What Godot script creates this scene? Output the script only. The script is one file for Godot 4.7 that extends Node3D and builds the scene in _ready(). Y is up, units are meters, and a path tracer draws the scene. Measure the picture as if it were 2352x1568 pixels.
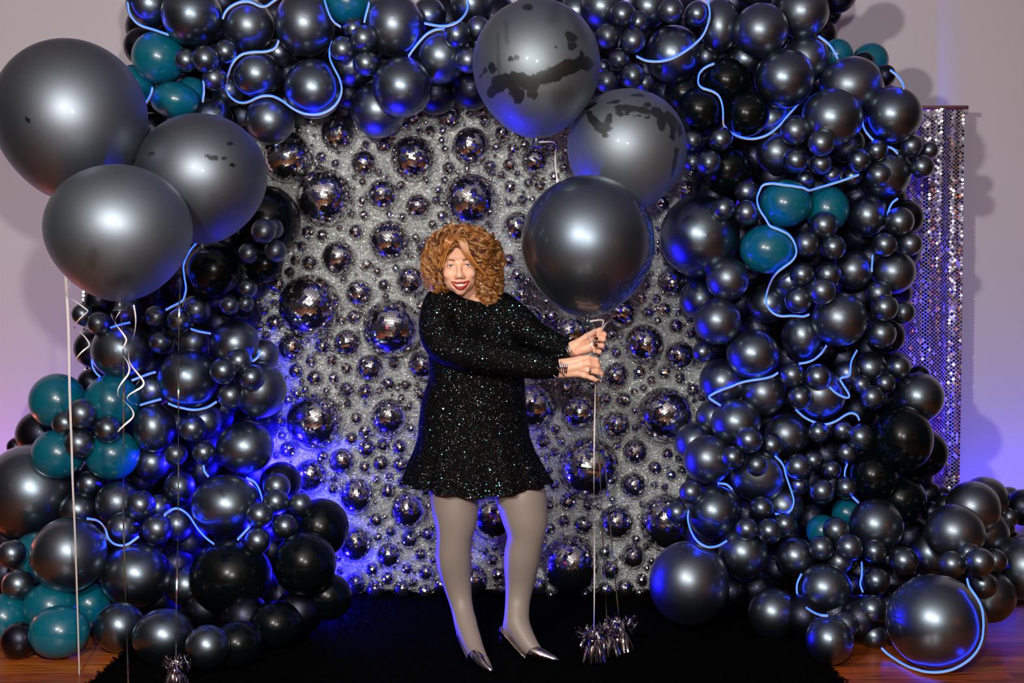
extends Node3D
# A photo corner at a party: a woman with three hovering balloons before a wall of mirror balls, under a balloon garland.

const FOCAL := 2655.0          # focal length in pixels of the 2352 x 1568 frame
const EYE := Vector3(0, 1.4, 4.5)
const PITCH := 0.037647
var rng := RandomNumberGenerator.new()
var M := {}
var taken := {}

# ------------------------------------------------------------------ helpers
func ray(px: float, py: float) -> Vector3:
	var u := (px - 1176.0) / FOCAL
	var v := -(py - 784.0) / FOCAL
	return Vector3(u, v * cos(PITCH) - sin(PITCH), -v * sin(PITCH) - cos(PITCH))

func W(px: float, py: float, z: float) -> Vector3:      # the point at depth z that stands at that spot of the view
	var d := ray(px, py)
	return EYE + d * ((z - EYE.z) / d.z)

func numbered(called: String) -> String:
	if not taken.has(called):
		taken[called] = 0
		return called
	taken[called] += 1
	return "%s_%03d" % [called, taken[called]]

func tag(o: Node3D, label: String, category: String, group := "") -> Node3D:
	o.set_meta("label", label)
	o.set_meta("category", category)
	if group != "":
		o.set_meta("group", group)
	return o

func thing(called: String, label: String, category: String, at := Vector3.ZERO, group := "") -> Node3D:
	var o := Node3D.new()
	o.name = numbered(called)
	add_child(o)
	o.position = at
	tag(o, label, category, group)
	return o

func put(called: String, mesh: Mesh, mat: Material, parent: Node3D = null, xf := Transform3D()) -> MeshInstance3D:
	var o := MeshInstance3D.new()
	o.mesh = mesh
	o.material_override = mat
	o.transform = xf
	if parent == null:
		o.name = numbered(called)
		add_child(o)
	else:
		o.name = called
		parent.add_child(o, true)
	return o

func struct(called: String, mesh: Mesh, mat: Material, xf := Transform3D()) -> MeshInstance3D:
	var o := put(called, mesh, mat, null, xf)
	o.set_meta("kind", "structure")
	return o

func swarm(called: String, mesh: Mesh, mat: Material, places: Array, parent: Node3D = null, colors := []) -> MultiMeshInstance3D:
	var mm := MultiMesh.new()
	mm.transform_format = MultiMesh.TRANSFORM_3D
	mm.use_colors = colors.size() > 0
	mm.mesh = mesh
	mm.instance_count = places.size()
	for i in places.size():
		mm.set_instance_transform(i, places[i])
		if colors.size() > 0:
			mm.set_instance_color(i, colors[i])
	var o := MultiMeshInstance3D.new()
	o.multimesh = mm
	o.material_override = mat
	o.set_meta("kind", "stuff")
	if parent == null:
		o.name = numbered(called)
		add_child(o)
	else:
		o.name = called
		parent.add_child(o, true)
	return o

func mat(c: Color, rough := 0.5, metal := 0.0) -> StandardMaterial3D:
	var m := StandardMaterial3D.new()
	m.albedo_color = c
	m.roughness = rough
	m.metallic = metal
	return m

class Geo:
	var v := PackedVector3Array()
	var n := PackedVector3Array()
	var uv := PackedVector2Array()
	var col := PackedColorArray()
	var ix := PackedInt32Array()
	func vert(p: Vector3, nn: Vector3, t := Vector2.ZERO, c := Color.WHITE) -> int:
		v.append(p); n.append(nn); uv.append(t); col.append(c)
		return v.size() - 1
	func tri(a: int, b: int, c: int) -> void:            # turned so that its front agrees with the normals
		var f := (v[c] - v[a]).cross(v[b] - v[a])
		if f.dot(n[a] + n[b] + n[c]) >= 0.0:
			ix.append_array([a, b, c])
		else:
			ix.append_array([a, c, b])
	func quad(a: int, b: int, c: int, d: int) -> void:
		tri(a, b, c); tri(a, c, d)
	func flat(a: Vector3, b: Vector3, c: Vector3, d: Vector3, nn: Vector3, cc := Color.WHITE) -> void:
		var i := vert(a, nn, Vector2(0, 0), cc); vert(b, nn, Vector2(1, 0), cc); vert(c, nn, Vector2(1, 1), cc); vert(d, nn, Vector2(0, 1), cc)
		quad(i, i + 1, i + 2, i + 3)
	func box(c: Vector3, s: Vector3, bs := Basis()) -> void:
		for k in 3:
			for sg in [-1.0, 1.0]:
				var nn := Vector3.ZERO; nn[k] = sg
				var a := Vector3.ZERO; a[(k + 1) % 3] = s[(k + 1) % 3] / 2
				var b := Vector3.ZERO; b[(k + 2) % 3] = s[(k + 2) % 3] / 2
				var m := nn * s[k] / 2
				flat(c + bs * (m - a - b), c + bs * (m + a - b), c + bs * (m + a + b), c + bs * (m - a + b), bs * nn)
	func sweep(p: PackedVector3Array, rad: PackedFloat32Array, sides := 8, caps := true, squash := 1.0, c := Color.WHITE) -> void:
		var k := p.size()
		var up := Vector3(0.13, 0.2, 1).normalized()
		var base := v.size()
		for i in k:
			var t := (p[mini(i + 1, k - 1)] - p[maxi(i - 1, 0)]).normalized()
			var s := t.cross(up)
			if s.length() < 0.05:
				s = t.cross(Vector3(1, 0.1, 0))
			s = s.normalized()
			up = s.cross(t).normalized()
			for j in sides:
				var a := TAU * j / sides
				var o := s * cos(a) + up * sin(a) * squash
				vert(p[i] + o * rad[i], (s * cos(a) * squash + up * sin(a)).normalized(), Vector2(float(j) / sides, float(i) / k), c)
		for i in k - 1:
			for j in sides:
				var j2 := (j + 1) % sides
				quad(base + i * sides + j, base + i * sides + j2, base + (i + 1) * sides + j2, base + (i + 1) * sides + j)
		if caps:
			for e in [0, k - 1]:
				var t := (p[1] - p[0]).normalized() * -1.0 if e == 0 else (p[k - 1] - p[k - 2]).normalized()
				var m := vert(p[e], t, Vector2.ZERO, c)
				var first := v.size()
				for j in sides:
					vert(v[base + e * sides + j], t, Vector2.ZERO, c)
				for j in sides:
					tri(m, first + j, first + (j + 1) % sides)
	func lathe(prof: PackedVector2Array, sides := 24) -> void:      # x radius, y height, from the top down
		var base := v.size()
		var k := prof.size()
		for i in k:
			var d := prof[mini(i + 1, k - 1)] - prof[maxi(i - 1, 0)]
			var nr := Vector2(-d.y, d.x).normalized()
			if nr.is_zero_approx():
				nr = Vector2(1, 0)
			for j in sides + 1:
				var a := TAU * (float(j) / sides - 0.5)
				var nn := Vector3(sin(a) * nr.x, nr.y, cos(a) * nr.x)
				vert(Vector3(sin(a) * prof[i].x, prof[i].y, cos(a) * prof[i].x), nn.normalized(), Vector2(float(j) / sides, float(i) / (k - 1)))
		for i in k - 1:
			for j in sides:
				quad(base + i * (sides + 1) + j, base + i * (sides + 1) + j + 1, base + (i + 1) * (sides + 1) + j + 1, base + (i + 1) * (sides + 1) + j)
	func smooth() -> void:                                # normals from the faces round each vertex
		var acc := PackedVector3Array()
		acc.resize(v.size())
		for i in range(0, ix.size(), 3):
			var f := (v[ix[i + 2]] - v[ix[i]]).cross(v[ix[i + 1]] - v[ix[i]])
			for q in 3:
				acc[ix[i + q]] += f
		for i in v.size():
			if acc[i].length() > 1e-14:
				n[i] = acc[i].normalized()
	func mesh() -> ArrayMesh:
		var arr := []
		arr.resize(Mesh.ARRAY_MAX)
		arr[Mesh.ARRAY_VERTEX] = v
		arr[Mesh.ARRAY_NORMAL] = n
		arr[Mesh.ARRAY_TEX_UV] = uv
		arr[Mesh.ARRAY_COLOR] = col
		arr[Mesh.ARRAY_INDEX] = ix
		var m := ArrayMesh.new()
		m.add_surface_from_arrays(Mesh.PRIMITIVE_TRIANGLES, arr)
		return m

func boxed(c: Vector3, s: Vector3) -> ArrayMesh:
	var g := Geo.new()
	g.box(c, s)
	return g.mesh()

func spline(pts: Array, per := 6) -> PackedVector3Array:
	var out := PackedVector3Array()
	var k := pts.size()
	for i in k - 1:
		var p1: Vector3 = pts[i]
		var p2: Vector3 = pts[i + 1]
		var p0: Vector3 = pts[i - 1] if i > 0 else 2 * p1 - p2
		var p3: Vector3 = pts[i + 2] if i + 2 < k else 2 * p2 - p1
		for s in per:
			var t := float(s) / per
			out.append(0.5 * (2 * p1 + (p2 - p0) * t + (2 * p0 - 5 * p1 + 4 * p2 - p3) * t * t + (3 * p1 - p0 - 3 * p2 + p3) * t * t * t))
	out.append(pts[k - 1])
	return out

func even(k: int, a: float, b: float) -> PackedFloat32Array:
	var r := PackedFloat32Array()
	for i in k:
		r.append(lerpf(a, b, float(i) / maxi(k - 1, 1)))
	return r

# flat ribbon that follows the points; wide is its full width, facing the normal hint
func ribbon(g: Geo, p: PackedVector3Array, wide: float, twist := 0.0, face := Vector3(0, 0, 1), c := Color.WHITE) -> void:
	var k := p.size()
	var base := g.v.size()
	for i in k:
		var t := (p[mini(i + 1, k - 1)] - p[maxi(i - 1, 0)]).normalized()
		var f := face.rotated(t, twist * i / k)
		var s := t.cross(f).normalized()
		var nn := s.cross(t).normalized()
		for q in [[-0.5, 1.0], [0.5, 1.0], [0.5, -1.0], [-0.5, -1.0]]:
			g.vert(p[i] + s * wide * q[0] + nn * 0.00025 * q[1], nn * q[1], Vector2(q[0] + 0.5, i * 0.1), c)
	for i in k - 1:
		var a := base + i * 4
		g.quad(a, a + 1, a + 5, a + 4)
		g.quad(a + 2, a + 3, a + 7, a + 6)

# surface nets over a field of joined shapes. prims: [kind, ...]; "c": a, b, ra, rb   "e": centre, radii, basis   "x": as e, cut away
func nets(g: Geo, prims: Array, cell: float, k: float, lo: Vector3, hi: Vector3) -> void:
	var nx := int((hi.x - lo.x) / cell) + 2
	var ny := int((hi.y - lo.y) / cell) + 2
	var nz := int((hi.z - lo.z) / cell) + 2
	var f := PackedFloat32Array()
	f.resize(nx * ny * nz)
	f.fill(1.0)
	var k_all := k
	for q in prims:
		var a: Vector3
		var b: Vector3
		var r := 0.0
		var bs := Basis()
		k = k_all
		if q[0] == "c" and q.size() > 5:
			k = q[5]
		elif (q[0] == "e" or q[0] == "x") and q.size() > 4:
			k = q[4]
		if q[0] == "k":                                # cuts away what lies above one plane and behind another: point, normal, point, normal
			for z in nz:
				for y in ny:
					for x in nx:
						var pp := lo + Vector3(x, y, z) * cell
						var w := minf((pp - q[1]).dot(q[2]), (pp - q[3]).dot(q[4]))
						var fi := (z * ny + y) * nx + x
						f[fi] = maxf(f[fi], w)
			continue
		if q[0] == "c":
			r = maxf(q[3], q[4])
			a = q[1].min(q[2]) - Vector3.ONE * (r + k + 2.5 * cell)
			b = q[1].max(q[2]) + Vector3.ONE * (r + k + 2.5 * cell)
		else:
			r = maxf(q[2].x, maxf(q[2].y, q[2].z))
			if q.size() > 3:
				bs = q[3].inverse()
			a = q[1] - Vector3.ONE * (r + k + 2.5 * cell)
			b = q[1] + Vector3.ONE * (r + k + 2.5 * cell)
		var x0 := clampi(int((a.x - lo.x) / cell), 0, nx - 1)
		var x1 := clampi(int((b.x - lo.x) / cell) + 1, 0, nx - 1)
		var y0 := clampi(int((a.y - lo.y) / cell), 0, ny - 1)
		var y1 := clampi(int((b.y - lo.y) / cell) + 1, 0, ny - 1)
		var z0 := clampi(int((a.z - lo.z) / cell), 0, nz - 1)
		var z1 := clampi(int((b.z - lo.z) / cell) + 1, 0, nz - 1)
		var kind: String = q[0]
		var pa: Vector3 = q[1]
		var pb: Vector3 = q[2]
		var ab := pb - pa
		var l2 := maxf(ab.length_squared(), 1e-9)
		var ra: float = q[3] if kind == "c" else 0.0
		var rb: float = q[4] if kind == "c" else 0.0
		for z in range(z0, z1 + 1):
			for y in range(y0, y1 + 1):
				var at := (z * ny + y) * nx
				for x in range(x0, x1 + 1):
					var p := lo + Vector3(x, y, z) * cell
					var d: float
					if kind == "c":
						var t := clampf((p - pa).dot(ab) / l2, 0.0, 1.0)
						d = (p - pa - ab * t).length() - lerpf(ra, rb, t)
					else:
						var w := bs * (p - pa)
						var w1 := w / pb
						var k0 := w1.length()
						d = k0 * (k0 - 1.0) / maxf((w1 / pb).length(), 1e-6)
					var o := f[at + x]
					if kind == "x":
						var h := maxf(k - absf(o + d), 0.0) / k
						f[at + x] = maxf(o, -d) + h * h * k * 0.25
					else:
						var h := maxf(k - absf(o - d), 0.0) / k
						f[at + x] = minf(o, d) - h * h * k * 0.25
	var ids := {}
	var first := g.ix.size()
	var off := [0, 1, nx, nx + 1, nx * ny, nx * ny + 1, nx * ny + nx, nx * ny + nx + 1]
	for z in nz - 1:
		for y in ny - 1:
			var row := (z * ny + y) * nx
			for x in nx - 1:
				var c := row + x
				var s0 := f[c] < 0.0
				if (f[c + 1] < 0.0) == s0 and (f[c + nx] < 0.0) == s0 and (f[c + nx + 1] < 0.0) == s0 and (f[c + off[4]] < 0.0) == s0 and (f[c + off[5]] < 0.0) == s0 and (f[c + off[6]] < 0.0) == s0 and (f[c + off[7]] < 0.0) == s0:
					continue
				var sum := Vector3.ZERO
				var cnt := 0
				var gr := Vector3.ZERO
				for i in 8:
					var ci := Vector3(i & 1, (i >> 1) & 1, (i >> 2) & 1)
					gr += (ci * 2.0 - Vector3.ONE) * f[c + off[i]]
					for bit in [1, 2, 4]:
						if i & bit:
							continue
						var v0 := f[c + off[i]]
						var v1 := f[c + off[i | bit]]
						if (v0 < 0.0) != (v1 < 0.0):
							var cj := Vector3((i | bit) & 1, ((i | bit) >> 1) & 1, ((i | bit) >> 2) & 1)
							sum += ci.lerp(cj, v0 / (v0 - v1))
							cnt += 1
				ids[c] = g.vert(lo + (Vector3(x, y, z) + sum / cnt) * cell, gr.normalized())
	for c in ids:
		var s0 := f[c] < 0.0
		if ids.has(c - nx) and ids.has(c - nx * ny) and ids.has(c - nx - nx * ny) and (f[c + 1] < 0.0) != s0:
			g.quad(ids[c], ids[c - nx], ids[c - nx - nx * ny], ids[c - nx * ny])
		if ids.has(c - 1) and ids.has(c - nx * ny) and ids.has(c - 1 - nx * ny) and (f[c + nx] < 0.0) != s0:
			g.quad(ids[c], ids[c - 1], ids[c - 1 - nx * ny], ids[c - nx * ny])
		if ids.has(c - 1) and ids.has(c - nx) and ids.has(c - 1 - nx) and (f[c + nx * ny] < 0.0) != s0:
			g.quad(ids[c], ids[c - 1], ids[c - 1 - nx], ids[c - nx])

func lamp(called: String, label: String, at: Vector3, size: float, color: Color, energy: float, aim := Vector3.INF, angle := 50.0) -> void:
	var t := thing(called, label, "lamp", at)
	var l: Light3D
	if aim == Vector3.INF:
		l = OmniLight3D.new()
		l.omni_range = 20.0
		l.omni_attenuation = 2.0
	else:
		l = SpotLight3D.new()
		l.spot_range = 20.0
		l.spot_attenuation = 2.0
		l.spot_angle = angle
		l.spot_angle_attenuation = 0.7
	l.light_color = color
	l.light_energy = energy
	l.light_size = size
	l.shadow_enabled = true
	l.name = "lamp_light"
	var g := Geo.new()
	var prof := PackedVector2Array()
	for i in 9:
		prof.append(Vector2(sin(PI * i / 8.0), cos(PI * i / 8.0)) * size * 1.15)
	g.lathe(prof, 14)
	var em := mat(Color.WHITE, 0.5)
	em.emission_enabled = true
	em.emission = color
	em.emission_energy_multiplier = 2.0
	put("bulb", g.mesh(), em, t)
	t.add_child(l)
	if aim != Vector3.INF:
		l.look_at_from_position(at, aim, Vector3(0.01, 0.02, 1).normalized())
		var h := Geo.new()
		var d := (at - aim).normalized()
		var cp := PackedVector3Array([d * size * 1.3, d * size * 1.9, d * size * 3.5])
		h.sweep(cp, PackedFloat32Array([size * 1.2, size * 1.5, size * 1.3]), 14, true)
		put("housing", h.mesh(), M.black_plastic, t)

# ------------------------------------------------------------------ materials
func noise_tex(freq: float, size := 256, ramp: Array = [], normal := false) -> NoiseTexture2D:
	var t := NoiseTexture2D.new()
	t.width = size
	t.height = size
	t.seamless = true
	var n := FastNoiseLite.new()
	n.frequency = freq
	n.seed = 7
	t.noise = n
	if normal:
		t.as_normal_map = true
		t.bump_strength = 2.0
	if ramp.size() > 0:
		var gr := Gradient.new()
		gr.offsets = PackedFloat32Array([0.25, 0.75])
		gr.colors = PackedColorArray(ramp)
		t.color_ramp = gr
	return t

func wood_image() -> ImageTexture:
	var im := Image.create(512, 64, false, Image.FORMAT_RGB8)
	var a := FastNoiseLite.new()
	a.seed = 3
	a.frequency = 0.02
	for y in 64:
		for x in 512:
			var g := a.get_noise_2d(x * 0.25, y * 5.0) * 0.5 + 0.5
			var s := a.get_noise_2d(x * 0.6 + 900, y * 16.0) * 0.5 + 0.5
			var k := clampf(0.45 + 0.65 * g - 0.35 * smoothstep(0.55, 0.8, s), 0.2, 1.0)
			im.set_pixel(x, y, Color(0.72 * k + 0.06, 0.44 * k + 0.02, 0.18 * k))
	return ImageTexture.create_from_image(im)

func seg_d(p: Vector2, a: Vector2, b: Vector2) -> float:
	var ab := b - a
	return (p - a - ab * clampf((p - a).dot(ab) / maxf(ab.length_squared(), 1e-6), 0.0, 1.0)).length()

# dull, hazy skin of an old shiny balloon with worn dark blots; each blot: from, to, half width (in radii, as seen from the front)
func worn(blots: Array, streaks: Array, base: Color, metal: float, rough: float) -> StandardMaterial3D:
	var wd := 768
	var hg := 384
	var im := Image.create(wd, hg, true, Image.FORMAT_RGB8)
	var ro := Image.create(wd, hg, true, Image.FORMAT_RGB8)
	var n := FastNoiseLite.new()
	n.seed = 11
	n.frequency = 1.0
	var dark := Color(base.r * 0.62, base.g * 0.62, base.b * 0.6)
	for y in hg:
		var lat := PI * (0.5 - float(y) / hg)
		var sy := -sin(lat)
		for x in wd:
			var lon := TAU * (float(x) / wd - 0.5)
			var k := 0.0
			if absf(lon) < PI / 2:
				var p := Vector2(cos(lat) * sin(lon), sy)
				var wob := 0.04 * n.get_noise_2d(p.x * 6.0, p.y * 6.0) + 0.014 * n.get_noise_2d(p.x * 15.0, p.y * 15.0)
				for q in blots:
					k = maxf(k, smoothstep(0.014, -0.014, seg_d(p, q[0], q[1]) - q[2] + wob))
				for q in streaks:
					var s := seg_d(p, q[0], q[1])
					k = maxf(k, 0.45 * smoothstep(q[2], 0.0, s) * (0.6 + 0.6 * n.get_noise_2d(p.x * 40.0, p.y * 5.0)))
			im.set_pixel(x, y, base.lerp(dark, k))
			var r := lerpf(rough, rough * 0.72, k)
			ro.set_pixel(x, y, Color(r, r, r))
	var m := mat(Color.WHITE, 1.0, metal)
	m.albedo_texture = ImageTexture.create_from_image(im)
	m.roughness_texture = ImageTexture.create_from_image(ro)
	m.clearcoat_enabled = true
	m.clearcoat = 0.12
	m.clearcoat_roughness = 0.08
	return m

func pearl(c: Color, rough: float, coat := 0.5, metal := 0.85) -> StandardMaterial3D:
	var m := mat(c, rough, metal)
	m.clearcoat_enabled = true
	m.clearcoat = coat
	m.clearcoat_roughness = 0.03
	return m

func make_materials() -> void:
	M.black_plastic = mat(Color(0.03, 0.03, 0.03), 0.5)
	M.wall = mat(Color(0.80, 0.775, 0.785), 0.85)
	M.wall.normal_enabled = true
	M.wall.normal_texture = noise_tex(0.03, 256, [], true)
	M.wall.normal_scale = 0.08
	M.wall.uv1_triplanar = true
	M.wall_far = mat(Color(0.22, 0.21, 0.23), 0.9)
	M.ceiling = mat(Color(0.60, 0.585, 0.585), 0.9)
	M.trim = mat(Color(0.8, 0.78, 0.77), 0.6)
	var wood := wood_image()
	M.wood = []
	for k in [0.8, 0.92, 1.06]:
		var m := mat(Color(1.08 * k if k < 0.92 else 1.0, 0.88 * k, 0.74 * k), 0.34)
		m.albedo_texture = wood
		M.wood.append(m)
	M.floor = mat(Color(0.33, 0.19, 0.10), 0.35)
	M.rug = mat(Color(0.012, 0.012, 0.013), 1.0)
	M.rug.metallic_specular = 0.1
	M.pearl = [pearl(Color(0.415, 0.465, 0.505), 0.365, 0.9, 1.0), pearl(Color(0.39, 0.44, 0.48), 0.35, 0.95, 1.0), pearl(Color(0.42, 0.46, 0.495), 0.39, 0.85, 1.0)]
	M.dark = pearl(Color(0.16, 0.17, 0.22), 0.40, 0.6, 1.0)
	M.latex = pearl(Color(0.010, 0.036, 0.040), 0.25, 0.32, 0.0)
	M.latex.metallic_specular = 0.3
	M.teal = mat(Color(0.0, 0.35, 0.42), 0.28)
	M.teal.clearcoat_enabled = true
	M.teal.clearcoat = 0.4
	M.teal.clearcoat_roughness = 0.06
	M.teal.subsurf_scatter_enabled = true
	M.teal.subsurf_scatter_strength = 0.08
	M.mirror = mat(Color(0.97, 0.97, 0.97), 0.09, 1.0)
	M.ball_core = mat(Color(0.30, 0.30, 0.31), 0.45, 0.5)
	M.tinsel = mat(Color(0.96, 0.975, 0.965), 0.18, 0.40)
	M.board = mat(Color(0.75, 0.76, 0.75), 0.55, 0.2)
	M.neon = mat(Color(0.2, 0.4, 1.0), 0.5)
	M.neon.emission_enabled = true
	M.neon.emission = Color(0.08, 0.21, 1.0)
	M.neon.emission_energy_multiplier = 9.0
	M.neon_case = mat(Color(0.75, 0.75, 0.76), 0.45)
	M.skin = mat(Color(0.90, 0.685, 0.565), 0.45)
	M.skin.subsurf_scatter_enabled = true
	M.skin.subsurf_scatter_strength = 0.15
	M.tights = mat(Color(0.545, 0.495, 0.455), 0.5)
	M.tights.rim_enabled = true
	M.tights.rim = 0.1
	M.dress = mat(Color(0.010, 0.010, 0.012), 0.8)
	M.dress.metallic_specular = 0.2
	M.silver = mat(Color(0.86, 0.82, 0.83), 0.12, 1.0)
	M.ribbon = mat(Color(0.92, 0.89, 0.88), 0.28, 0.25)
	var hues := Image.create(1, 128, false, Image.FORMAT_RGB8)
	var hr := RandomNumberGenerator.new()
	hr.seed = 9
	for i in 128:
		hues.set_pixel(0, i, Color(0.62, 0.58, 0.56).lerp(Color.from_hsv(hr.randf(), 0.75, 0.75), hr.randf() * 0.75))
	M.holo = mat(Color(0.9, 0.88, 0.86), 0.22, 0.75)
	M.holo.albedo_texture = ImageTexture.create_from_image(hues)
	M.holo.uv1_scale = Vector3(1, 0.22, 1)
	M.lip = mat(Color(0.58, 0.03, 0.07), 0.3)
	M.teeth = mat(Color(0.93, 0.89, 0.84), 0.25)
	M.nail = mat(Color(0.16, 0.02, 0.05), 0.12)
	M.nail.clearcoat_enabled = true

# ------------------------------------------------------------------ setting
func build_room() -> void:
	# floor: a slab, and boards on it where the photograph shows the boards
	struct("wall_back", boxed(Vector3(0, 2.3, -1.53), Vector3(16.2, 4.9, 0.16)), M.wall)
	struct("wall_left", boxed(Vector3(-8.0, 2.3, 6.0), Vector3(0.16, 4.9, 15.4)), M.wall_far)
	struct("wall_right", boxed(Vector3(8.0, 2.3, 6.0), Vector3(0.16, 4.9, 15.4)), M.wall_far)
	struct("wall_front", boxed(Vector3(0, 2.3, 13.6), Vector3(16.2, 4.9, 0.16)), M.wall_far)
	struct("ceiling", boxed(Vector3(0, 3.68, 6.0), Vector3(16.2, 0.16, 15.4)), M.ceiling)
	var fl := struct("floor", boxed(Vector3(0, -0.09, 6.0), Vector3(16.2, 0.14, 15.4)), M.floor)
	rng.seed = 5
	for s in [[-3.0, -1.5], [1.0, 3.0]]:
		var z := -1.44
		while z < 1.5:
			var x: float = s[0] - rng.randf() * 0.7
			while x < s[1]:
				var l := rng.randf_range(0.7, 1.3)
				var g := Geo.new()
				var c := Vector3(x + l / 2, -0.01, z + 0.032)
				g.box(c, Vector3(l - 0.0015, 0.02, 0.0625))
				var u0 := rng.randf()
				var v0 := rng.randf()
				for i in g.v.size():
					g.uv[i] = Vector2(u0 + (g.v[i].x - c.x) * 0.7, v0 + (g.v[i].z - c.z) * 5.0)
				put("floor_board", g.mesh(), M.wood[rng.randi() % 3], fl)
				x += l
			z += 0.064
	# trim at the wall's foot
	struct("baseboard_back", boxed(Vector3(0, 0.07, -1.435), Vector3(9.2, 0.14, 0.03)), M.trim)
	# the rug
	var rug := thing("shag_rug", "black shaggy rug the woman stands on", "rug")
	put("backing", boxed(Vector3(-0.16, 0.004, 0.2), Vector3(2.70, 0.008, 2.3)), M.rug, rug)
	var tuft := Geo.new()
	ribbon(tuft, PackedVector3Array([Vector3(0, 0, 0), Vector3(0.002, 0.009, 0.001), Vector3(0.006, 0.016, 0.002), Vector3(0.013, 0.019, 0.003)]), 0.0032, 0.0, Vector3(0, 0, 1))
	var at := []
	for i in 26000:
		var p := Vector3(rng.randf_range(-1.53, 1.21), 0.004, rng.randf_range(-0.97, 1.37))
		if i % 3 == 0:
			var e := rng.randi() % 3
			if e == 0: p.x = -1.52 + rng.randf() * 0.03
			elif e == 1: p.x = 1.2 - rng.randf() * 0.03
		var b := Basis.from_euler(Vector3(rng.randf_range(-0.5, 0.5), rng.randf() * TAU, rng.randf_range(-0.5, 0.5))) * Basis.from_scale(Vector3.ONE * rng.randf_range(0.6, 1.1))
		at.append(Transform3D(b, p))
	swarm("pile", tuft.mesh(), M.rug, at, rug)

# ------------------------------------------------------------------ sequin curtain
func sequin_curtain(label: String, x0: float, x1: float, top: float, z: float, phase: float) -> void:
	var t := thing("sequin_curtain", label, "curtain", Vector3(x0, 0, z), "sequin curtains hung before the wall")
	var wide := x1 - x0
	var fold := func(x: float, y: float) -> float:
		return 0.010 * sin(x * 41.0 + phase + 0.5 * sin(y * 1.7)) + 0.004 * sin(x * 97.0 + y * 0.8)
	var nx := int(wide / 0.008)
	var ny := 40
	var g := Geo.new()
	for j in ny + 1:
		for i in nx + 1:
			var x := wide * i / nx
			var y := 0.03 + (top - 0.03) * j / ny
			var s: float = (fold.call(x + 0.003, y) - fold.call(x - 0.003, y)) / 0.006
			g.vert(Vector3(x, y, fold.call(x, y)), Vector3(-s, 0, 1).normalized(), Vector2(x, y))
	for j in ny:
		for i in nx:
			var a := j * (nx + 1) + i
			g.quad(a, a + 1, a + nx + 2, a + nx + 1)
	var cloth := mat(Color(0.70, 0.68, 0.70), 0.55)
	put("cloth", g.mesh(), cloth, t)
	var rod := Geo.new()
	rod.sweep(PackedVector3Array([Vector3(-0.02, top + 0.005, 0), Vector3(wide + 0.02, top + 0.005, 0)]), PackedFloat32Array([0.012, 0.012]), 10)
	put("rod", rod.mesh(), M.silver, t)
	var disc := Geo.new()
	var c := disc.vert(Vector3.ZERO, Vector3(0, 0, 1))
	for i in 10:
		disc.vert(Vector3(cos(TAU * i / 10), sin(TAU * i / 10), -0.02) * 0.0066, Vector3(cos(TAU * i / 10) * 0.03, sin(TAU * i / 10) * 0.03, 1).normalized())
	for i in 10:
		disc.tri(c, 1 + i, 1 + (i + 1) % 10)
	var at := []
	var row := 0
	var y := 0.05
	while y < top:
		var x := (row % 2) * 0.0102 + 0.006
		while x < wide:
			var s: float = (fold.call(x + 0.003, y) - fold.call(x - 0.003, y)) / 0.006
			var b := Basis(Vector3.UP, atan(-s)) * Basis.from_euler(Vector3(rng.randf_range(-0.16, 0.16), rng.randf_range(-0.14, 0.14), 0))
			if rng.randf() < 0.94:
				at.append(Transform3D(b, Vector3(x, y, fold.call(x, y) + 0.0045)))
			x += 0.0204
		y += 0.0092
		row += 1
	swarm("sequins", disc.mesh(), M.sequin, at, t)

# ------------------------------------------------------------------ wall of mirror balls
var ball_meshes := {}

func ball_mesh(bands: int) -> Array:                # [mirror tiles, core], unit radius, pole along y
	if ball_meshes.has(bands):
		return ball_meshes[bands]
	var r2 := RandomNumberGenerator.new()
	r2.seed = bands
	var g := Geo.new()
	for i in bands:
		var t0 := PI * (i + 0.06) / bands
		var t1 := PI * (i + 0.94) / bands
		var tm := (t0 + t1) / 2
		var cnt := maxi(3, int(round(2.0 * bands * sin(tm))))
		var shift := r2.randf()
		for j in cnt:
			var w := TAU / cnt
			var p0 := w * (j + shift + 0.05)
			var p1 := w * (j + shift + 0.95)
			var pm := (p0 + p1) / 2
			var nn := Vector3(sin(tm) * sin(pm), cos(tm), sin(tm) * cos(pm))
			nn = (nn + Vector3(r2.randf_range(-1, 1), r2.randf_range(-1, 1), r2.randf_range(-1, 1)) * 0.04).normalized()
			var q := []
			for e in [[t0, p0], [t0, p1], [t1, p1], [t1, p0]]:
				q.append(Vector3(sin(e[0]) * sin(e[1]), cos(e[0]), sin(e[0]) * cos(e[1])))
			var ctr: Vector3 = (q[0] + q[1] + q[2] + q[3]) / 4.0
			for e in 4:
				q[e] = q[e] - nn * ((q[e] - ctr).dot(nn)) + nn * 0.004
			g.flat(q[0], q[1], q[2], q[3], nn)
	var c := Geo.new()
	var prof := PackedVector2Array()
	var k := 14 if bands < 16 else 22
	for i in k + 1:
		prof.append(Vector2(sin(PI * i / k), cos(PI * i / k)) * 0.985)
	c.lathe(prof, k * 2)
	ball_meshes[bands] = [g.mesh(), c.mesh()]
	return ball_meshes[bands]

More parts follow.
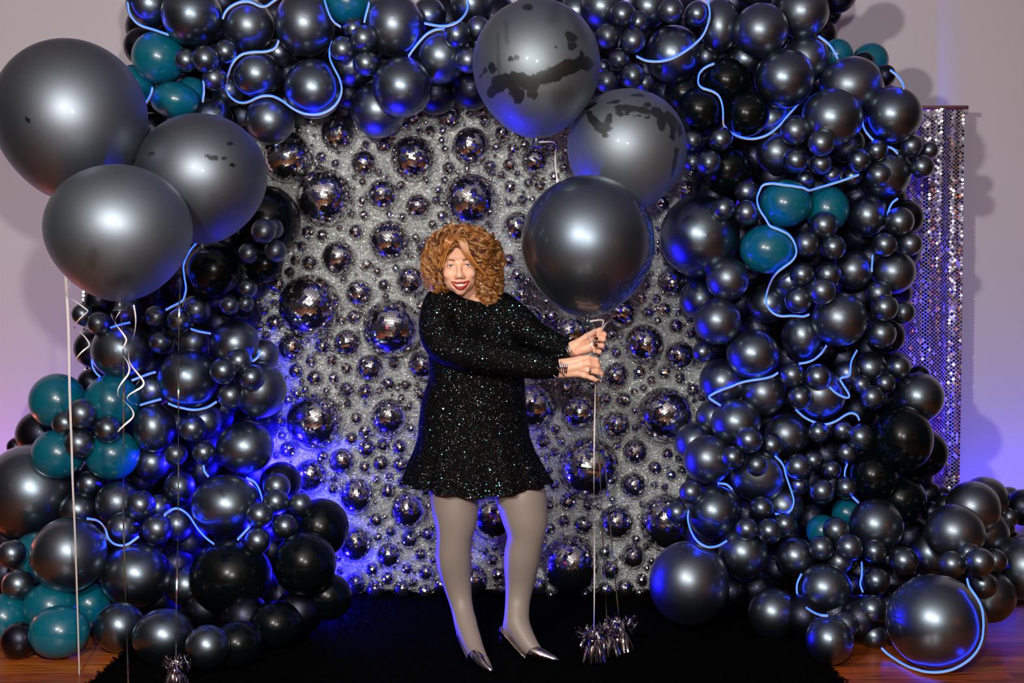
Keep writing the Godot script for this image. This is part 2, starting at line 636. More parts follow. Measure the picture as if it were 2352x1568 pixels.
func mb(x: float, y: float, r: float, pole: int, label: String) -> void:
	var px := r * 490.0
	var bands := 38 if px > 52 else 30 if px > 36 else 20 if px > 24 else 13 if px > 15.5 else 9
	var ms := ball_mesh(bands)
	r *= 1.05
	var b: Basis
	if pole == 1:
		b = Basis.from_euler(Vector3(PI / 2 + rng.randf_range(-0.2, 0.2), 0, rng.randf_range(-0.2, 0.2)))
	else:
		b = Basis(Vector3(0, 0, 1), rng.randf_range(-0.75, 0.75)) * Basis(Vector3(1, 0, 0), rng.randf_range(-0.25, 0.45)) * Basis(Vector3.UP, rng.randf() * TAU)
	var group := "big mirror balls" if px > 21.5 else "small mirror balls"
	var t := thing("mirror_ball", label, "mirror ball", Vector3(x, y, -0.865 + r * 0.22), group + " set into the tinsel wall")
	b = b * Basis.from_scale(Vector3.ONE * r)
	put("core", ms[1], M.ball_core, t, Transform3D(b))
	var tiles := put("mirror_tiles", ms[0], M.mirror, t, Transform3D(b))
	tiles.set_meta("kind", "stuff")

func build_mirror_wall() -> void:
	rng.seed = 21
	var t := thing("backdrop_panel", "upright panel covered in crinkled silver tinsel, behind the woman", "backdrop", Vector3(-0.175, 0, -0.93))
	put("board", boxed(Vector3(0, 1.26, 0), Vector3(2.21, 2.46, 0.06)), M.board, t)
	var at := []
	var st := []
	for variant in 3:
		var g := Geo.new()
		var p := PackedVector3Array()
		for i in 15:
			var u := float(i) / 14.0
			p.append(Vector3((u - 0.5) * 0.05 + 0.006 * sin(u * (9.0 + variant * 3)), 0.009 * cos(u * (8.0 + 2.0 * variant)), 0.009 * sin(u * (11.0 - variant))))
		ribbon(g, p, 0.0026, 7.0 + 3.0 * variant)
		st.append(g.mesh())
		at.append([])
	for i in 42000:
		var q := Vector3(rng.randf_range(-1.105, 1.105), rng.randf_range(0.035, 2.5), 0.034 + rng.randf() * rng.randf() * 0.05)
		var b := Basis.from_euler(Vector3(rng.randf_range(-0.7, 0.7), rng.randf_range(-0.7, 0.7), rng.randf() * TAU))
		at[i % 3].append(Transform3D(b, q))
	for k in 3:
		swarm("tinsel", st[k], M.tinsel, at[k], t)
	mb(-0.801, 2.152, 0.0763, 0, "mirror ball highest under the arch's dark balloons")
	mb(-1.029, 2.046, 0.1105, 0, "bronze-tinted mirror ball tucked behind the arch's inner corner")
	mb(-0.455, 2.040, 0.0984, 0, "mirror ball under the lowest arch balloon, above her head")
	mb(-0.682, 2.018, 0.0582, 0, "middling mirror ball, nearest such one above left of the upper pole-first ball")
	mb(-0.288, 2.231, 0.0562, 0, "middling mirror ball, nearest such one above left of the pole-first arch ball")
	mb(0.104, 2.028, 0.0582, 0, "mirror ball beside the stained hovering balloon")
	mb(-0.188, 2.096, 0.0843, 1, "mirror ball turned pole-first, under the arch centre")
	mb(-0.046, 2.156, 0.0341, 0, "small mirror ball, nearest such one right of the pole-first arch ball")
	mb(0.036, 2.162, 0.0301, 0, "small mirror ball, second such one above left of the ball by stained balloon")
	mb(0.118, 2.138, 0.0341, 0, "small mirror ball, nearest such one above the ball by stained balloon")
	mb(0.188, 2.089, 0.0241, 0, "small mirror ball, nearest such one above right of the ball by stained balloon")
	mb(0.002, 2.085, 0.0261, 0, "small mirror ball, nearest such one above left of the ball by stained balloon")
	mb(-0.012, 2.013, 0.0301, 0, "small mirror ball, nearest such one left of the ball by stained balloon")
	mb(-0.102, 2.003, 0.0301, 0, "small mirror ball, nearest such one below right of the pole-first arch ball")
	mb(-0.293, 1.997, 0.0301, 0, "small mirror ball, nearest such one below left of the pole-first arch ball")
	mb(0.058, 2.105, 0.0221, 0, "tiny mirror ball, nearest such one above left of the ball by stained balloon")
	mb(0.239, 1.997, 0.0221, 0, "tiny mirror ball, second such one right of the ball by stained balloon")
	mb(-0.128, 2.213, 0.0241, 0, "small mirror ball, nearest such one above right of the pole-first arch ball")
	mb(-0.323, 2.125, 0.0181, 0, "tiny mirror ball, nearest such one above right of the ball under the arch")
	mb(-0.072, 2.095, 0.0201, 0, "tiny mirror ball, nearest such one right of the pole-first arch ball")
	mb(-0.132, 2.258, 0.0241, 0, "small mirror ball, nearest such one above the pole-first arch ball")
	mb(-0.591, 2.099, 0.0341, 0, "small mirror ball, nearest such one above left of the ball under the arch")
	mb(-0.880, 2.049, 0.0241, 0, "small mirror ball, nearest such one below left of the highest arch ball")
	mb(-0.377, 2.169, 0.0241, 0, "small mirror ball, nearest such one above right of the ball under the arch")
	mb(-0.319, 2.169, 0.0181, 0, "tiny mirror ball, nearest such one above left of the pole-first arch ball")
	mb(-0.442, 2.232, 0.0361, 0, "small mirror ball, nearest such one above the ball under the arch")
	mb(-0.878, 1.969, 0.0402, 0, "small mirror ball, nearest such one above the big ball by black balloon")
	mb(-0.860, 1.862, 0.1247, 0, "big mirror ball high beside the huge black balloon")
	mb(-0.433, 1.821, 0.0563, 0, "middling mirror ball, nearest such one right of the upper pole-first ball")
	mb(-0.192, 1.845, 0.1207, 0, "large mirror ball resting just above the woman's red hair")
	mb(-0.566, 1.662, 0.0906, 0, "medium mirror ball level with the top of her hair")
	mb(-0.800, 1.584, 0.0766, 0, "mirror ball above the biggest shoulder-side one")
	mb(-0.596, 1.876, 0.0684, 1, "pole-first mirror ball between two big ones, above head height")
	mb(-0.721, 1.705, 0.0342, 0, "small mirror ball, nearest such one above right of the upper shoulder ball")
	mb(-0.944, 1.705, 0.0282, 0, "small mirror ball, nearest such one below left of the big ball by black balloon")
	mb(-0.876, 1.687, 0.0282, 0, "small mirror ball, nearest such one above left of the upper shoulder ball")
	mb(-0.971, 1.637, 0.0242, 0, "small mirror ball, second such one left of the upper shoulder ball")
	mb(-0.683, 1.781, 0.0221, 0, "tiny mirror ball, nearest such one below left of the upper pole-first ball")
	mb(-0.935, 1.561, 0.0363, 0, "small mirror ball, nearest such one left of the upper shoulder ball")
	mb(-0.670, 1.553, 0.0242, 0, "small mirror ball, nearest such one right of the upper shoulder ball")
	mb(-0.368, 1.739, 0.0201, 0, "tiny mirror ball, nearest such one above the hidden curl ball")
	mb(-0.622, 1.521, 0.0202, 0, "tiny mirror ball, nearest such one left of the ball by her curls")
	mb(-1.004, 1.575, 0.0222, 0, "tiny mirror ball, nearest such one left of the upper shoulder ball")
	mb(-1.028, 1.519, 0.0242, 0, "small mirror ball, second such one above left of the biggest shoulder-side ball")
	mb(-0.468, 1.478, 0.0645, 1, "pole-first mirror ball next to the woman's curls")
	mb(-0.934, 1.364, 0.1372, 0, "biggest mirror ball out beside the woman's raised shoulder")
	mb(-0.707, 1.422, 0.0605, 0, "middling mirror ball, nearest such one below right of the upper shoulder ball")
	mb(-0.553, 1.260, 0.1292, 0, "big mirror ball close to the woman's sleeve")
	mb(-1.088, 1.458, 0.0363, 0, "small mirror ball, nearest such one above left of the biggest shoulder-side ball")
	mb(-0.592, 1.458, 0.0282, 0, "small mirror ball, nearest such one left of the ball by her curls")
	mb(-1.098, 1.285, 0.0384, 0, "small mirror ball, nearest such one below left of the biggest shoulder-side ball")
	mb(-1.173, 1.271, 0.0263, 0, "small mirror ball, second such one left of the biggest shoulder-side ball")
	mb(-0.733, 1.311, 0.0323, 0, "small mirror ball, nearest such one left of the big sleeve-side ball")
	mb(-1.184, 1.372, 0.0262, 0, "small mirror ball, nearest such one left of the biggest shoulder-side ball")
	mb(-1.102, 1.374, 0.0202, 0, "tiny mirror ball, nearest such one left of the biggest shoulder-side ball")
	mb(-1.142, 1.225, 0.0222, 0, "tiny mirror ball, nearest such one below left of the biggest shoulder-side ball")
	mb(-1.024, 1.173, 0.0606, 0, "middling mirror ball, nearest such one below left of the biggest shoulder-side ball")
	mb(-0.879, 1.176, 0.0364, 0, "small mirror ball, nearest such one below the biggest shoulder-side ball")
	mb(-0.763, 1.191, 0.0606, 0, "middling mirror ball, nearest such one above left of the sleeve pole-first ball")
	mb(-0.659, 1.076, 0.0607, 1, "pole-first mirror ball below the big sleeve-side one")
	mb(-0.932, 1.106, 0.0263, 0, "small mirror ball, second such one below the biggest shoulder-side ball")
	mb(-0.835, 1.110, 0.0263, 0, "small mirror ball, nearest such one below right of the biggest shoulder-side ball")
	mb(-0.767, 1.073, 0.0263, 0, "small mirror ball, nearest such one left of the sleeve pole-first ball")
	mb(-1.003, 1.061, 0.0344, 0, "small mirror ball, second such one above the big blue hip-side ball")
	mb(-0.914, 1.029, 0.0364, 0, "small mirror ball, nearest such one above the big blue hip-side ball")
	mb(-0.826, 1.029, 0.0263, 0, "small mirror ball, second such one left of the sleeve pole-first ball")
	mb(-0.547, 1.095, 0.0263, 0, "small mirror ball, nearest such one right of the sleeve pole-first ball")
	mb(-0.767, 0.974, 0.0364, 0, "small mirror ball, nearest such one below left of the sleeve pole-first ball")
	mb(-0.680, 0.964, 0.0364, 0, "small mirror ball, nearest such one below the sleeve pole-first ball")
	mb(-0.573, 1.001, 0.0303, 0, "small mirror ball, nearest such one below right of the sleeve pole-first ball")
	mb(-0.493, 0.996, 0.0243, 0, "small mirror ball, nearest such one above right of the blue ball by her hip")
	mb(-0.415, 1.086, 0.0647, 0, "middling mirror ball, nearest such one below right of the big sleeve-side ball")
	mb(-0.426, 0.954, 0.0283, 0, "small mirror ball, second such one above right of the blue ball by her hip")
	mb(-0.912, 0.830, 0.1256, 0, "big mirror ball washed blue, beside the woman's dress at hip height")
	mb(-0.570, 0.848, 0.0830, 0, "medium mirror ball lit blue, close to the woman's hip")
	mb(-0.724, 0.842, 0.0263, 0, "small mirror ball, nearest such one left of the blue ball by her hip")
	mb(-0.684, 0.778, 0.0304, 0, "small mirror ball, nearest such one below left of the blue ball by her hip")
	mb(-0.748, 0.747, 0.0284, 0, "small mirror ball, nearest such one above the ball under hip-side")
	mb(-1.083, 0.822, 0.0324, 0, "small mirror ball, nearest such one left of the big blue hip-side ball")
	mb(-1.039, 0.697, 0.0405, 0, "small mirror ball, nearest such one above left of the blue garland-side ball")
	mb(-0.675, 0.701, 0.0405, 0, "small mirror ball, nearest such one above right of the ball under hip-side")
	mb(-0.599, 0.717, 0.0304, 0, "small mirror ball, nearest such one below the blue ball by her hip")
	mb(-0.522, 0.707, 0.0345, 0, "small mirror ball, second such one below the blue ball by her hip")
	mb(-0.883, 0.664, 0.0264, 0, "small mirror ball, nearest such one left of the ball under hip-side")
	mb(-0.790, 0.641, 0.0588, 0, "mirror ball under the big blue hip-side one")
	mb(-0.937, 0.575, 0.0751, 0, "mirror ball washed blue next to the garland's lower side")
	mb(-0.609, 0.630, 0.0365, 0, "small mirror ball, nearest such one above right of the blue ball below hem")
	mb(-0.516, 0.624, 0.0385, 0, "small mirror ball, second such one above the ball by her thigh")
	mb(-0.687, 0.613, 0.0264, 0, "small mirror ball, nearest such one right of the ball under hip-side")
	mb(-0.630, 0.553, 0.0183, 0, "tiny mirror ball, nearest such one above right of the blue ball below hem")
	mb(-0.508, 0.542, 0.0284, 0, "small mirror ball, nearest such one above the ball by her thigh")
	mb(-0.579, 0.503, 0.0365, 0, "small mirror ball, nearest such one above left of the ball by her thigh")
	mb(-0.835, 0.507, 0.0244, 0, "small mirror ball, nearest such one left of the blue ball below hem")
	mb(-0.401, 0.505, 0.0264, 0, "small mirror ball, nearest such one above right of the ball by her thigh")
	mb(-0.723, 0.480, 0.0792, 0, "mirror ball washed blue, below her hem")
	mb(-0.483, 0.414, 0.0792, 0, "mirror ball beside the woman's thigh")
	mb(-0.633, 0.365, 0.0325, 0, "small mirror ball, nearest such one below right of the blue ball below hem")
	mb(-0.566, 0.311, 0.0244, 0, "small mirror ball, nearest such one above the calf-side ball")
	mb(-0.730, 0.256, 0.0773, 0, "mirror ball half behind a black-green balloon, washed blue")
	mb(-0.477, 0.277, 0.0407, 0, "small mirror ball, nearest such one above right of the calf-side ball")
	mb(-0.392, 0.299, 0.0305, 0, "small mirror ball, nearest such one below right of the ball by her thigh")
	mb(-0.574, 0.201, 0.0549, 0, "mirror ball beside the woman's calf")
	mb(-0.426, 0.203, 0.0285, 0, "small mirror ball, nearest such one right of the calf-side ball")
	mb(-0.654, 0.133, 0.0305, 0, "small mirror ball, nearest such one below left of the calf-side ball")
	mb(-0.490, 0.135, 0.0265, 0, "small mirror ball, nearest such one below right of the calf-side ball")
	mb(-0.400, 0.119, 0.0346, 0, "small mirror ball, second such one below right of the calf-side ball")
	mb(-0.581, 0.092, 0.0285, 0, "small mirror ball, nearest such one below the calf-side ball")
	mb(-0.733, 0.069, 0.0468, 0, "middling mirror ball, nearest such one below the blue lowest garland ball")
	mb(-0.640, 0.042, 0.0407, 0, "small mirror ball, second such one below left of the calf-side ball")
	mb(-0.512, 0.042, 0.0407, 0, "small mirror ball, second such one below the calf-side ball")
	mb(-0.409, 0.031, 0.0306, 0, "small mirror ball, third such one left of the ball behind her calf")
	mb(-0.331, 0.058, 0.0346, 0, "small mirror ball, nearest such one left of the ball behind her calf")
	mb(-0.458, 0.073, 0.0183, 0, "tiny mirror ball, nearest such one below right of the calf-side ball")
	mb(-0.083, 0.385, 0.1016, 0, "mirror ball seen between the woman's knees")
	mb(-0.091, 0.176, 0.0265, 0, "small mirror ball, nearest such one above right of the ball behind her calf")
	mb(-0.065, 0.109, 0.0305, 0, "small mirror ball, nearest such one right of the ball behind her calf")
	mb(-0.194, 0.086, 0.0774, 0, "mirror ball behind the woman's calf")
	mb(-0.047, 0.037, 0.0306, 0, "small mirror ball, second such one right of the ball behind her calf")
	mb(0.177, 0.323, 0.0264, 0, "small mirror ball, second such one above left of the big low ribbon ball")
	mb(0.243, 0.360, 0.0285, 0, "small mirror ball, second such one above the big low ribbon ball")
	mb(0.332, 0.341, 0.0427, 0, "small mirror ball, nearest such one left of the knee-height ribbon ball")
	mb(0.485, 0.357, 0.0772, 0, "mirror ball just beyond the ribbons at knee height")
	mb(0.270, 0.164, 0.1262, 0, "big mirror ball low behind the ribbons' weights")
	mb(0.724, 0.361, 0.1260, 0, "big mirror ball behind tiny dark balloons low by the garland")
	mb(0.564, 0.197, 0.0549, 1, "middling pole-first mirror ball, nearest such one below right of the knee-height ribbon ball")
	mb(0.435, 0.215, 0.0285, 0, "small mirror ball, nearest such one below the knee-height ribbon ball")
	mb(0.461, 0.130, 0.0407, 0, "small mirror ball, second such one right of the big low ribbon ball")
	mb(0.606, 0.084, 0.0285, 0, "small mirror ball, nearest such one below right of the knee-height ribbon ball")
	mb(0.528, 0.044, 0.0407, 0, "small mirror ball, second such one below right of the big low ribbon ball")
	mb(0.437, 0.036, 0.0367, 0, "small mirror ball, nearest such one below right of the big low ribbon ball")
	mb(0.124, 0.054, 0.0407, 0, "small mirror ball, nearest such one below left of the big low ribbon ball")
	mb(0.181, 0.014, 0.0224, 0, "tiny mirror ball, nearest such one below left of the big low ribbon ball")
	mb(0.340, 0.016, 0.0204, 0, "tiny mirror ball, nearest such one below right of the big low ribbon ball")
	mb(0.142, 0.268, 0.0244, 0, "small mirror ball, nearest such one above left of the big low ribbon ball")
	mb(0.099, 0.896, 0.1012, 0, "mirror ball half hidden by the dress under her hand")
	mb(0.312, 0.871, 0.0790, 0, "mirror ball right under the woman's lower hand")
	mb(0.482, 1.040, 0.0587, 0, "middling mirror ball, nearest such one below left of the big pole-first ball")
	mb(0.707, 0.860, 0.1215, 0, "big mirror ball touching the garland, level with her hip")
	mb(0.356, 0.614, 0.1359, 0, "biggest mirror ball behind the hanging ribbons")
	mb(0.574, 0.685, 0.0568, 0, "middling mirror ball, nearest such one below right of the ribbon pole-first ball")
	mb(0.484, 0.809, 0.0608, 1, "pole-first mirror ball beside the hanging ribbons")
	mb(0.566, 0.529, 0.0589, 1, "pole-first mirror ball beyond the biggest ribbon ball")
	mb(0.613, 1.187, 0.0869, 1, "mirror ball turned pole-first, level with her hands")
	mb(0.777, 1.133, 0.0647, 1, "pole-first mirror ball next to the garland at hand height")
	mb(0.482, 1.146, 0.0243, 0, "small mirror ball, nearest such one left of the big pole-first ball")
	mb(0.593, 1.057, 0.0283, 0, "small mirror ball, nearest such one below the big pole-first ball")
	mb(0.708, 1.053, 0.0303, 0, "small mirror ball, nearest such one below left of the garland pole-first ball")
	mb(0.781, 1.027, 0.0263, 0, "small mirror ball, nearest such one below the garland pole-first ball")
	mb(0.648, 1.016, 0.0223, 0, "tiny mirror ball, nearest such one above the big garland-edge ball")
	mb(0.840, 0.974, 0.0304, 0, "small mirror ball, nearest such one above right of the big garland-edge ball")
	mb(0.434, 0.930, 0.0283, 0, "small mirror ball, nearest such one above left of the ribbon pole-first ball")
	mb(0.519, 0.928, 0.0344, 0, "small mirror ball, nearest such one above the ribbon pole-first ball")
	mb(0.204, 0.789, 0.0223, 0, "tiny mirror ball, nearest such one below left of the ball under her hand")
	mb(0.144, 0.733, 0.0324, 0, "small mirror ball, nearest such one below the dress-side ball")
	mb(0.200, 0.684, 0.0223, 0, "tiny mirror ball, nearest such one above left of the biggest ribbon ball")
	mb(0.723, 0.674, 0.0264, 0, "small mirror ball, nearest such one below the big garland-edge ball")
	mb(0.666, 0.609, 0.0325, 0, "small mirror ball, nearest such one above right of the lower pole-first ball")
	mb(0.743, 0.576, 0.0243, 0, "small mirror ball, nearest such one right of the lower pole-first ball")
	mb(0.197, 0.529, 0.0264, 0, "small mirror ball, nearest such one below left of the biggest ribbon ball")
	mb(0.261, 0.453, 0.0386, 0, "small mirror ball, second such one below left of the biggest ribbon ball")
	mb(0.355, 0.434, 0.0264, 0, "small mirror ball, nearest such one above left of the knee-height ribbon ball")
	mb(0.164, 0.436, 0.0325, 0, "small mirror ball, nearest such one right of the ball between her knees")
	mb(0.254, 0.980, 0.0283, 0, "small mirror ball, nearest such one above left of the ball under her hand")
	mb(0.190, 1.013, 0.0263, 0, "small mirror ball, nearest such one above right of the dress-side ball")
	mb(0.135, 1.020, 0.0202, 0, "tiny mirror ball, nearest such one above the dress-side ball")
	mb(0.311, 0.994, 0.0223, 0, "tiny mirror ball, nearest such one above the ball under her hand")
	mb(0.372, 0.996, 0.0202, 0, "tiny mirror ball, second such one above right of the ball under her hand")
	mb(-0.008, 1.913, 0.0281, 0, "small mirror ball, nearest such one below left of the ball by stained balloon")
	mb(0.076, 1.929, 0.0221, 0, "tiny mirror ball, nearest such one below the ball by stained balloon")
	mb(0.130, 1.915, 0.0261, 0, "small mirror ball, nearest such one below the ball by stained balloon")
	mb(0.048, 1.849, 0.0261, 0, "small mirror ball, nearest such one above the ball behind held balloon")
	mb(-0.014, 1.838, 0.0161, 0, "tiny mirror ball, nearest such one above the ball behind held balloon")
	mb(-0.048, 1.965, 0.0201, 0, "tiny mirror ball, nearest such one above right of the ball above her hair")
	mb(0.195, 1.959, 0.0221, 0, "tiny mirror ball, nearest such one below right of the ball by stained balloon")
	mb(0.028, 1.728, 0.0664, 0, "mirror ball half behind the held balloon's edge")
	mb(-0.014, 1.575, 0.0302, 0, "small mirror ball, nearest such one below the ball behind held balloon")
	mb(0.022, 1.505, 0.0282, 0, "small mirror ball, second such one above the over-sleeve ball")
	mb(0.042, 1.416, 0.0343, 0, "small mirror ball, nearest such one above the over-sleeve ball")
	mb(0.111, 1.404, 0.0182, 0, "tiny mirror ball, nearest such one above the over-sleeve ball")
	mb(0.078, 1.298, 0.0747, 1, "pole-first mirror ball peeping over the woman's sleeve")
	mb(0.187, 1.317, 0.0283, 0, "small mirror ball, nearest such one right of the over-sleeve ball")
	mb(0.275, 1.237, 0.0848, 0, "mirror ball directly behind the woman's wrists")
	mb(0.506, 1.332, 0.0666, 0, "gold-tinted mirror ball beneath the held balloon")
	mb(0.631, 1.332, 0.0262, 0, "small mirror ball, nearest such one right of the gold ball under balloon")
	mb(0.707, 1.348, 0.0303, 0, "small mirror ball, nearest such one below the ball in the gap")
	mb(0.760, 1.269, 0.0323, 0, "small mirror ball, nearest such one above the garland pole-first ball")
	mb(0.468, 1.231, 0.0263, 0, "small mirror ball, nearest such one below the gold ball under balloon")
	mb(0.600, 1.400, 0.0242, 0, "small mirror ball, nearest such one above right of the gold ball under balloon")
	mb(0.741, 1.472, 0.0665, 0, "mirror ball between the held balloon and the garland")
	mb(0.694, 1.837, 0.0342, 0, "small mirror ball, nearest such one above the ball in the gap")
	mb(0.805, 1.889, 0.0523, 0, "middling mirror ball, nearest such one above the ball in the gap")
	mb(0.829, 1.235, 0.0222, 0, "tiny mirror ball, nearest such one above right of the garland pole-first ball")
	mb(-0.373, 1.618, 0.0665, 0, "mirror ball hidden behind the woman's curls")
	mb(-0.415, 1.368, 0.0283, 0, "small mirror ball, nearest such one below right of the ball by her curls")
	mb(-1.041, 0.927, 0.0202, 0, "tiny mirror ball, second such one above left of the big blue hip-side ball")
	mb(-0.313, 1.944, 0.0181, 0, "tiny mirror ball, nearest such one above left of the ball above her hair")
	mb(-0.351, 1.850, 0.0201, 0, "tiny mirror ball, second such one left of the ball above her hair")
	mb(-0.978, 1.010, 0.0162, 0, "tiny mirror ball, nearest such one below the biggest shoulder-side ball")
	mb(0.407, 1.235, 0.0222, 0, "tiny mirror ball, nearest such one right of the ball behind her wrists")
	mb(-0.081, 0.237, 0.0183, 0, "tiny mirror ball, nearest such one below the ball between her knees")
	mb(0.469, 0.461, 0.0162, 0, "tiny mirror ball, nearest such one above the knee-height ribbon ball")
	mb(-0.567, 1.786, 0.0181, 0, "tiny mirror ball, nearest such one below the upper pole-first ball")
	mb(0.671, 1.398, 0.0202, 0, "tiny mirror ball, nearest such one below left of the ball in the gap")
	mb(0.072, 1.480, 0.0202, 0, "tiny mirror ball, nearest such one below the ball behind held balloon")
	mb(0.663, 0.529, 0.0183, 0, "tiny mirror ball, nearest such one right of the lower pole-first ball")
	mb(0.212, 1.061, 0.0222, 0, "tiny mirror ball, nearest such one above right of the dress-side ball")
	mb(-0.512, 1.917, 0.0221, 0, "tiny mirror ball, nearest such one above right of the upper pole-first ball")
	mb(-0.513, 0.935, 0.0182, 0, "tiny mirror ball, nearest such one below right of the sleeve pole-first ball")
	mb(0.652, 0.171, 0.0183, 0, "tiny mirror ball, third such one below left of the big low garland ball")
	mb(0.610, 0.982, 0.0182, 0, "tiny mirror ball, nearest such one above left of the big garland-edge ball")
	mb(-0.926, 2.213, 0.0181, 0, "tiny mirror ball, nearest such one above left of the highest arch ball")
	mb(0.134, 0.570, 0.0223, 0, "tiny mirror ball, nearest such one above right of the ball between her knees")
	mb(0.237, 2.169, 0.0161, 0, "tiny mirror ball, nearest such one above right of the ball by stained balloon")
	mb(-0.537, 1.537, 0.0181, 0, "tiny mirror ball, nearest such one above left of the ball by her curls")
	mb(0.266, 1.093, 0.0222, 0, "tiny mirror ball, nearest such one below the ball behind her wrists")
	mb(-0.394, 1.938, 0.0161, 0, "tiny mirror ball, nearest such one below right of the ball under the arch")
	mb(0.626, 1.503, 0.0202, 0, "tiny mirror ball, second such one left of the ball in the gap")
	mb(0.094, 1.854, 0.0161, 0, "tiny mirror ball, nearest such one above right of the ball behind held balloon")
	mb(-0.124, 0.216, 0.0183, 0, "tiny mirror ball, nearest such one above right of the ball behind her calf")
	mb(-0.572, 0.568, 0.0183, 0, "tiny mirror ball, nearest such one above left of the ball by her thigh")
	mb(-0.811, 0.185, 0.0163, 0, "tiny mirror ball, nearest such one below left of the blue lowest garland ball")
	mb(0.129, 1.146, 0.0202, 0, "tiny mirror ball, nearest such one below the over-sleeve ball")
	mb(0.607, 0.439, 0.0162, 0, "tiny mirror ball, nearest such one below right of the lower pole-first ball")
	mb(-0.814, 2.019, 0.0201, 0, "tiny mirror ball, nearest such one below the highest arch ball")
	mb(0.172, 0.594, 0.0183, 0, "tiny mirror ball, nearest such one left of the biggest ribbon ball")
	mb(0.024, 1.972, 0.0161, 0, "tiny mirror ball, nearest such one below left of the ball by stained balloon")
	mb(-0.037, 0.206, 0.0183, 0, "tiny mirror ball, nearest such one left of the big low ribbon ball")
	mb(-0.762, 0.909, 0.0202, 0, "tiny mirror ball, nearest such one above right of the big blue hip-side ball")
	mb(-1.145, 1.342, 0.0202, 0, "tiny mirror ball, second such one left of the biggest shoulder-side ball")
	mb(-0.325, 1.779, 0.0221, 0, "tiny mirror ball, nearest such one below left of the ball above her hair")
	mb(0.770, 1.331, 0.0161, 0, "tiny mirror ball, nearest such one below the ball in the gap")
	mb(-0.689, 1.934, 0.0181, 0, "tiny mirror ball, nearest such one above left of the upper pole-first ball")
	mb(-0.309, 2.085, 0.0181, 0, "tiny mirror ball, nearest such one left of the pole-first arch ball")
	mb(-0.614, 1.978, 0.0181, 0, "tiny mirror ball, nearest such one above the upper pole-first ball")
	mb(-1.069, 0.759, 0.0203, 0, "tiny mirror ball, nearest such one below left of the big blue hip-side ball")
	mb(-0.101, 1.732, 0.0161, 0, "tiny mirror ball, nearest such one left of the ball behind held balloon")
	mb(0.382, 0.943, 0.0182, 0, "tiny mirror ball, nearest such one above right of the ball under her hand")
	mb(-0.425, 2.165, 0.0181, 0, "tiny mirror ball, nearest such one above the ball under the arch")
	mb(-0.689, 1.849, 0.0221, 0, "tiny mirror ball, nearest such one left of the upper pole-first ball")
	mb(-0.738, 1.786, 0.0181, 0, "tiny mirror ball, nearest such one below right of the big ball by black balloon")
	mb(-0.471, 0.795, 0.0203, 0, "tiny mirror ball, nearest such one below right of the blue ball by her hip")
	mb(0.402, 0.427, 0.0162, 0, "tiny mirror ball, nearest such one above left of the knee-height ribbon ball")
	mb(0.394, 1.134, 0.0182, 0, "tiny mirror ball, nearest such one below right of the ball behind her wrists")
	mb(-0.982, 2.171, 0.0161, 0, "tiny mirror ball, nearest such one above right of the bronze corner ball")
	mb(0.666, 1.617, 0.0181, 0, "tiny mirror ball, nearest such one above left of the ball in the gap")
	mb(-0.792, 1.295, 0.0222, 0, "tiny mirror ball, nearest such one below right of the biggest shoulder-side ball")
	mb(0.424, 1.281, 0.0162, 0, "tiny mirror ball, nearest such one below left of the gold ball under balloon")
	mb(0.164, 0.661, 0.0162, 0, "tiny mirror ball, nearest such one below the dress-side ball")
	mb(0.233, 0.732, 0.0182, 0, "tiny mirror ball, nearest such one left of the ribbon pole-first ball")
	mb(-0.060, 2.219, 0.0221, 0, "tiny mirror ball, nearest such one above right of the pole-first arch ball")
	mb(-0.829, 0.559, 0.0183, 0, "tiny mirror ball, nearest such one below left of the ball under hip-side")
	mb(0.712, 0.519, 0.0183, 0, "tiny mirror ball, nearest such one above the big low garland ball")
	mb(-0.847, 1.225, 0.0162, 0, "tiny mirror ball, nearest such one above left of the sleeve pole-first ball")
	mb(-0.196, 2.245, 0.0180, 0, "tiny mirror ball, nearest such one above the pole-first arch ball")
	mb(-0.803, 0.124, 0.0183, 0, "tiny mirror ball, second such one below left of the blue lowest garland ball")
	mb(-0.366, 0.175, 0.0183, 0, "tiny mirror ball, nearest such one above left of the ball behind her calf")
	mb(0.184, 1.164, 0.0182, 0, "tiny mirror ball, nearest such one below left of the ball behind her wrists")
	mb(-1.000, 0.956, 0.0202, 0, "tiny mirror ball, nearest such one above left of the big blue hip-side ball")
	mb(0.628, 0.241, 0.0183, 0, "tiny mirror ball, nearest such one below left of the big low garland ball")
	mb(-0.471, 1.595, 0.0161, 0, "tiny mirror ball, nearest such one left of the hidden curl ball")
	mb(0.568, 0.964, 0.0182, 0, "tiny mirror ball, second such one above right of the ribbon pole-first ball")
	mb(-0.796, 1.723, 0.0161, 0, "tiny mirror ball, nearest such one above the upper shoulder ball")
	mb(-0.339, 1.896, 0.0201, 0, "tiny mirror ball, nearest such one left of the ball above her hair")
	mb(-0.863, 0.968, 0.0162, 0, "tiny mirror ball, nearest such one above the big blue hip-side ball")
	mb(0.630, 0.138, 0.0163, 0, "tiny mirror ball, second such one right of the big low ribbon ball")
	mb(0.626, 1.456, 0.0181, 0, "tiny mirror ball, nearest such one left of the ball in the gap")
	mb(0.788, 0.600, 0.0203, 0, "tiny mirror ball, second such one below the big garland-edge ball")
	mb(-0.586, 1.406, 0.0161, 0, "tiny mirror ball, nearest such one below left of the ball by her curls")
	mb(-0.676, 2.105, 0.0181, 0, "tiny mirror ball, nearest such one right of the highest arch ball")
	mb(-0.158, 0.484, 0.0162, 0, "tiny mirror ball, nearest such one above left of the ball between her knees")
	mb(-1.098, 0.669, 0.0182, 0, "tiny mirror ball, nearest such one above left of the blue garland-side ball")
	mb(0.486, 0.710, 0.0203, 0, "tiny mirror ball, nearest such one below the ribbon pole-first ball")
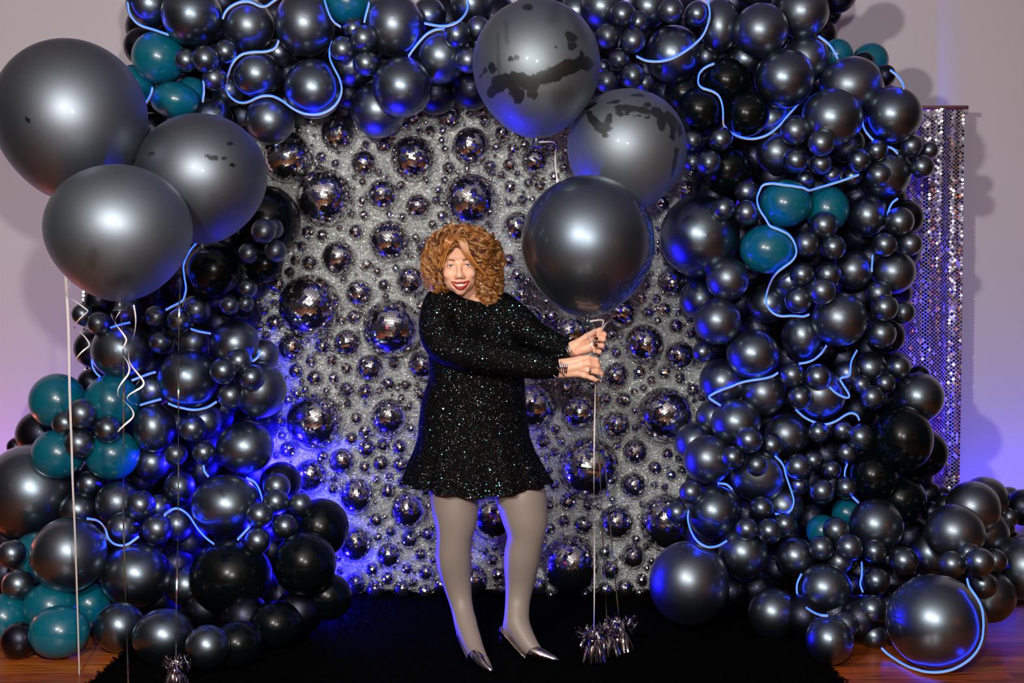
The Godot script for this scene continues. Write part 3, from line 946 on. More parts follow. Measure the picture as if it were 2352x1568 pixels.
	mb(0.579, 0.274, 0.0203, 0, "tiny mirror ball, nearest such one below right of the knee-height ribbon ball")
	mb(0.776, 0.653, 0.0183, 0, "tiny mirror ball, nearest such one below the big garland-edge ball")
	mb(0.247, 2.077, 0.0181, 0, "tiny mirror ball, third such one right of the ball by stained balloon")
	mb(-0.308, 1.734, 0.0161, 0, "tiny mirror ball, nearest such one above right of the hidden curl ball")
	mb(0.570, 0.876, 0.0162, 0, "tiny mirror ball, nearest such one above right of the ribbon pole-first ball")
	mb(-0.444, 1.679, 0.0201, 0, "tiny mirror ball, nearest such one above left of the hidden curl ball")
	mb(0.596, 0.020, 0.0204, 0, "tiny mirror ball, nearest such one below the knee-height ribbon ball")
	mb(0.119, 1.448, 0.0182, 0, "tiny mirror ball, second such one above the over-sleeve ball")
	mb(0.676, 1.293, 0.0182, 0, "tiny mirror ball, nearest such one above right of the big pole-first ball")
	mb(-0.553, 2.145, 0.0201, 0, "tiny mirror ball, nearest such one above left of the ball under the arch")
	mb(0.883, 0.935, 0.0182, 0, "tiny mirror ball, nearest such one above right of the big garland-edge ball")
	mb(-0.618, 0.966, 0.0182, 0, "tiny mirror ball, nearest such one below the sleeve pole-first ball")
	mb(-0.625, 0.284, 0.0203, 0, "tiny mirror ball, nearest such one above left of the calf-side ball")
	mb(-0.487, 2.195, 0.0160, 0, "tiny mirror ball, second such one above the ball under the arch")
	mb(0.227, 2.042, 0.0161, 0, "tiny mirror ball, nearest such one right of the ball by stained balloon")
	mb(0.575, 0.797, 0.0182, 0, "tiny mirror ball, nearest such one right of the ribbon pole-first ball")
	mb(0.827, 1.978, 0.0161, 0, "tiny mirror ball, nearest such one above the ball in the gap")
	mb(0.157, 1.382, 0.0182, 0, "tiny mirror ball, nearest such one above right of the over-sleeve ball")
	mb(0.355, 1.067, 0.0222, 0, "tiny mirror ball, nearest such one below left of the big pole-first ball")
	mb(-0.779, 1.485, 0.0181, 0, "tiny mirror ball, nearest such one below the upper shoulder ball")
	mb(0.827, 1.303, 0.0202, 0, "tiny mirror ball, nearest such one above the garland pole-first ball")
	mb(0.397, 1.348, 0.0222, 0, "tiny mirror ball, nearest such one left of the gold ball under balloon")
	mb(-0.506, 1.773, 0.0201, 0, "tiny mirror ball, nearest such one above right of the ball level with hair")
	mb(0.424, 1.166, 0.0202, 0, "tiny mirror ball, nearest such one left of the big pole-first ball")
	mb(-0.361, 0.457, 0.0162, 0, "tiny mirror ball, nearest such one right of the ball by her thigh")
	mb(-0.960, 0.974, 0.0182, 0, "tiny mirror ball, second such one above the big blue hip-side ball")
	mb(-0.479, 0.897, 0.0182, 0, "tiny mirror ball, nearest such one above right of the blue ball by her hip")
	mb(-0.207, 1.996, 0.0161, 0, "tiny mirror ball, nearest such one below the pole-first arch ball")
	# beads of mirror too small to tell apart, one mass
	var bead := Geo.new()
	var ms := ball_mesh(7)
	bead.v = ms[0].surface_get_arrays(0)[Mesh.ARRAY_VERTEX]
	bead.n = ms[0].surface_get_arrays(0)[Mesh.ARRAY_NORMAL]
	bead.uv.resize(bead.v.size())
	bead.col.resize(bead.v.size())
	bead.ix = ms[0].surface_get_arrays(0)[Mesh.ARRAY_INDEX]
	var bp := []
	for i in 900:
		var r := rng.randf_range(0.007, 0.015)
		var b := Basis.from_euler(Vector3(rng.randf() * TAU, rng.randf() * TAU, 0)) * Basis.from_scale(Vector3.ONE * r)
		bp.append(Transform3D(b, Vector3(rng.randf_range(-1.1, 1.1), rng.randf_range(0.04, 2.5), 0.065)))
	swarm("mirror_beads", bead.mesh(), M.mirror, bp, t)

# ------------------------------------------------------------------ balloons
var skin_mesh: ArrayMesh
var skin_fine: ArrayMesh
var neck_mesh: ArrayMesh

func balloon_profile(k: int) -> PackedVector2Array:
	var prof := PackedVector2Array()
	for i in k + 1:
		var a := PI * i / k
		var y := cos(a)
		var r := sin(a)
		if a > PI / 2:
			y = y * (1.0 + 0.13 * pow(-cos(a), 3.0))
			r = maxf(r, 0.045)
		prof.append(Vector2(r, y))
	return prof

func make_balloon_meshes() -> void:
	var g := Geo.new()
	g.lathe(balloon_profile(26), 40)
	skin_mesh = g.mesh()
	var f := Geo.new()
	f.lathe(balloon_profile(48), 96)
	skin_fine = f.mesh()
	var n := Geo.new()
	n.lathe(PackedVector2Array([Vector2(0.05, -1.10), Vector2(0.036, -1.15), Vector2(0.034, -1.18), Vector2(0.05, -1.21), Vector2(0.085, -1.25), Vector2(0.098, -1.262), Vector2(0.09, -1.272), Vector2(0.065, -1.245), Vector2(0.02, -1.2)]), 20)
	neck_mesh = n.mesh()

func bl(x: float, y: float, z: float, rx: float, ry: float, kind: String, label: String) -> void:
	var group: String = {"c": "dark pearl balloons", "m": "glossy black-green balloons", "d": "shadowed dark balloons", "t": "teal balloons"}[kind] + " of the garland"
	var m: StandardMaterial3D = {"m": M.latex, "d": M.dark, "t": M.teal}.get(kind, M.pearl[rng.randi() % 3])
	var t := thing("balloon", label, "balloon", Vector3(x, y, z), group)
	var tilt := 0.35 if absf(rx - ry) < 0.004 else 0.12
	# the neck points back into the garland
	var b := Basis.from_euler(Vector3(PI / 2 + rng.randf_range(-tilt, tilt), rng.randf_range(-tilt, tilt), 0)) * Basis.from_scale(Vector3(rx, (rx + ry) / 2, ry))
	put("skin", skin_mesh, m, t, Transform3D(b))
	put("neck", neck_mesh, m, t, Transform3D(b))

func build_garland() -> void:
	rng.seed = 31
	bl(-1.573, 2.675, -0.577, 0.1041, 0.1041, "c", "large dark pearl balloon, nearest such one above the tall corner teal balloon")
	bl(-1.524, 2.713, -0.713, 0.0700, 0.0700, "c", "small dark pearl balloon, nearest such one above the tall corner teal balloon")
	bl(-1.370, 2.608, -0.496, 0.1286, 0.1286, "c", "large dark pearl balloon, nearest such one above right of the tall corner teal balloon")
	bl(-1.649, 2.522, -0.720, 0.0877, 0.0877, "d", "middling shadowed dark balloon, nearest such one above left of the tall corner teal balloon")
	bl(-1.534, 2.442, -0.560, 0.1134, 0.1134, "t", "tall teal balloon lit blue in the upper corner of the arch")
	bl(-1.667, 2.326, -0.620, 0.0957, 0.0957, "t", "teal balloon peeping out behind the biggest hovering grey balloon")
	bl(-1.456, 2.253, -0.530, 0.1035, 0.0790, "t", "squat teal balloon just above the middle hovering grey balloon")
	bl(-1.414, 2.314, -0.640, 0.0615, 0.0615, "t", "teal balloon wedged between the squat teal and a tiny dark cluster")
	bl(-1.386, 2.411, -0.460, 0.0500, 0.0500, "c", "small dark pearl balloon, nearest such one right of the tall corner teal balloon")
	bl(-1.293, 2.407, -0.417, 0.0569, 0.0569, "c", "small dark pearl balloon, second such one above right of the wedged corner teal")
	bl(-1.219, 2.448, -0.461, 0.0500, 0.0500, "c", "small dark pearl balloon, nearest such one left of the big pearl beside teal")
	bl(-1.271, 2.336, -0.474, 0.0520, 0.0520, "c", "small dark pearl balloon, nearest such one above right of the wedged corner teal")
	bl(-1.309, 2.597, -0.644, 0.0576, 0.0576, "c", "small dark pearl balloon, nearest such one above right of the tall corner teal balloon")
	bl(-1.142, 2.577, -0.560, 0.1114, 0.1114, "c", "large dark pearl balloon, nearest such one left of the big pearl beside teal")
	bl(-1.105, 2.367, -0.540, 0.1017, 0.1017, "c", "large dark pearl balloon, nearest such one right of the wedged corner teal")
	bl(-1.261, 2.327, -0.680, 0.0775, 0.0775, "c", "middling dark pearl balloon, nearest such one right of the wedged corner teal")
	bl(-1.323, 2.190, -0.630, 0.0921, 0.0921, "c", "middling dark pearl balloon, nearest such one below right of the wedged corner teal")
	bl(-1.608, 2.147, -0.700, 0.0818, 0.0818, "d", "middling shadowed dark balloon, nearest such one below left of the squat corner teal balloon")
	bl(-0.893, 2.582, -0.540, 0.1297, 0.1391, "c", "very large dark pearl balloon at the arch top, next to a teal one")
	bl(-0.857, 2.302, -0.530, 0.1279, 0.1279, "c", "large dark pearl balloon, nearest such one below the big pearl beside teal")
	bl(-1.057, 2.175, -0.580, 0.1065, 0.1065, "c", "large dark pearl balloon, nearest such one above the huge black balloon")
	bl(-1.037, 2.490, -0.680, 0.0619, 0.0619, "c", "small dark pearl balloon, nearest such one below left of the big pearl beside teal")
	bl(-0.719, 2.693, -0.590, 0.1006, 0.1006, "t", "teal balloon cut by the top edge between two large dark balloons")
	bl(-0.678, 2.551, -0.495, 0.0466, 0.0466, "c", "small dark pearl balloon, nearest such one below the teal balloon atop the arch")
	bl(-0.628, 2.499, -0.445, 0.0554, 0.0554, "c", "small dark pearl balloon, nearest such one below left of the big pearl past teal")
	bl(-0.720, 2.457, -0.460, 0.0537, 0.0537, "c", "small dark pearl balloon, nearest such one below right of the big pearl beside teal")
	bl(-0.622, 2.400, -0.470, 0.0557, 0.0557, "c", "small dark pearl balloon, second such one below left of the big pearl past teal")
	bl(-0.507, 2.574, -0.530, 0.1257, 0.1351, "c", "large dark pearl balloon at the arch top, far side of the teal one")
	bl(-0.705, 2.422, -0.629, 0.0920, 0.0920, "c", "middling dark pearl balloon, nearest such one below left of the big pearl past teal")
	bl(-0.733, 2.313, -0.711, 0.0701, 0.0701, "d", "small shadowed dark balloon, nearest such one below right of the big pearl beside teal")
	bl(-0.469, 2.299, -0.475, 0.1283, 0.1283, "c", "large dark pearl balloon, nearest such one below the big pearl past teal")
	bl(-0.592, 2.227, -0.635, 0.1210, 0.1210, "c", "large dark pearl balloon, second such one below the big pearl past teal")
	bl(-0.342, 2.315, -0.702, 0.0972, 0.0972, "d", "middling shadowed dark balloon, nearest such one below right of the big pearl past teal")
	bl(-0.309, 2.450, -0.580, 0.1176, 0.1176, "c", "large dark pearl balloon, nearest such one below right of the big pearl past teal")
	bl(-0.369, 2.653, -0.680, 0.0773, 0.0773, "c", "middling dark pearl balloon, nearest such one right of the big pearl past teal")
	bl(-0.178, 2.692, -0.630, 0.0918, 0.0918, "c", "middling dark pearl balloon, second such one right of the big pearl past teal")
	bl(-0.235, 2.519, -0.468, 0.0575, 0.0575, "c", "small dark pearl balloon, nearest such one right of the big pearl past teal")
	bl(-0.146, 2.558, -0.518, 0.0524, 0.0524, "c", "small dark pearl balloon, second such one right of the big pearl past teal")
	bl(-0.188, 2.417, -0.490, 0.0559, 0.0559, "c", "small dark pearl balloon, nearest such one below right of the big pearl past teal")
	bl(-0.144, 2.515, -0.592, 0.0475, 0.0475, "c", "small dark pearl balloon, third such one right of the big pearl past teal")
	bl(-0.175, 2.320, -0.640, 0.0922, 0.0922, "d", "middling shadowed dark balloon, second such one below right of the big pearl past teal")
	bl(0.288, 2.674, -0.690, 0.0774, 0.0774, "c", "middling dark pearl balloon, second such one above left of the neon bow balloon")
	bl(0.392, 2.664, -0.580, 0.0985, 0.0985, "c", "large dark pearl balloon, nearest such one above left of the neon bow balloon")
	bl(0.471, 2.606, -0.470, 0.0556, 0.0556, "c", "small dark pearl balloon, second such one above left of the neon bow balloon")
	bl(0.545, 2.591, -0.540, 0.0489, 0.0489, "c", "small dark pearl balloon, nearest such one above left of the neon bow balloon")
	bl(0.407, 2.516, -0.480, 0.0520, 0.0520, "c", "small dark pearl balloon, third such one left of the neon bow balloon")
	bl(0.516, 2.494, -0.470, 0.0538, 0.0538, "c", "small dark pearl balloon, nearest such one left of the neon bow balloon")
	bl(0.602, 2.681, -0.640, 0.0920, 0.0920, "c", "middling dark pearl balloon, nearest such one above left of the neon bow balloon")
	bl(0.681, 2.630, -0.500, 0.0541, 0.0541, "c", "small dark pearl balloon, nearest such one above the neon bow balloon")
	bl(0.794, 2.615, -0.498, 0.0541, 0.0541, "c", "small dark pearl balloon, nearest such one above right of the neon bow balloon")
	bl(0.703, 2.463, -0.586, 0.1234, 0.1234, "c", "large dark pearl balloon under a sweeping neon bow")
	bl(0.459, 2.421, -0.500, 0.0467, 0.0467, "c", "small dark pearl balloon, second such one left of the neon bow balloon")
	bl(0.405, 2.326, -0.490, 0.0485, 0.0485, "c", "small dark pearl balloon, nearest such one left of the middle black-green trio ball")
	bl(0.515, 2.348, -0.480, 0.0521, 0.0521, "c", "small dark pearl balloon, nearest such one below left of the neon bow balloon")
	bl(0.573, 2.330, -0.540, 0.0414, 0.0414, "c", "tiny dark pearl balloon, nearest such one below left of the neon bow balloon")
	bl(0.398, 2.405, -0.570, 0.0322, 0.0322, "c", "tiny dark pearl balloon, nearest such one left of the neon bow balloon")
	bl(0.903, 2.587, -0.585, 0.0873, 0.1176, "c", "large dark pearl balloon, nearest such one left of the tip-forward pearl balloon")
	bl(1.068, 2.546, -0.506, 0.1158, 0.1158, "c", "round dark pearl balloon with its tip facing forward on the arch")
	bl(1.071, 2.748, -0.640, 0.0805, 0.0805, "c", "middling dark pearl balloon, nearest such one above the tip-forward pearl balloon")
	bl(1.261, 2.641, -0.570, 0.1153, 0.1153, "c", "large dark pearl balloon, nearest such one above right of the tip-forward pearl balloon")
	bl(1.440, 2.738, -0.660, 0.0808, 0.0808, "d", "middling shadowed dark balloon, nearest such one above the inner shoulder teal")
	bl(1.288, 2.448, -0.615, 0.1070, 0.1070, "c", "large dark pearl balloon, nearest such one left of the inner shoulder teal")
	bl(1.435, 2.474, -0.650, 0.0692, 0.0692, "t", "teal balloon on the arch's shoulder, the inner of two against the wall")
	bl(1.607, 2.462, -0.728, 0.0801, 0.0801, "t", "teal balloon on the arch's shoulder, the outer of two against the wall")
	bl(1.549, 2.438, -0.640, 0.0461, 0.0461, "d", "tiny shadowed dark balloon, nearest such one left of the outer shoulder teal")
	bl(1.624, 2.369, -0.578, 0.0474, 0.0474, "d", "small shadowed dark balloon, nearest such one below right of the outer shoulder teal")
	bl(1.168, 2.340, -0.495, 0.1269, 0.1269, "c", "large dark pearl balloon, nearest such one above right of the lowest black-green trio ball")
	bl(1.476, 2.322, -0.569, 0.1402, 0.1269, "c", "large dark pearl balloon, nearest such one below left of the outer shoulder teal")
	bl(1.363, 2.165, -0.454, 0.1279, 0.1279, "c", "large dark pearl balloon, nearest such one left of the curtain-top pearl balloon")
	bl(1.635, 2.185, -0.499, 0.1234, 0.1234, "c", "dark pearl balloon against the top of the silver curtain")
	bl(0.934, 2.343, -0.560, 0.0964, 0.0964, "m", "black-green glossy balloon ringed by neon, topmost of three")
	bl(0.812, 2.211, -0.524, 0.0996, 0.0996, "m", "black-green glossy balloon, middle of three beside a hovering grey balloon")
	bl(1.012, 2.194, -0.520, 0.0977, 0.0977, "m", "black-green glossy balloon with a neon strip under it, lowest of three")
	bl(0.762, 2.302, -0.648, 0.0885, 0.0885, "m", "black-green glossy balloon half hidden behind the black-green trio")
	bl(1.031, 2.455, -0.651, 0.0808, 0.0808, "c", "middling dark pearl balloon, nearest such one above right of the topmost black-green trio ball")
	bl(0.859, 2.471, -0.680, 0.0619, 0.0619, "c", "small dark pearl balloon, nearest such one right of the neon bow balloon")
	bl(1.147, 2.195, -0.660, 0.0927, 0.0927, "c", "middling dark pearl balloon, nearest such one right of the lowest black-green trio ball")
	bl(0.775, 2.077, -0.500, 0.0468, 0.0468, "c", "small dark pearl balloon, nearest such one below the middle black-green trio ball")
	bl(0.893, 2.080, -0.480, 0.0522, 0.0522, "c", "small dark pearl balloon, nearest such one above the shaded black-green ball")
	bl(0.779, 1.987, -0.522, 0.0414, 0.0414, "c", "tiny dark pearl balloon, nearest such one left of the shaded black-green ball")
	bl(0.840, 1.979, -0.468, 0.0540, 0.0540, "c", "small dark pearl balloon, nearest such one left of the shaded black-green ball")
	bl(0.948, 1.968, -0.620, 0.1055, 0.1055, "m", "black-green glossy balloon behind a cluster of small dark balloons")
	bl(1.166, 2.039, -0.610, 0.0919, 0.0919, "c", "middling dark pearl balloon, nearest such one below right of the lowest black-green trio ball")
	bl(1.204, 2.110, -0.440, 0.0629, 0.0629, "c", "small dark pearl balloon, nearest such one right of the lowest black-green trio ball")
	bl(1.296, 2.049, -0.369, 0.0565, 0.0565, "c", "small dark pearl balloon, nearest such one left of the curtain-top pearl balloon")
	bl(1.212, 1.987, -0.460, 0.0558, 0.0558, "c", "small dark pearl balloon, nearest such one above the top neon-edged teal")
	bl(1.321, 1.973, -0.470, 0.0466, 0.0466, "c", "small dark pearl balloon, nearest such one above the teal with a dark ball")
	bl(1.489, 2.081, -0.670, 0.0813, 0.0813, "c", "middling dark pearl balloon, nearest such one below left of the curtain-top pearl balloon")
	bl(1.560, 2.031, -0.470, 0.0465, 0.0465, "c", "small dark pearl balloon, nearest such one below left of the curtain-top pearl balloon")
	bl(1.484, 1.988, -0.470, 0.0503, 0.0503, "c", "small dark pearl balloon, nearest such one above right of the teal with a dark ball")
	bl(1.567, 1.924, -0.460, 0.0502, 0.0502, "c", "small dark pearl balloon, nearest such one below the curtain-top pearl balloon")
	bl(1.384, 1.931, -0.530, 0.0377, 0.0377, "c", "tiny dark pearl balloon, nearest such one above the teal with a dark ball")
	bl(1.726, 2.056, -0.520, 0.0470, 0.0470, "c", "small dark pearl balloon, nearest such one below right of the curtain-top pearl balloon")
	bl(1.819, 2.043, -0.570, 0.0399, 0.0399, "c", "tiny dark pearl balloon, nearest such one below right of the curtain-top pearl balloon")
	bl(1.765, 1.964, -0.500, 0.0506, 0.0506, "c", "small dark pearl balloon, second such one below right of the curtain-top pearl balloon")
	bl(1.479, 1.926, -0.550, 0.0417, 0.0417, "c", "tiny dark pearl balloon, nearest such one above right of the teal with a dark ball")
	bl(1.634, 1.944, -0.580, 0.1085, 0.1143, "c", "large dark pearl balloon, nearest such one below the curtain-top pearl balloon")
	bl(1.183, 1.808, -0.520, 0.1111, 0.1036, "t", "round teal balloon with a blue neon strip round its side, top of three")
	bl(1.380, 1.789, -0.580, 0.0953, 0.1010, "t", "teal balloon behind a small dark one, next to the neon-edged teal")
	bl(1.107, 1.611, -0.510, 0.1205, 0.1073, "t", "wide egg-shaped teal balloon under the neon-edged teal balloon")
	bl(0.831, 1.673, -0.631, 0.1754, 0.1831, "c", "very large dark pearl balloon beside the hovering ball the woman holds")
	bl(0.908, 1.783, -0.480, 0.0505, 0.0505, "c", "small dark pearl balloon, nearest such one above right of the huge pearl balloon")
	bl(1.021, 1.862, -0.550, 0.0530, 0.0530, "c", "small dark pearl balloon, nearest such one below right of the shaded black-green ball")
	bl(1.007, 1.766, -0.480, 0.0542, 0.0542, "c", "small dark pearl balloon, nearest such one left of the top neon-edged teal")
	bl(1.270, 1.914, -0.540, 0.0416, 0.0416, "c", "tiny dark pearl balloon, nearest such one above right of the top neon-edged teal")
	bl(1.335, 1.711, -0.460, 0.0596, 0.0596, "c", "small dark pearl balloon, nearest such one below the teal with a dark ball")
	bl(1.260, 1.631, -0.460, 0.0540, 0.0540, "c", "small dark pearl balloon, nearest such one right of the wide egg-shaped teal")
	bl(1.373, 1.617, -0.450, 0.0539, 0.0539, "c", "small dark pearl balloon, second such one below the teal with a dark ball")
	bl(1.558, 1.760, -0.580, 0.0839, 0.0915, "c", "middling dark pearl balloon, nearest such one right of the teal with a dark ball")
	bl(1.671, 1.730, -0.500, 0.0619, 0.0619, "c", "small dark pearl balloon, nearest such one right of the teal with a dark ball")
	bl(1.737, 1.754, -0.630, 0.0809, 0.0809, "d", "middling shadowed dark balloon, nearest such one right of the teal with a dark ball")
	bl(1.605, 1.630, -0.490, 0.0525, 0.0525, "c", "small dark pearl balloon, nearest such one below right of the teal with a dark ball")
	bl(1.722, 1.633, -0.510, 0.0508, 0.0508, "c", "small dark pearl balloon, second such one below right of the teal with a dark ball")
	bl(1.677, 1.513, -0.590, 0.0957, 0.0957, "c", "middling dark pearl balloon, second such one below right of the teal with a dark ball")
	bl(1.498, 1.522, -0.580, 0.0841, 0.0841, "c", "middling dark pearl balloon, nearest such one below right of the teal with a dark ball")
	bl(1.245, 1.501, -0.470, 0.0523, 0.0523, "c", "small dark pearl balloon, nearest such one below right of the wide egg-shaped teal")
	bl(1.359, 1.501, -0.477, 0.0543, 0.0543, "c", "small dark pearl balloon, third such one below right of the wide egg-shaped teal")
	bl(1.319, 1.430, -0.423, 0.0593, 0.0593, "c", "small dark pearl balloon, fourth such one below right of the wide egg-shaped teal")
	bl(1.228, 1.393, -0.460, 0.0579, 0.0579, "c", "small dark pearl balloon, second such one below right of the wide egg-shaped teal")
	bl(1.228, 1.475, -0.609, 0.0769, 0.0769, "c", "middling dark pearl balloon, nearest such one below right of the wide egg-shaped teal")
	bl(0.939, 1.483, -0.543, 0.0948, 0.0948, "c", "middling dark pearl balloon, nearest such one below left of the wide egg-shaped teal")
	bl(0.838, 1.396, -0.665, 0.0894, 0.0894, "c", "middling dark pearl balloon, nearest such one below the huge pearl balloon")
	bl(0.897, 1.299, -0.545, 0.1026, 0.1026, "c", "large dark pearl balloon, nearest such one below the huge pearl balloon")
	bl(1.147, 1.375, -0.671, 0.0895, 0.0895, "c", "middling dark pearl balloon, nearest such one below the wide egg-shaped teal")
	bl(1.418, 1.308, -0.505, 0.1188, 0.1188, "c", "large dark pearl balloon, nearest such one below right of the wide egg-shaped teal")
	bl(1.598, 1.421, -0.542, 0.0550, 0.0550, "c", "small dark pearl balloon, third such one below right of the teal with a dark ball")
	bl(1.601, 1.359, -0.468, 0.0580, 0.0580, "c", "small dark pearl balloon, fourth such one below right of the teal with a dark ball")
	bl(1.708, 1.337, -0.550, 0.0513, 0.0513, "c", "small dark pearl balloon, third such one above the huge black-green ball")
	bl(1.606, 1.245, -0.520, 0.0624, 0.0624, "c", "small dark pearl balloon, second such one above the huge black-green ball")
	bl(1.663, 1.230, -0.630, 0.0812, 0.0812, "d", "middling shadowed dark balloon, nearest such one above the huge black-green ball")
	bl(1.281, 1.231, -0.605, 0.0885, 0.1058, "c", "middling dark pearl balloon, second such one below the wide egg-shaped teal")
	bl(1.051, 1.155, -0.540, 0.1140, 0.1083, "c", "large dark pearl balloon, nearest such one below the wide egg-shaped teal")
	bl(0.837, 1.163, -0.570, 0.0459, 0.0459, "c", "tiny dark pearl balloon, nearest such one below the huge pearl balloon")
	bl(0.935, 1.027, -0.620, 0.1043, 0.1043, "c", "large dark pearl balloon, second such one below the wide egg-shaped teal")
	bl(1.107, 0.980, -0.580, 0.0978, 0.0978, "c", "middling dark pearl balloon, second such one above left of the middle black-green curtain ball")
	bl(1.211, 1.067, -0.490, 0.0527, 0.0527, "c", "small dark pearl balloon, nearest such one below the wide egg-shaped teal")
	bl(1.314, 1.060, -0.460, 0.0562, 0.0562, "c", "small dark pearl balloon, second such one above left of the middle black-green curtain ball")
	bl(1.240, 0.972, -0.470, 0.0525, 0.0525, "c", "small dark pearl balloon, nearest such one above left of the middle black-green curtain ball")
	bl(1.355, 0.977, -0.570, 0.1110, 0.1110, "c", "large dark pearl balloon, nearest such one above left of the huge black-green ball")
	bl(1.787, 0.964, -0.568, 0.1091, 0.1091, "c", "large dark pearl balloon, nearest such one above the huge black-green ball")
	bl(1.681, 0.795, -0.455, 0.1274, 0.1424, "m", "very large black-green balloon in front of the sequin curtain")
	bl(1.841, 0.706, -0.657, 0.1092, 0.1092, "m", "dark blue balloon squeezed between the huge black-green one and the curtain")
	bl(1.591, 1.089, -0.630, 0.0735, 0.0735, "c", "small dark pearl balloon, second such one above left of the huge black-green ball")
	bl(1.698, 1.096, -0.570, 0.0516, 0.0516, "c", "small dark pearl balloon, nearest such one above the huge black-green ball")
	bl(1.822, 1.054, -0.658, 0.0448, 0.0448, "d", "tiny shadowed dark balloon, nearest such one above the huge black-green ball")
	bl(1.474, 1.069, -0.572, 0.0536, 0.0536, "c", "small dark pearl balloon, fourth such one above left of the huge black-green ball")
	bl(1.522, 1.023, -0.528, 0.0399, 0.0399, "c", "tiny dark pearl balloon, nearest such one above left of the huge black-green ball")
	bl(1.624, 1.029, -0.520, 0.0455, 0.0455, "c", "tiny dark pearl balloon, nearest such one above the huge black-green ball")
	bl(1.555, 0.972, -0.479, 0.0508, 0.0508, "c", "small dark pearl balloon, nearest such one above left of the huge black-green ball")
	bl(1.461, 1.008, -0.666, 0.0585, 0.0585, "c", "small dark pearl balloon, third such one above left of the huge black-green ball")
	bl(0.978, 0.856, -0.533, 0.1084, 0.1046, "c", "large dark pearl balloon, second such one above the wall-side neon balloon")
	bl(0.913, 0.861, -0.705, 0.0826, 0.0826, "c", "middling dark pearl balloon, second such one above the wall-side neon balloon")
	bl(0.818, 0.754, -0.666, 0.0899, 0.0899, "c", "middling dark pearl balloon, nearest such one above the wall-side neon balloon")
	bl(0.853, 0.697, -0.511, 0.1062, 0.1062, "c", "large dark pearl balloon, nearest such one above the wall-side neon balloon")
	bl(1.010, 0.795, -0.410, 0.0576, 0.0576, "c", "small dark pearl balloon, second such one above right of the wall-side neon balloon")
	bl(0.942, 0.720, -0.413, 0.0502, 0.0502, "c", "small dark pearl balloon, nearest such one above the wall-side neon balloon")
	bl(1.046, 0.686, -0.418, 0.0465, 0.0465, "c", "small dark pearl balloon, nearest such one above right of the wall-side neon balloon")
	bl(1.124, 0.763, -0.486, 0.0547, 0.0547, "c", "small dark pearl balloon, second such one above left of the lower hidden teal")
	bl(1.212, 0.796, -0.590, 0.0943, 0.0943, "c", "middling dark pearl balloon, nearest such one above left of the middle black-green curtain ball")
	bl(1.082, 0.629, -0.548, 0.1242, 0.1242, "c", "large dark pearl balloon, nearest such one above right of the wall-side neon balloon")
	bl(1.333, 0.817, -0.510, 0.0455, 0.0455, "c", "tiny dark pearl balloon, third such one above left of the middle black-green curtain ball")
	bl(1.440, 0.825, -0.525, 0.0437, 0.0437, "c", "tiny dark pearl balloon, second such one above left of the middle black-green curtain ball")
	bl(1.507, 0.799, -0.475, 0.0583, 0.0583, "c", "small dark pearl balloon, nearest such one above the middle black-green curtain ball")
	bl(1.453, 0.727, -0.500, 0.0454, 0.0454, "c", "tiny dark pearl balloon, nearest such one above left of the middle black-green curtain ball")
	bl(1.233, 0.673, -0.457, 0.0563, 0.0563, "c", "small dark pearl balloon, second such one above left of the upper hidden teal")
	bl(1.315, 0.692, -0.523, 0.0456, 0.0456, "c", "tiny dark pearl balloon, second such one left of the middle black-green curtain ball")
	bl(1.379, 0.659, -0.471, 0.0414, 0.0414, "c", "tiny dark pearl balloon, nearest such one left of the middle black-green curtain ball")
	bl(1.324, 0.575, -0.408, 0.0521, 0.0521, "c", "small dark pearl balloon, nearest such one above left of the upper hidden teal")
	bl(1.431, 0.587, -0.426, 0.0485, 0.0485, "c", "small dark pearl balloon, nearest such one above the upper hidden teal")
	bl(1.248, 0.586, -0.503, 0.0436, 0.0436, "c", "tiny dark pearl balloon, nearest such one above left of the lower hidden teal")
	bl(1.572, 0.627, -0.508, 0.1062, 0.1062, "m", "black-green balloon just under the huge black-green one")
	bl(1.711, 0.515, -0.550, 0.1072, 0.1072, "m", "black-green balloon, lowest of three below the sequin curtain")
	bl(0.765, 0.570, -0.416, 0.0503, 0.0503, "c", "small dark pearl balloon, nearest such one above left of the wall-side neon balloon")
	bl(0.702, 0.488, -0.387, 0.0463, 0.0463, "c", "small dark pearl balloon, nearest such one left of the wall-side neon balloon")
	bl(0.870, 0.478, -0.448, 0.1163, 0.1163, "c", "round dark balloon hugged by neon beside the lowest mirror balls")
	bl(1.059, 0.508, -0.377, 0.0499, 0.0499, "c", "small dark pearl balloon, nearest such one right of the wall-side neon balloon")
	bl(0.980, 0.436, -0.292, 0.0472, 0.0472, "c", "small dark pearl balloon, nearest such one below right of the wall-side neon balloon")
	bl(1.072, 0.430, -0.283, 0.0526, 0.0526, "c", "small dark pearl balloon, second such one left of the lower hidden teal")
	bl(1.148, 0.449, -0.328, 0.0494, 0.0494, "c", "small dark pearl balloon, nearest such one left of the lower hidden teal")
	bl(1.194, 0.486, -0.549, 0.0861, 0.0861, "c", "middling dark pearl balloon, nearest such one above left of the lower hidden teal")
	bl(0.978, 0.320, -0.353, 0.1050, 0.1050, "c", "large dark pearl balloon, nearest such one below right of the wall-side neon balloon")
	bl(1.196, 0.309, -0.341, 0.0808, 0.0808, "c", "middling dark pearl balloon, nearest such one below left of the lower hidden teal")
	bl(1.344, 0.392, -0.462, 0.0715, 0.0715, "t", "teal balloon glimpsed among small dark ones, lower of a hidden pair")
	bl(1.459, 0.463, -0.506, 0.0645, 0.0645, "t", "teal balloon glimpsed behind a large dark one, upper of a hidden pair")
	bl(1.357, 0.429, -0.305, 0.0547, 0.0547, "c", "small dark pearl balloon, nearest such one right of the lower hidden teal")
	bl(1.283, 0.364, -0.262, 0.0506, 0.0506, "c", "small dark pearl balloon, nearest such one below the lower hidden teal")
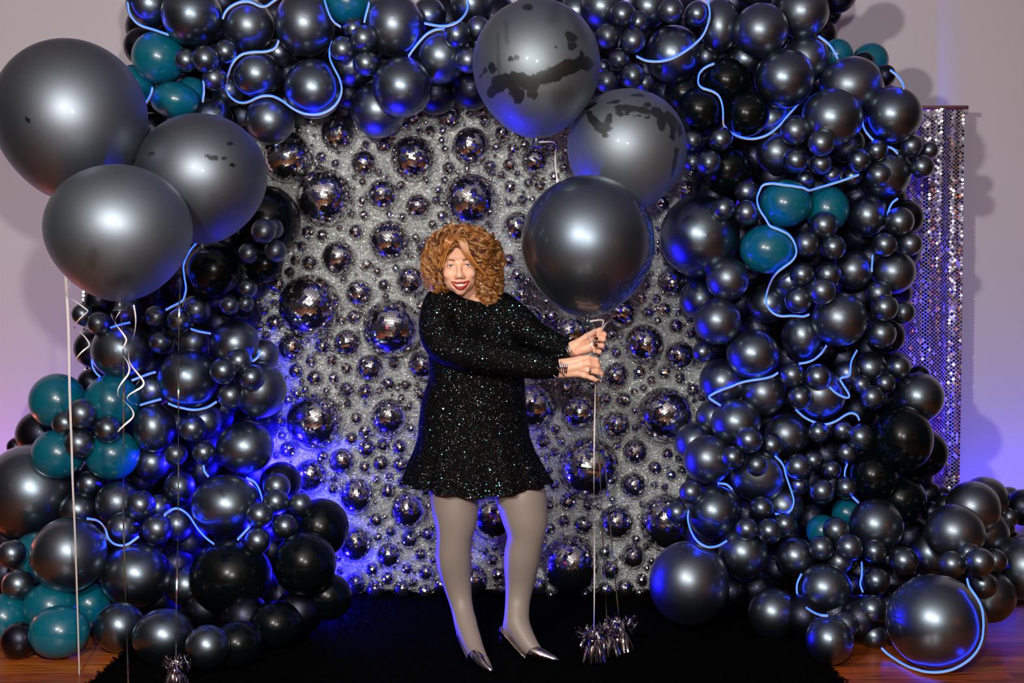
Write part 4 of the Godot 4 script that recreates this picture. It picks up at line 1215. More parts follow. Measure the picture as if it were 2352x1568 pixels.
	bl(1.389, 0.372, -0.229, 0.0556, 0.0556, "c", "small dark pearl balloon, nearest such one below right of the lower hidden teal")
	bl(1.498, 0.353, -0.243, 0.0486, 0.0486, "c", "small dark pearl balloon, nearest such one below right of the upper hidden teal")
	bl(1.365, 0.301, -0.281, 0.0508, 0.0508, "c", "small dark pearl balloon, nearest such one above right of the C-neon balloon")
	bl(1.623, 0.312, -0.250, 0.0595, 0.0595, "c", "small dark pearl balloon, nearest such one below the lowest black-green curtain ball")
	bl(1.495, 0.241, -0.203, 0.0554, 0.0554, "c", "small dark pearl balloon, nearest such one right of the C-neon balloon")
	bl(1.545, 0.434, -0.375, 0.1146, 0.1146, "c", "large dark pearl balloon, nearest such one below right of the upper hidden teal")
	bl(1.433, 0.188, -0.330, 0.0551, 0.0551, "d", "small shadowed dark balloon, nearest such one right of the C-neon balloon")
	bl(1.290, 0.202, -0.223, 0.1095, 0.1041, "c", "round dark balloon hugged by a C of neon near the floor")
	bl(1.447, 0.148, -0.103, 0.0595, 0.0595, "c", "small dark pearl balloon, second such one below right of the C-neon balloon")
	bl(1.329, 0.096, -0.066, 0.0538, 0.0538, "c", "small dark pearl balloon, nearest such one below right of the C-neon balloon")
	bl(1.452, 0.047, -0.085, 0.0506, 0.0506, "c", "small dark pearl balloon, nearest such one left of the huge neon-ringed floor balloon")
	bl(1.215, 0.091, 0.120, 0.0900, 0.0934, "c", "large dark pearl balloon, nearest such one below the C-neon balloon")
	bl(1.073, 0.106, -0.204, 0.1020, 0.1020, "c", "large dark pearl balloon, nearest such one below left of the C-neon balloon")
	bl(0.737, 0.216, -0.268, 0.1666, 0.1739, "c", "very large dark pearl balloon at the mirror wall's foot on the rug")
	bl(1.604, 0.175, 0.170, 0.1828, 0.1779, "c", "huge dark pearl balloon on the wooden floor, ringed by neon")
	bl(1.794, 0.301, -0.428, 0.0879, 0.0916, "c", "middling dark pearl balloon, nearest such one below right of the lowest black-green curtain ball")
	bl(1.827, 0.432, -0.237, 0.1204, 0.1186, "c", "large dark pearl balloon, nearest such one below right of the lowest black-green curtain ball")
	bl(2.042, 0.387, -0.475, 0.1076, 0.1076, "c", "large dark pearl balloon, second such one above right of the huge neon-ringed floor balloon")
	bl(1.953, 0.512, -0.367, 0.1125, 0.1125, "c", "large dark pearl balloon, nearest such one right of the lowest black-green curtain ball")
	bl(2.098, 0.508, -0.599, 0.1024, 0.1004, "c", "large dark pearl balloon, second such one below right of the blue balloon by the curtain")
	bl(2.260, 0.494, -0.723, 0.0495, 0.0495, "c", "small dark pearl balloon, second such one below right of the blue balloon by the curtain")
	bl(2.282, 0.467, -0.621, 0.0815, 0.0815, "d", "middling shadowed dark balloon, nearest such one below right of the blue balloon by the curtain")
	bl(1.902, 0.493, -0.513, 0.0532, 0.0532, "c", "small dark pearl balloon, nearest such one right of the lowest black-green curtain ball")
	bl(1.849, 0.457, -0.570, 0.0461, 0.0461, "d", "tiny shadowed dark balloon, nearest such one right of the lowest black-green curtain ball")
	bl(2.196, 0.433, -0.573, 0.0423, 0.0423, "c", "tiny dark pearl balloon, nearest such one below right of the blue balloon by the curtain")
	bl(2.158, 0.398, -0.526, 0.0419, 0.0419, "c", "tiny dark pearl balloon, nearest such one right of the lowest black-green curtain ball")
	bl(1.763, 0.334, -0.092, 0.0540, 0.0540, "c", "small dark pearl balloon, nearest such one above the huge neon-ringed floor balloon")
	bl(1.835, 0.376, -0.109, 0.0455, 0.0455, "c", "small dark pearl balloon, second such one below right of the lowest black-green curtain ball")
	bl(1.845, 0.360, -0.024, 0.0567, 0.0567, "c", "small dark pearl balloon, second such one above right of the huge neon-ringed floor balloon")
	bl(2.004, 0.311, -0.261, 0.0506, 0.0506, "c", "small dark pearl balloon, fourth such one above right of the huge neon-ringed floor balloon")
	bl(1.921, 0.233, -0.173, 0.0550, 0.0550, "c", "small dark pearl balloon, nearest such one above right of the huge neon-ringed floor balloon")
	bl(1.986, 0.159, -0.277, 0.1107, 0.1107, "c", "large dark pearl balloon, nearest such one above right of the huge neon-ringed floor balloon")
	bl(2.188, 0.255, -0.374, 0.1370, 0.1370, "c", "very large dark pearl balloon, nearest above right of the huge neon-ringed floor balloon")
	bl(-1.097, 1.742, -0.682, 0.1517, 0.1595, "m", "very large black balloon tucked beside the hovering grey trio")
	bl(-1.059, 1.684, -0.445, 0.0539, 0.0539, "c", "small dark pearl balloon, nearest such one below the huge black balloon")
	bl(-1.036, 1.700, -0.526, 0.0453, 0.0453, "c", "tiny dark pearl balloon, nearest such one below right of the huge black balloon")
	bl(-1.137, 1.593, -0.500, 0.0451, 0.0451, "c", "tiny dark pearl balloon, nearest such one above left of the black wall-edge balloon")
	bl(-1.022, 1.603, -0.500, 0.0489, 0.0489, "c", "small dark pearl balloon, nearest such one above right of the black wall-edge balloon")
	bl(-1.087, 1.549, -0.592, 0.0804, 0.0804, "m", "black balloon with tiny dark balloons on it by the mirror wall")
	bl(-1.316, 1.523, -0.600, 0.1189, 0.1227, "m", "large black balloon beside the neon strip under the hovering trio")
	bl(-1.148, 1.443, -0.520, 0.0434, 0.0434, "c", "tiny dark pearl balloon, nearest such one below left of the black wall-edge balloon")
	bl(-1.222, 1.370, -0.500, 0.0433, 0.0433, "c", "tiny dark pearl balloon, second such one below right of the black neon-side balloon")
	bl(-1.163, 1.377, -0.540, 0.0379, 0.0379, "c", "tiny dark pearl balloon, second such one below left of the black wall-edge balloon")
	bl(-1.394, 1.350, -0.600, 0.0653, 0.0653, "c", "small dark pearl balloon, nearest such one below left of the black neon-side balloon")
	bl(-1.445, 1.300, -0.520, 0.0529, 0.0529, "c", "small dark pearl balloon, second such one above the glitter ribbon balloon")
	bl(-1.556, 1.318, -0.550, 0.0494, 0.0494, "c", "small dark pearl balloon, nearest such one above right of the curl ribbon balloon")
	bl(-1.818, 1.388, -0.605, 0.0672, 0.0672, "d", "small shadowed dark balloon, nearest such one above left of the curl ribbon balloon")
	bl(-1.872, 1.328, -0.545, 0.0494, 0.0494, "c", "small dark pearl balloon, second such one above left of the curl ribbon balloon")
	bl(-1.787, 1.289, -0.505, 0.0528, 0.0528, "c", "small dark pearl balloon, nearest such one above left of the curl ribbon balloon")
	bl(-1.701, 1.341, -0.600, 0.0691, 0.0691, "c", "small dark pearl balloon, nearest such one above the curl ribbon balloon")
	bl(-1.713, 1.169, -0.570, 0.1338, 0.1223, "c", "wide dark balloon behind the curling silver ribbons")
	bl(-1.871, 1.174, -0.663, 0.0857, 0.0857, "d", "middling shadowed dark balloon, nearest such one left of the curl ribbon balloon")
	bl(-1.535, 1.208, -0.540, 0.0513, 0.0513, "c", "small dark pearl balloon, nearest such one right of the curl ribbon balloon")
	bl(-1.415, 1.205, -0.615, 0.0733, 0.0733, "c", "small dark pearl balloon, nearest such one above the glitter ribbon balloon")
	bl(-1.219, 1.199, -0.586, 0.1054, 0.1054, "c", "large dark pearl balloon, nearest such one above right of the glitter ribbon balloon")
	bl(-1.414, 1.049, -0.535, 0.1311, 0.1311, "c", "large dark balloon crossed by the glittering ribbon, neon at its foot")
	bl(-1.226, 1.091, -0.402, 0.0573, 0.0573, "c", "small dark pearl balloon, nearest such one right of the glitter ribbon balloon")
	bl(-1.176, 1.130, -0.475, 0.0544, 0.0544, "c", "small dark pearl balloon, third such one right of the glitter ribbon balloon")
	bl(-1.117, 1.058, -0.450, 0.0560, 0.0560, "c", "small dark pearl balloon, fourth such one right of the glitter ribbon balloon")
	bl(-1.214, 0.979, -0.477, 0.0564, 0.0564, "c", "small dark pearl balloon, second such one right of the glitter ribbon balloon")
	bl(-1.110, 0.995, -0.588, 0.1152, 0.1248, "c", "large dark pearl balloon, nearest such one right of the glitter ribbon balloon")
	bl(-1.116, 1.144, -0.681, 0.0703, 0.0703, "c", "small dark pearl balloon, nearest such one below the black wall-edge balloon")
	bl(-1.597, 0.992, -0.620, 0.0734, 0.0734, "c", "small dark pearl balloon, nearest such one left of the glitter ribbon balloon")
	bl(-1.567, 0.832, -0.550, 0.0897, 0.1069, "c", "large dark pearl balloon, nearest such one above right of the lower inner floor teal")
	bl(-1.999, 0.948, -0.570, 0.1206, 0.1206, "t", "teal balloon with the pale ribbon across, upper outer of four")
	bl(-1.754, 0.946, -0.555, 0.1203, 0.1203, "t", "teal balloon under curling silver ribbon, upper inner of four")
	bl(-1.970, 0.724, -0.497, 0.1134, 0.1077, "t", "teal balloon beneath the small dark cluster, lower outer of four")
	bl(-1.748, 0.714, -0.540, 0.1182, 0.1106, "t", "teal balloon crossed by a dark ribbon, lower inner of four")
	bl(-1.839, 0.905, -0.425, 0.0651, 0.0651, "c", "small dark pearl balloon, nearest such one below right of the upper outer floor teal")
	bl(-1.927, 0.860, -0.469, 0.0563, 0.0563, "c", "small dark pearl balloon, nearest such one below the upper outer floor teal")
	bl(-1.733, 0.838, -0.440, 0.0598, 0.0598, "c", "small dark pearl balloon, nearest such one above the lower inner floor teal")
	bl(-1.851, 0.779, -0.424, 0.0633, 0.0633, "c", "small dark pearl balloon, nearest such one above right of the lower outer floor teal")
	bl(-2.137, 0.535, -0.623, 0.2173, 0.2173, "c", "huge dark pearl balloon behind the four teal ones, cut by the edge")
	bl(-1.389, 0.835, -0.500, 0.0586, 0.0586, "c", "small dark pearl balloon, nearest such one below the glitter ribbon balloon")
	bl(-1.460, 0.721, -0.500, 0.0492, 0.0492, "c", "small dark pearl balloon, nearest such one right of the lower inner floor teal")
	bl(-1.336, 0.730, -0.490, 0.0510, 0.0510, "c", "small dark pearl balloon, nearest such one above left of the neon-cradled balloon")
	bl(-1.369, 0.856, -0.630, 0.0775, 0.0775, "c", "middling dark pearl balloon, nearest such one below the glitter ribbon balloon")
	bl(-1.599, 0.667, -0.616, 0.0774, 0.0774, "c", "middling dark pearl balloon, nearest such one right of the lower inner floor teal")
	bl(-1.173, 0.742, -0.560, 0.1263, 0.1148, "c", "large dark pearl balloon, nearest such one above the neon-cradled balloon")
	bl(-1.449, 0.577, -0.509, 0.0683, 0.0683, "c", "small dark pearl balloon, nearest such one left of the neon-cradled balloon")
	bl(-1.854, 0.586, -0.547, 0.0573, 0.0573, "c", "small dark pearl balloon, nearest such one below left of the lower inner floor teal")
	bl(-1.222, 0.514, -0.415, 0.1490, 0.1304, "c", "very large dark balloon cradled in neon beside three small ones")
	bl(-1.713, 0.510, -0.490, 0.0945, 0.0945, "c", "middling dark pearl balloon, nearest such one below the lower inner floor teal")
	bl(-1.882, 0.479, -0.485, 0.0793, 0.0793, "c", "middling dark pearl balloon, nearest such one above the gold ribbon balloon")
	bl(-1.572, 0.524, -0.363, 0.0626, 0.0626, "c", "small dark pearl balloon, nearest such one below right of the lower inner floor teal")
	bl(-1.527, 0.498, -0.451, 0.0563, 0.0563, "c", "small dark pearl balloon, second such one below right of the lower inner floor teal")
	bl(-1.642, 0.428, -0.349, 0.0680, 0.0680, "c", "small dark pearl balloon, nearest such one above the red ribbon balloon")
	bl(-1.495, 0.427, -0.337, 0.0624, 0.0624, "c", "small dark pearl balloon, nearest such one above right of the red ribbon balloon")
	bl(-1.444, 0.421, -0.457, 0.0677, 0.0677, "c", "small dark pearl balloon, nearest such one above left of the biggest black-green floor ball")
	bl(-1.054, 0.492, -0.303, 0.0564, 0.0564, "c", "small dark pearl balloon, nearest such one right of the neon-cradled balloon")
	bl(-0.947, 0.446, -0.293, 0.0545, 0.0545, "c", "small dark pearl balloon, nearest such one left of the upper black-green floor ball")
	bl(-1.053, 0.395, -0.252, 0.0541, 0.0541, "c", "small dark pearl balloon, nearest such one above right of the biggest black-green floor ball")
	bl(-1.012, 0.589, -0.450, 0.0581, 0.0581, "c", "small dark pearl balloon, third such one right of the neon-cradled balloon")
	bl(-1.000, 0.537, -0.368, 0.0553, 0.0553, "c", "small dark pearl balloon, second such one right of the neon-cradled balloon")
	bl(-0.901, 0.522, -0.390, 0.0500, 0.0500, "c", "small dark pearl balloon, nearest such one above left of the upper black-green floor ball")
	bl(-1.021, 0.585, -0.579, 0.0923, 0.0923, "d", "middling shadowed dark balloon, nearest such one above right of the neon-cradled balloon")
	bl(-1.810, 0.353, -0.186, 0.1494, 0.1529, "c", "very large dark balloon crossed by the gold-tinted ribbon")
	bl(-2.072, 0.340, -0.254, 0.0595, 0.0595, "c", "small dark pearl balloon, nearest such one left of the blocked floor teal")
	bl(-2.009, 0.234, -0.162, 0.0638, 0.0638, "c", "small dark pearl balloon, nearest such one below left of the blocked floor teal")
	bl(-2.027, 0.290, -0.394, 0.1115, 0.1115, "t", "teal balloon mostly hidden behind a wide dark balloon near the floor")
	bl(-1.882, 0.142, -0.169, 0.1101, 0.0994, "t", "egg-shaped teal balloon in front, above the lowest teal one")
	bl(-1.769, 0.118, -0.292, 0.0911, 0.0911, "t", "teal balloon behind the gold-tinted ribbon, beside the front teal egg")
	bl(-2.062, 0.099, -0.150, 0.1026, 0.1026, "t", "teal balloon cut off by the picture edge near the floor")
	bl(-1.764, 0.101, 0.042, 0.1154, 0.1018, "t", "lowest teal balloon resting on the wooden floor")
	bl(-1.918, 0.068, 0.045, 0.0712, 0.0712, "d", "middling shadowed dark balloon, nearest such one below right of the cut-off floor teal")
	bl(-1.564, 0.249, -0.266, 0.1448, 0.1303, "c", "very large dark balloon crossed by the red-tinted ribbon")
	bl(-1.556, 0.095, -0.040, 0.0985, 0.0985, "c", "large dark pearl balloon, nearest such one below right of the ribboned floor teal")
	bl(-1.334, 0.104, 0.120, 0.1167, 0.1067, "c", "large dark pearl balloon, nearest such one below right of the red ribbon balloon")
	bl(-1.124, 0.114, 0.281, 0.0803, 0.0803, "c", "middling dark pearl balloon, nearest such one left of the shaded rug balloon")
	bl(-1.373, 0.188, -0.330, 0.0826, 0.0826, "c", "middling dark pearl balloon, nearest such one left of the biggest black-green floor ball")
	bl(-1.170, 0.242, -0.269, 0.1703, 0.1594, "m", "very large black-green balloon on the rug, biggest of five")
	bl(-0.853, 0.307, -0.223, 0.1291, 0.1291, "m", "large black-green balloon in front, reaching furthest toward the mirror balls")
	bl(-0.827, 0.408, -0.457, 0.1241, 0.1278, "m", "black-green balloon behind and above, against the mirror balls")
	bl(-0.775, 0.147, -0.309, 0.1042, 0.0987, "m", "black-green balloon at the foot of the mirror ball wall")
	bl(-0.944, 0.094, -0.070, 0.1078, 0.0974, "m", "black-green balloon lying lowest on the black rug")
	bl(-1.042, 0.086, 0.160, 0.0958, 0.0892, "m", "black balloon in deep shade on the rug's near corner")
	# the balloons at the back of the garland that only show as dark gaps, one mass
	var at := []
	at.append(Transform3D(Basis.from_euler(Vector3(PI / 2, 0, 0)) * Basis.from_scale(Vector3.ONE * 0.112), Vector3(0.219, 2.536, -0.840)))
	at.append(Transform3D(Basis.from_euler(Vector3(PI / 2, 0, 0)) * Basis.from_scale(Vector3.ONE * 0.112), Vector3(0.012, 2.630, -0.840)))
	at.append(Transform3D(Basis.from_euler(Vector3(PI / 2, 0, 0)) * Basis.from_scale(Vector3.ONE * 0.112), Vector3(-1.539, 1.476, -0.840)))
	at.append(Transform3D(Basis.from_euler(Vector3(PI / 2, 0, 0)) * Basis.from_scale(Vector3.ONE * 0.112), Vector3(0.116, 2.417, -0.840)))
	at.append(Transform3D(Basis.from_euler(Vector3(PI / 2, 0, 0)) * Basis.from_scale(Vector3.ONE * 0.112), Vector3(-0.060, 2.457, -0.840)))
	at.append(Transform3D(Basis.from_euler(Vector3(PI / 2, 0, 0)) * Basis.from_scale(Vector3.ONE * 0.107), Vector3(1.077, 0.124, -0.545)))
	at.append(Transform3D(Basis.from_euler(Vector3(PI / 2, 0, 0)) * Basis.from_scale(Vector3.ONE * 0.110), Vector3(-1.451, 0.302, -0.654)))
	at.append(Transform3D(Basis.from_euler(Vector3(PI / 2, 0, 0)) * Basis.from_scale(Vector3.ONE * 0.112), Vector3(0.371, 2.425, -0.840)))
	at.append(Transform3D(Basis.from_euler(Vector3(PI / 2, 0, 0)) * Basis.from_scale(Vector3.ONE * 0.113), Vector3(-1.652, 1.412, -0.840)))
	at.append(Transform3D(Basis.from_euler(Vector3(PI / 2, 0, 0)) * Basis.from_scale(Vector3.ONE * 0.113), Vector3(1.594, 0.880, -0.840)))
	at.append(Transform3D(Basis.from_euler(Vector3(PI / 2, 0, 0)) * Basis.from_scale(Vector3.ONE * 0.113), Vector3(-1.431, 0.598, -0.826)))
	at.append(Transform3D(Basis.from_euler(Vector3(PI / 2, 0, 0)) * Basis.from_scale(Vector3.ONE * 0.113), Vector3(1.535, 1.122, -0.840)))
	at.append(Transform3D(Basis.from_euler(Vector3(PI / 2, 0, 0)) * Basis.from_scale(Vector3.ONE * 0.112), Vector3(1.593, 1.685, -0.840)))
	at.append(Transform3D(Basis.from_euler(Vector3(PI / 2, 0, 0)) * Basis.from_scale(Vector3.ONE * 0.112), Vector3(0.123, 2.709, -0.840)))
	at.append(Transform3D(Basis.from_euler(Vector3(PI / 2, 0, 0)) * Basis.from_scale(Vector3.ONE * 0.113), Vector3(1.459, 0.669, -0.840)))
	at.append(Transform3D(Basis.from_euler(Vector3(PI / 2, 0, 0)) * Basis.from_scale(Vector3.ONE * 0.102), Vector3(-1.287, 0.099, -0.295)))
	at.append(Transform3D(Basis.from_euler(Vector3(PI / 2, 0, 0)) * Basis.from_scale(Vector3.ONE * 0.100), Vector3(1.191, 0.096, -0.174)))
	at.append(Transform3D(Basis.from_euler(Vector3(PI / 2, 0, 0)) * Basis.from_scale(Vector3.ONE * 0.111), Vector3(1.356, 0.401, -0.713)))
	at.append(Transform3D(Basis.from_euler(Vector3(PI / 2, 0, 0)) * Basis.from_scale(Vector3.ONE * 0.108), Vector3(1.672, 0.144, -0.558)))
	at.append(Transform3D(Basis.from_euler(Vector3(PI / 2, 0, 0)) * Basis.from_scale(Vector3.ONE * 0.112), Vector3(1.124, 2.044, -0.840)))
	at.append(Transform3D(Basis.from_euler(Vector3(PI / 2, 0, 0)) * Basis.from_scale(Vector3.ONE * 0.112), Vector3(-1.227, 2.227, -0.840)))
	at.append(Transform3D(Basis.from_euler(Vector3(PI / 2, 0, 0)) * Basis.from_scale(Vector3.ONE * 0.107), Vector3(-1.016, 0.103, -0.508)))
	at.append(Transform3D(Basis.from_euler(Vector3(PI / 2, 0, 0)) * Basis.from_scale(Vector3.ONE * 0.113), Vector3(-1.356, 1.283, -0.840)))
	at.append(Transform3D(Basis.from_euler(Vector3(PI / 2, 0, 0)) * Basis.from_scale(Vector3.ONE * 0.112), Vector3(1.510, 1.948, -0.840)))
	at.append(Transform3D(Basis.from_euler(Vector3(PI / 2, 0, 0)) * Basis.from_scale(Vector3.ONE * 0.112), Vector3(-1.304, 1.629, -0.840)))
	at.append(Transform3D(Basis.from_euler(Vector3(PI / 2, 0, 0)) * Basis.from_scale(Vector3.ONE * 0.113), Vector3(-1.701, 0.568, -0.810)))
	at.append(Transform3D(Basis.from_euler(Vector3(PI / 2, 0, 0)) * Basis.from_scale(Vector3.ONE * 0.113), Vector3(-1.327, 0.888, -0.840)))
	at.append(Transform3D(Basis.from_euler(Vector3(PI / 2, 0, 0)) * Basis.from_scale(Vector3.ONE * 0.113), Vector3(1.131, 1.259, -0.840)))
	at.append(Transform3D(Basis.from_euler(Vector3(PI / 2, 0, 0)) * Basis.from_scale(Vector3.ONE * 0.113), Vector3(-2.184, 0.767, -0.840)))
	at.append(Transform3D(Basis.from_euler(Vector3(PI / 2, 0, 0)) * Basis.from_scale(Vector3.ONE * 0.108), Vector3(1.172, 0.198, -0.591)))
	at.append(Transform3D(Basis.from_euler(Vector3(PI / 2, 0, 0)) * Basis.from_scale(Vector3.ONE * 0.112), Vector3(0.618, 2.441, -0.840)))
	at.append(Transform3D(Basis.from_euler(Vector3(PI / 2, 0, 0)) * Basis.from_scale(Vector3.ONE * 0.112), Vector3(1.096, 1.524, -0.840)))
	at.append(Transform3D(Basis.from_euler(Vector3(PI / 2, 0, 0)) * Basis.from_scale(Vector3.ONE * 0.110), Vector3(1.784, 0.323, -0.667)))
	at.append(Transform3D(Basis.from_euler(Vector3(PI / 2, 0, 0)) * Basis.from_scale(Vector3.ONE * 0.105), Vector3(-1.531, 0.103, -0.450)))
	at.append(Transform3D(Basis.from_euler(Vector3(PI / 2, 0, 0)) * Basis.from_scale(Vector3.ONE * 0.112), Vector3(0.925, 1.868, -0.840)))
	at.append(Transform3D(Basis.from_euler(Vector3(PI / 2, 0, 0)) * Basis.from_scale(Vector3.ONE * 0.110), Vector3(-1.812, 0.309, -0.658)))
	at.append(Transform3D(Basis.from_euler(Vector3(PI / 2, 0, 0)) * Basis.from_scale(Vector3.ONE * 0.112), Vector3(0.379, 2.583, -0.840)))
	at.append(Transform3D(Basis.from_euler(Vector3(PI / 2, 0, 0)) * Basis.from_scale(Vector3.ONE * 0.113), Vector3(1.277, 1.114, -0.840)))
	at.append(Transform3D(Basis.from_euler(Vector3(PI / 2, 0, 0)) * Basis.from_scale(Vector3.ONE * 0.112), Vector3(0.699, 2.338, -0.840)))
	at.append(Transform3D(Basis.from_euler(Vector3(PI / 2, 0, 0)) * Basis.from_scale(Vector3.ONE * 0.099), Vector3(1.418, 0.096, -0.149)))
	at.append(Transform3D(Basis.from_euler(Vector3(PI / 2, 0, 0)) * Basis.from_scale(Vector3.ONE * 0.112), Vector3(1.377, 1.589, -0.840)))
	at.append(Transform3D(Basis.from_euler(Vector3(PI / 2, 0, 0)) * Basis.from_scale(Vector3.ONE * 0.113), Vector3(1.604, 1.404, -0.840)))
	at.append(Transform3D(Basis.from_euler(Vector3(PI / 2, 0, 0)) * Basis.from_scale(Vector3.ONE * 0.112), Vector3(-1.026, 2.425, -0.840)))
	at.append(Transform3D(Basis.from_euler(Vector3(PI / 2, 0, 0)) * Basis.from_scale(Vector3.ONE * 0.113), Vector3(-1.554, 0.815, -0.840)))
	at.append(Transform3D(Basis.from_euler(Vector3(PI / 2, 0, 0)) * Basis.from_scale(Vector3.ONE * 0.113), Vector3(1.319, 0.880, -0.840)))
	at.append(Transform3D(Basis.from_euler(Vector3(PI / 2, 0, 0)) * Basis.from_scale(Vector3.ONE * 0.113), Vector3(-1.688, 1.082, -0.840)))
	at.append(Transform3D(Basis.from_euler(Vector3(PI / 2, 0, 0)) * Basis.from_scale(Vector3.ONE * 0.112), Vector3(1.019, 0.509, -0.776)))
	at.append(Transform3D(Basis.from_euler(Vector3(PI / 2, 0, 0)) * Basis.from_scale(Vector3.ONE * 0.112), Vector3(-1.217, 0.561, -0.805)))
	at.append(Transform3D(Basis.from_euler(Vector3(PI / 2, 0, 0)) * Basis.from_scale(Vector3.ONE * 0.112), Vector3(0.801, 2.662, -0.840)))
	at.append(Transform3D(Basis.from_euler(Vector3(PI / 2, 0, 0)) * Basis.from_scale(Vector3.ONE * 0.107), Vector3(0.961, 0.111, -0.537)))
	at.append(Transform3D(Basis.from_euler(Vector3(PI / 2, 0, 0)) * Basis.from_scale(Vector3.ONE * 0.112), Vector3(-1.217, 1.492, -0.840)))
	at.append(Transform3D(Basis.from_euler(Vector3(PI / 2, 0, 0)) * Basis.from_scale(Vector3.ONE * 0.110), Vector3(0.889, 0.316, -0.663)))
	at.append(Transform3D(Basis.from_euler(Vector3(PI / 2, 0, 0)) * Basis.from_scale(Vector3.ONE * 0.109), Vector3(-1.080, 0.274, -0.637)))
	at.append(Transform3D(Basis.from_euler(Vector3(PI / 2, 0, 0)) * Basis.from_scale(Vector3.ONE * 0.112), Vector3(1.135, 1.757, -0.840)))
	at.append(Transform3D(Basis.from_euler(Vector3(PI / 2, 0, 0)) * Basis.from_scale(Vector3.ONE * 0.112), Vector3(-0.857, 2.544, -0.840)))
	at.append(Transform3D(Basis.from_euler(Vector3(PI / 2, 0, 0)) * Basis.from_scale(Vector3.ONE * 0.113), Vector3(-1.638, 1.251, -0.840)))
	at.append(Transform3D(Basis.from_euler(Vector3(PI / 2, 0, 0)) * Basis.from_scale(Vector3.ONE * 0.108), Vector3(1.540, 0.185, -0.583)))
	at.append(Transform3D(Basis.from_euler(Vector3(PI / 2, 0, 0)) * Basis.from_scale(Vector3.ONE * 0.101), Vector3(-0.884, 0.098, -0.246)))
	at.append(Transform3D(Basis.from_euler(Vector3(PI / 2, 0, 0)) * Basis.from_scale(Vector3.ONE * 0.109), Vector3(-1.595, 0.274, -0.637)))
	at.append(Transform3D(Basis.from_euler(Vector3(PI / 2, 0, 0)) * Basis.from_scale(Vector3.ONE * 0.112), Vector3(0.876, 2.147, -0.840)))
	at.append(Transform3D(Basis.from_euler(Vector3(PI / 2, 0, 0)) * Basis.from_scale(Vector3.ONE * 0.112), Vector3(1.205, 1.956, -0.840)))
	at.append(Transform3D(Basis.from_euler(Vector3(PI / 2, 0, 0)) * Basis.from_scale(Vector3.ONE * 0.088), Vector3(-0.763, 2.266, -0.840)))
	at.append(Transform3D(Basis.from_euler(Vector3(PI / 2, 0, 0)) * Basis.from_scale(Vector3.ONE * 0.112), Vector3(-1.080, 2.678, -0.840)))
	at.append(Transform3D(Basis.from_euler(Vector3(PI / 2, 0, 0)) * Basis.from_scale(Vector3.ONE * 0.112), Vector3(1.692, 2.123, -0.840)))
	at.append(Transform3D(Basis.from_euler(Vector3(PI / 2, 0, 0)) * Basis.from_scale(Vector3.ONE * 0.112), Vector3(-1.344, 2.472, -0.840)))
	at.append(Transform3D(Basis.from_euler(Vector3(PI / 2, 0, 0)) * Basis.from_scale(Vector3.ONE * 0.112), Vector3(1.346, 2.298, -0.840)))
	at.append(Transform3D(Basis.from_euler(Vector3(PI / 2, 0, 0)) * Basis.from_scale(Vector3.ONE * 0.113), Vector3(-1.191, 0.823, -0.840)))
	at.append(Transform3D(Basis.from_euler(Vector3(PI / 2, 0, 0)) * Basis.from_scale(Vector3.ONE * 0.089), Vector3(0.946, 1.179, -0.840)))
	at.append(Transform3D(Basis.from_euler(Vector3(PI / 2, 0, 0)) * Basis.from_scale(Vector3.ONE * 0.112), Vector3(0.483, 2.425, -0.840)))
	at.append(Transform3D(Basis.from_euler(Vector3(PI / 2, 0, 0)) * Basis.from_scale(Vector3.ONE * 0.088), Vector3(-1.489, 1.581, -0.840)))
	at.append(Transform3D(Basis.from_euler(Vector3(PI / 2, 0, 0)) * Basis.from_scale(Vector3.ONE * 0.064), Vector3(1.905, 0.502, -0.772)))
	at.append(Transform3D(Basis.from_euler(Vector3(PI / 2, 0, 0)) * Basis.from_scale(Vector3.ONE * 0.113), Vector3(1.730, 0.945, -0.840)))
	at.append(Transform3D(Basis.from_euler(Vector3(PI / 2, 0, 0)) * Basis.from_scale(Vector3.ONE * 0.112), Vector3(0.243, 2.409, -0.840)))
	at.append(Transform3D(Basis.from_euler(Vector3(PI / 2, 0, 0)) * Basis.from_scale(Vector3.ONE * 0.064), Vector3(-1.947, 1.009, -0.840)))
	at.append(Transform3D(Basis.from_euler(Vector3(PI / 2, 0, 0)) * Basis.from_scale(Vector3.ONE * 0.111), Vector3(-1.516, 0.466, -0.751)))
	at.append(Transform3D(Basis.from_euler(Vector3(PI / 2, 0, 0)) * Basis.from_scale(Vector3.ONE * 0.112), Vector3(-0.570, 2.480, -0.840)))
	at.append(Transform3D(Basis.from_euler(Vector3(PI / 2, 0, 0)) * Basis.from_scale(Vector3.ONE * 0.112), Vector3(-0.299, 2.670, -0.840)))
	at.append(Transform3D(Basis.from_euler(Vector3(PI / 2, 0, 0)) * Basis.from_scale(Vector3.ONE * 0.112), Vector3(1.343, 1.733, -0.840)))
	at.append(Transform3D(Basis.from_euler(Vector3(PI / 2, 0, 0)) * Basis.from_scale(Vector3.ONE * 0.112), Vector3(1.703, 1.844, -0.840)))
	at.append(Transform3D(Basis.from_euler(Vector3(PI / 2, 0, 0)) * Basis.from_scale(Vector3.ONE * 0.112), Vector3(1.480, 0.546, -0.797)))
	at.append(Transform3D(Basis.from_euler(Vector3(PI / 2, 0, 0)) * Basis.from_scale(Vector3.ONE * 0.112), Vector3(0.594, 2.615, -0.840)))
	at.append(Transform3D(Basis.from_euler(Vector3(PI / 2, 0, 0)) * Basis.from_scale(Vector3.ONE * 0.113), Vector3(-1.756, 0.839, -0.840)))
	at.append(Transform3D(Basis.from_euler(Vector3(PI / 2, 0, 0)) * Basis.from_scale(Vector3.ONE * 0.100), Vector3(-1.091, 0.096, -0.174)))
